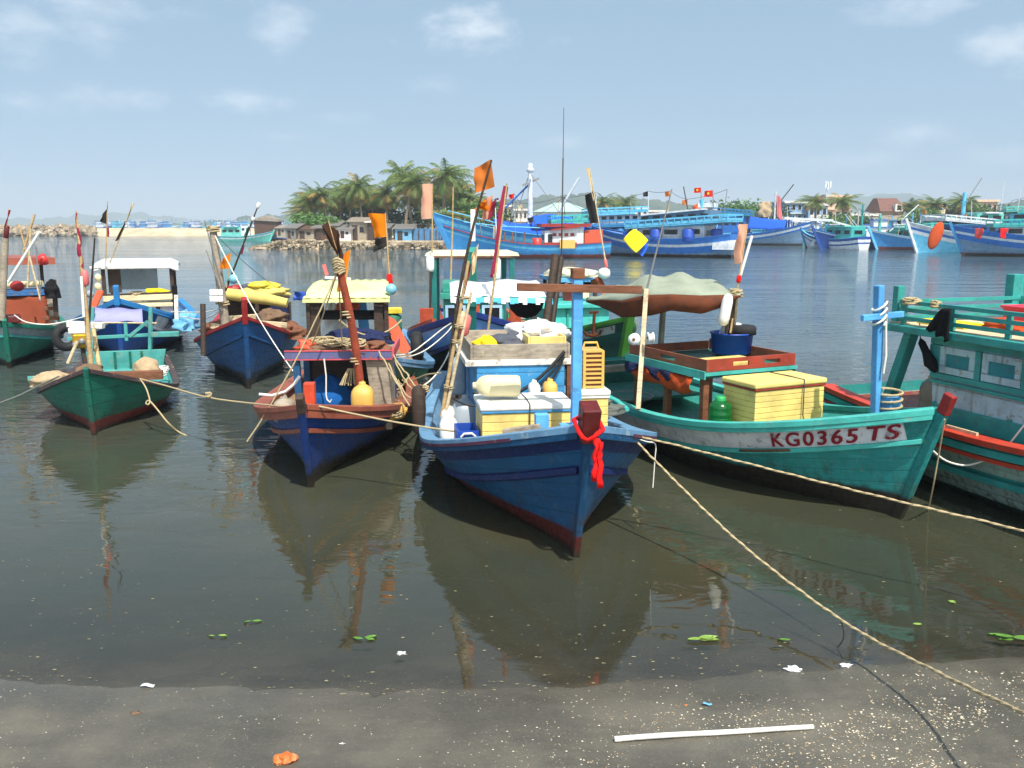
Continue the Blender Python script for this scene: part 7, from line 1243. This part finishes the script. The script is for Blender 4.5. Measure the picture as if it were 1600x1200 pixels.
# ------------------------------------------------------------------ vegetation
def leafmat(key, c, c2):
    t = NT(key); n1 = t.noise(t.coord(), .9, 4, .6); cc = t.mix(t.ramp(n1, .3, .7), lin(c), lin(c2)); t.col(cc); t.rough(.6); tr = t.n('ShaderNodeBsdfTranslucent'); t.l(cc, tr.inputs[0]); mx_ = t.n('ShaderNodeMixShader'); mx_.inputs[0].default_value = .28; t.l(t.b.outputs[0], mx_.inputs[1]); t.l(tr.outputs[0], mx_.inputs[2]); t.l(mx_.outputs[0], t.out.inputs[0]); t.done(key)
leafmat('palm_leaf', (80, 108, 48), (122, 136, 68)); leafmat('palm_dry', (168, 140, 76), (140, 120, 60)); leafmat('bush_leaf', (66, 106, 46), (106, 142, 66)); leafmat('bush_dark', (42, 70, 38), (66, 96, 48)); wood('trunk', (136, 120, 98))
def palm_parts(seed, h, cr):
    g = random.Random(seed); lean = Vector((g.uniform(-.12, .12), g.uniform(-.1, .1), 0)) * h; pts = [Vector((0, 0, 0)) + lean * (i / 8) ** 1.6 + Vector((0, 0, h * i / 8)) for i in range(9)]
    tm = MB().tube(pts, [.2 - .09 * i / 8 for i in range(9)], 8); top = pts[-1]; cm = MB(); nf = 32
    for k in range(nf):
        a = k * 2.399 + g.uniform(-.2, .2); el = lerp(1.35, -.9, (k / nf) ** .85) + g.uniform(-.25, .25); L = cr * g.uniform(.9, 1.3) * (1 if el > -.3 else .8); d = Vector((math.cos(a), math.sin(a), 0)); P = []; p = top.copy(); e = el; n = 10; wnd = Vector((-.05, .02, 0)) * g.uniform(.3, 1.3)
        for i in range(n + 1): P.append(p.copy()); p = p + (d * math.cos(e) + Vector((0, 0, math.sin(e))) + wnd * i) * L / n; e -= .07 + .022 * i
        mi = 1 if (el < -.55 or g.random() < .08) else 0; side = Vector((-d.y, d.x, 0))
        cm.tube([P[0], P[3], P[6], P[10]], [.035, .025, .015, .006], 4, mi, False)
        for i in range(1, n * 4):
            u = i / (n * 4); q = u * n; j = min(n - 1, int(q)); p = P[j].lerp(P[j + 1], q - j); t_ = (P[j + 1] - P[j]).normalized(); ll = L * .3 * math.sin(math.pi * min(1, u * .9 + .12)) + .08; w = .042
            for sg in (-1, 1):
                tip = p + side * sg * ll * .8 + t_ * ll * .45 + Vector((0, 0, -ll * g.uniform(.3, .95))); cm.add([p - t_ * w, p + t_ * w, tip], [(0, 1, 2)], mi)
    cm.sphere(top, .25, 8, 1)
    return tm, cm
PROTO = []
def palm(i, px, ytop, Y, zb, label, cr=3.2, group='coconut palms'):
    p = at(px, 360, Y); h = Zat(ytop, Y) - zb - cr * .35; k = i % 6
    root = empty('palm_tree', (p.x, Y, zb), i * 1.7, label, 'palm tree', group)
    if len(PROTO) <= k: tm, cm = palm_parts(k + 20, 8.0, 3.2); PROTO.append((tm.mesh('trunk', 'trunk'), cm.mesh('crown', ['palm_leaf', 'palm_dry'])))
    s_ = h / 8.0
    for nm, me in zip(('trunk', 'crown'), PROTO[k]):
        o = bpy.data.objects.new(nm, me); col.objects.link(o); o.parent = root
    root.scale = (max(.7, min(1.25, cr / 3.2)),) * 2 + (s_,); 
    return root
PL = [(476, 304, 128, 2.6, 'leftmost short palm on the island'), (494, 297, 131, 2.9, 'second palm from the left end of the island'), (514, 292, 127, 3.0, 'bushy palm third from the left end of the island'), (530, 296, 133, 2.7, 'palm just right of the bushy third palm'), (547, 288, 130, 2.9, 'palm left of the tallest thin palm'), (567, 281, 127, 2.8, 'thin tall palm above the brown shack roofs'), (585, 296, 134, 2.8, 'palm right of the thin tall palm'), (606, 292, 130, 3.0, 'palm left of the biggest palm crown'), (632, 268, 124, 4.2, 'biggest palm crown at the island centre'), (645, 262, 130, 3.6, 'tall palm right behind the biggest palm crown'), (692, 262, 122, 3.6, 'tall palm right of the peach banner'), (716, 292, 127, 3.4, 'palm with an arching frond near the orange rag'), (700, 318, 119, 4.4, 'low broad palm before the blue fence'), (668, 300, 128, 3.2, 'palm behind the peach banner'), (740, 300, 130, 3.2, 'rightmost palm of the island')]
gq = random.Random(17)
for i, (px, yt) in enumerate(((470, 318), (486, 310), (505, 312), (523, 316), (540, 306), (556, 304), (577, 308), (593, 310), (617, 300), (655, 296), (676, 290), (708, 280), (727, 310), (752, 312))): PL.append((px, yt, 135 + gq.uniform(0, 6), gq.uniform(2.8, 3.6), 'palm half hidden in the second row of the island grove'))
for i, (px, yt, Y, cr, lab) in enumerate(PL): palm(i, px, yt, Y, 1.0, lab, cr)
for i, (px, yt, Y, cr, lab) in enumerate(((950, 306, 185, 3.6, 'palm behind the black flag'), (968, 308, 188, 3.4, 'palm right of the palm behind the black flag'), (1273, 305, 182, 3.8, 'palm before the blue and white building'), (1316, 305, 182, 3.6, 'palm before the cream building'), (1421, 312, 182, 3.6, 'palm right of the brown roofed house'), (1462, 308, 182, 3.9, 'palm left of the round green tree on the right'), (1494, 304, 182, 3.9, 'palm near the pale blue mast column'), (1110, 322, 180, 2.4, 'small palm beside the orange heap'))): palm(i + 2, px, yt, Y, 1.3, lab, cr)
def tree(px, ytop, Y, zb, w, label, mat='bush_leaf', seed=0, group='leafy trees on the far shore', name='leafy_tree', n=900, squash=1.0, bare=False):
    g = random.Random(seed); p = at(px, 360, Y); h = Zat(ytop, Y) - zb; T = Thing(name, None, (p.x, Y, zb), label, 'tree', group); b = T.base; m = MB(); hub = b + Vector((0, 0, h * .35)); m.tube([b, hub], [w * .05 + .1, w * .035 + .06], 7); cl = []
    for k in range(11 if not bare else 8):
        a = k * 2.4; rr = w * .5 * math.sqrt((k + .5) / 11); c = b + Vector((rr * math.cos(a), rr * .8 * math.sin(a), h * (.55 + .36 * g.random() * (1 - .5 * rr / (w * .5))) * squash)); cl.append(c); m.tube([hub, hub.lerp(c, .5) + Vector((0, 0, -.1 * h)), c], [w * .025 + .04, .05, .025], 5)
    T.part(m, 'trunk', 'trunk')
    if bare: return T
    m = MB()
    for c in cl:
        R0 = w * .26 * g.uniform(.75, 1.15)
        for i in range(n // 11):
            d = Vector((g.gauss(0, 1), g.gauss(0, 1), g.gauss(0, .75))).normalized() * R0 * g.random() ** .4; q = c + d; s_ = w * .028 + .1; u = Vector((g.gauss(0, 1), g.gauss(0, 1), g.gauss(0, .5))).normalized(); v = u.cross(Vector((g.gauss(0, 1), g.gauss(0, 1), 1))).normalized(); m.add([q - u * s_, q + v * s_ * .6, q + u * s_, q - v * s_ * .6], [(0, 1, 2, 3)], 0)
    T.part(m, 'crown', mat); return T
for k, (px, yt, Y, zb, w, mt, lab) in enumerate(((485, 332, 124, 1, 5.0, 'bush_leaf', 'round green shrub at the left end of the island palms'), (508, 338, 123, 1, 4.0, 'bush_leaf', 'low green shrub behind the left brown shacks'), (560, 320, 136, 1, 6, 'bush_dark', 'dark tree mass behind the middle palms'), (605, 322, 137, 1, 6, 'bush_dark', 'dark tree behind the shack with the pale roof'), (660, 318, 134, 1, 6, 'bush_dark', 'dark tree behind the light blue hut'), (735, 300, 126, 1, 6.5, 'bush_leaf', 'broad leafy tree at the right end of the island'), (765, 318, 130, 1, 6, 'bush_dark', 'dark leafy tree behind the trawler bow'), (1118, 318, 190, 1.3, 9, 'bush_dark', 'dark spreading tree right of the orange heap'), (1145, 313, 188, 1.3, 10, 'bush_leaf', 'wide green tree behind the small dark blue boat'), (1172, 312, 192, 1.3, 9, 'bush_leaf', 'green tree behind the pink furled banner'), (1205, 322, 190, 1.3, 7, 'bush_dark', 'small dark tree left of the blue and white building'), (1308, 336, 178, 1.3, 6, 'bush_leaf', 'bright bush before the cream building'), (1340, 340, 184, 1.3, 6, 'bush_dark', 'dark bush right of the cream building'), (1440, 330, 178, 1.3, 7, 'bush_leaf', 'yellowish bush right of the brown roofed house'), (1478, 322, 186, 1.3, 9, 'bush_dark', 'round green tree between two right palms'), (1510, 318, 186, 1.3, 8, 'bush_leaf', 'olive tree behind the pale blue mast column'), (1545, 326, 186, 1.3, 7, 'bush_dark', 'dark tree before the flat roofed cream house'), (1585, 328, 186, 1.3, 8, 'bush_dark', 'dark tree at the far right edge'))): tree(px, yt, Y, zb, w, lab, mt, k + 40)
tree(1137, 300, 190, 1.3, 5, 'bare branching tree above the wide green trees', seed=77, name='bare_tree', bare=True)
# ------------------------------------------------------------------ island shacks
metal('tin', (150, 146, 140), .5, .7); metal('tin_rust', (112, 88, 74), .7, .9); paint('tin_blue', (112, 176, 214), .35, rust=.4); paint('fence_blue', (70, 124, 170), .4, rust=.3); paint('wall_white', (224, 222, 214), .3, rust=.3); paint('wall_cream', (222, 190, 160), .3, rust=.25); paint('wall_blue', (130, 170, 214), .3, rust=.2); paint('roof_brown', (116, 76, 66), .4); paint('roof_green', (168, 200, 190), .25); paint('roof_grey', (150, 138, 122), .4, rust=.3)
def shack(px0, px1, ytop, ybot, Y, wall, roof, label, slope=.5, door=True, D_=4, name='shack', cat='shack', over=.35, nwin=1):
    a, b_ = at(px0, 360, Y), at(px1, 360, Y); z0 = Zat(ybot, Y); z1 = Zat(ytop, Y); T = Thing(name, None, ((a.x + b_.x) / 2, Y, z0), label, cat); x0, x1 = a.x, b_.x; zz = z1 - slope
    w = T.part(MB().hexa([(x0, Y, z0 - .4), (x1, Y, z0 - .4), (x1, Y + D_, z0 - .4), (x0, Y + D_, z0 - .4), (x0, Y, zz - .02), (x1, Y, zz - .02), (x1, Y + D_, z1 - .02), (x0, Y + D_, z1 - .02)]), 'wall', wall)
    T.part(MB().hexa([(x0 - over, Y - over, zz - .06), (x1 + over, Y - over, zz - .06), (x1 + over, Y + D_ + .2, z1), (x0 - over, Y + D_ + .2, z1), (x0 - over, Y - over, zz + .04), (x1 + over, Y - over, zz + .04), (x1 + over, Y + D_ + .2, z1 + .1), (x0 - over, Y + D_ + .2, z1 + .1)]), 'roof', roof)
    h = zz - z0
    if door: T.part(MB().box((lerp(x0, x1, .3), Y - .01, z0 + h * .4), (min(.9, (x1 - x0) * .3), .06, h * .8)), 'door', 'darkwood')
    for i in range(nwin): T.part(MB().box((lerp(x0, x1, .68 + .0 * i), Y - .01, z0 + h * .58), (min(.8, (x1 - x0) * .22), .06, h * .3)), 'window', 'dark_glass')
    return T
S0 = [(447, 462, 350, 377, 117.5, 'tin', 'tin', 'small grey tin shack at the left end of the island'), (464, 490, 352, 374, 118.5, 'greywood', 'tin_rust', 'low grey plank shack left of the rusty one'), (490, 515, 350, 374, 119, 'tin_rust', 'tin', 'rusty red tin shack among the left shacks'), (514, 528, 346, 374, 120, 'greywood', 'tin', 'narrow plank shack beside the rusty red one'), (529, 548, 352, 372, 118, 'wall_white', 'tin', 'shack hung with white sheets'), (546, 574, 340, 376, 119.5, 'greywood', 'roof_grey', 'largest brown plank shack with a pale sloping roof'), (574, 592, 341, 376, 119, 'darkwood', 'wall_white', 'open dark shack with a white roof behind the orange flag'), (592, 606, 350, 376, 118, 'tin', 'tin', 'grey tin lean-to right of the orange flag'), (617, 643, 351, 377, 117, 'tin_blue', 'tin', 'light blue tin hut on the seawall')]
for px0, px1, yt, yb, Y, w, r_, lab in S0: shack(px0, px1, yt, yb, Y, w, r_, lab)
T = Thing('fence', None, at(645, 377, 118), 'dark blue plank fence right of the light blue hut', 'fence'); xa, xb = at(645, 370, 118).x, at(718, 370, 118).x; m = MB(); x = xa
while x < xb: m.box((x + .22, 118, 1.75 + rnd.uniform(-.06, .06)), (.42, .05, 1.7)); x += .45
T.part(m, 'planks', 'fence_blue'); m = MB()
for i in range(9): m.box((lerp(xa, xb, i / 8), 117.93, 1.6), (.1, .08, 1.5))
T.part(m, 'posts', 'darkwood')
T = Thing('shack', None, at(400, 352, 175), 'old timber boathouse with a pale gable roof behind the aqua boat', 'shack'); xa, xb = at(397, 352, 175).x, at(432, 352, 175).x; z = Zat(344, 175); T.part(MB().box(((xa + xb) / 2, 177, z - 1.3), (xb - xa, 4, 3)), 'wall', 'tin_rust'); T.part(MB().prism([(xa - .4, 174.6, z), (xb + .4, 174.6, z - .3), (xb + .4, 174.6, z), ((xa + xb) / 2, 174.6, z + .9)], (0, 5, 0)), 'roof', 'roof_grey')
for k, (px0, px1, lab) in enumerate(((432, 446, 'low grey hut left of the small tin shack'),)): shack(px0, px1, 352, 368, 172, 'greywood', 'roof_grey', lab)
# ------------------------------------------------------------------ town on the right shore
def building(px0, px1, ytop, Y, floors, wall, label, cols=4, roof='wall_white', D_=10, pane='dark_glass', balcony=None, name='building', zb=1.2):
    a, b_ = at(px0, 350, Y), at(px1, 350, Y); x0, x1 = a.x, b_.x; z1 = Zat(ytop, Y); T = Thing(name, None, ((x0 + x1) / 2, Y, zb), label, 'building'); w = T.part(MB().box(((x0 + x1) / 2, Y + D_ / 2, (zb + z1) / 2), (x1 - x0, D_, z1 - zb)), 'wall', wall); T.part(MB().box(((x0 + x1) / 2, Y + D_ / 2, z1 + .15), (x1 - x0 + .8, D_ + .8, .3)), 'roof', roof); fh = (z1 - zb) / floors
    for f in range(floors):
        zc = zb + fh * (f + .52); T.part(MB().box(((x0 + x1) / 2, Y - .25, zb + fh * (f + 1) - .12), (x1 - x0 + .3, .5, .2)), 'ledge', roof)
        for c in range(cols):
            xc = lerp(x0, x1, (c + .5) / cols); fr_w = T.part(MB().box((xc, Y - .03, zc), ((x1 - x0) / cols * .62, .1, fh * .58)), 'window', roof); T.part(MB().box((xc, Y - .07, zc), ((x1 - x0) / cols * .5, .06, fh * .48)), 'pane', pane, fr_w)
    if balcony is not None: T.part(MB().box(((x0 + x1) / 2, Y - .9, zb + fh * balcony + .5), (x1 - x0, .1, .9)), 'balcony', roof); T.part(MB().box(((x0 + x1) / 2, Y - .5, zb + fh * balcony), (x1 - x0, 1.0, .15)), 'balcony_floor', roof)
    return T
building(1225, 1262, 316, 196, 3, 'wall_blue', 'blue and white two storey building, left block', 4, balcony=1); building(1262, 1292, 320, 194, 2, 'wall_blue', 'right block of the blue building behind a palm', 3, balcony=1); building(1290, 1326, 307, 200, 3, 'wall_cream', 'tall cream building beside the antenna mast', 3, 'wall_cream')
building(1524, 1556, 314, 205, 2, 'wall_cream', 'flat roofed cream house on the right', 4, 'wall_cream'); building(1330, 1372, 336, 190, 1, 'roof_green', 'low pale shed behind the two green masts', 4, 'wall_white')
T = Thing('house', None, at(1394, 352, 192), 'house with a steep brown tiled roof', 'house'); xa, xb = at(1376, 350, 192).x, at(1414, 350, 192).x; z0, z1 = Zat(330, 192), Zat(309, 192); T.part(MB().box(((xa + xb) / 2, 196, (1 + z0) / 2), (xb - xa - .8, 7, z0 - 1)), 'wall', 'wall_cream'); T.part(MB().hexa([(xa - .4, 191.6, z0), (xb + .6, 191.6, z0), (xb + .6, 200.4, z0), (xa - .4, 200.4, z0), (xa, 194.8, z1), (xb - 1, 194.8, z1), (xb - 1, 197, z1), (xa, 197, z1)]), 'roof', 'roof_brown'); d = T.part(MB().box((xb - 1.8, 191.9, z0 + .7), (1.6, 1.4, 1.5)), 'dormer', 'wall_white'); T.part(MB().box((xb - 1.8, 191.18, z0 + .7), (.8, .04, .9)), 'window', 'dark_glass', d)
for k, (px0, px1, yt, yb, Y, w, r_, lab) in enumerate(((1372, 1440, 336, 356, 186, 'roof_grey', 'roof_grey', 'wide grey brown shed roof before the brown roofed house'), (1440, 1500, 342, 358, 184, 'wall_white', 'roof_grey', 'long pale shed behind the sky blue boat'), (1222, 1260, 345, 362, 184, 'fence_blue', 'wall_white', 'low blue fronted quay shed'), (1262, 1300, 346, 362, 183, 'wall_white', 'wall_white', 'low white quay shed right of the blue fronted one'))): shack(px0, px1, yt, yb, Y, w, r_, lab, 1.2, False, 6, 'shed', 'shed', .5, 2 if k else 0)
T = Thing('pavilion', None, at(878, 345, 180), 'pale green hipped roof pavilion behind the tarpaulin boat', 'pavilion'); xa, xb = at(832, 350, 180).x, at(926, 350, 180).x; z0, z1 = Zat(331, 180), Zat(316, 180); T.part(MB().hexa([(xa, 179, z0), (xb, 179, z0), (xb, 188, z0), (xa, 188, z0), (xa + 4.6, 183, z1), (xb - 4.6, 183, z1), (xb - 4.6, 184, z1), (xa + 4.6, 184, z1)]), 'roof', 'roof_green'); T.part(MB().box(((xa + xb) / 2, 183.5, (z0 + 1) / 2), (xb - xa - 2, 7, z0 - 1.1)), 'wall', 'wall_white')
for k, (px0, px1, yt, lab) in enumerate(((752, 776, 326, 'white block among the town houses left of the white mast'), (780, 800, 322, 'taller pale house left of the white mast'), (804, 824, 328, 'low white house beside the white mast'), (928, 950, 320, 'white house right of the green pavilion'), (985, 1012, 326, 'pale house behind the upper decks'), (1014, 1040, 330, 'low white house behind the striped trawler'), (1090, 1112, 330, 'cream house behind the small palm'))): building(px0, px1, yt, 230 + 6 * k, 2, 'wall_white' if k % 2 == 0 else 'wall_cream', lab, 3, 'wall_white' if k % 3 else 'roof_green', 8)
T = Thing('antenna_mast', None, at(1290, 345, 198), 'slim lattice telecom mast with panel antennas beside the cream building', 'mast'); b = T.base; zt = Zat(284, 198); m = MB()
for dx, dy in ((-.25, 0), (.25, 0), (0, .4)): m.tube([b + Vector((dx, dy, -1)), Vector((b.x + dx * .5, b.y + dy * .5, zt))], .07, 5)
for i in range(14): z = lerp(b.z, zt, i / 14); m.bar((b.x - .2, b.y, z), (b.x + .2, b.y, z + .7), .05); m.bar((b.x + .2, b.y, z), (b.x - .2, b.y, z + .7), .05)
T.part(m, 'lattice', 't_white')
for k in range(3): T.part(MB().box((b.x - .5 + .5 * k, b.y - .3, zt - .6 - .3 * (k % 2)), (.3, .2, 1.5)), 'panel', 't_white')
T.part(MB().lathe((b.x - .6, b.y - .3, zt - 5), [(.1, 0), (.5, .12), (.6, .3)], 12, axis=(-.4, -1, 0)), 'dish', 't_white')
solo(heap(MB(), at(1093, 335, 175) + Vector((0, 0, -.6)), 1.6, 1.2, 2.6, seed=500, amp=.6), 'buoy_heap', 'net_orange', None, at(1093, 345, 175), 'orange heap of nets and buoys behind the pale cyan boat', 'nets')
# ------------------------------------------------------------------ haze
HAZE = True
if HAZE:
    mt = bpy.data.materials.new('haze'); mt.use_nodes = True; nt = mt.node_tree; nt.nodes.clear(); o = nt.nodes.new('ShaderNodeOutputMaterial'); v = nt.nodes.new('ShaderNodeVolumePrincipled'); v.inputs['Color'].default_value = (.70, .81, .91, 1); v.inputs['Density'].default_value = .0005; v.inputs['Anisotropy'].default_value = -.1; nt.links.new(v.outputs[0], o.inputs['Volume']); MATS['haze'] = mt
    m = MB(); m.box((0, 5850, 60), (18400, 12500, 138)); tag(m.build('haze', 'haze'), kind='stuff')
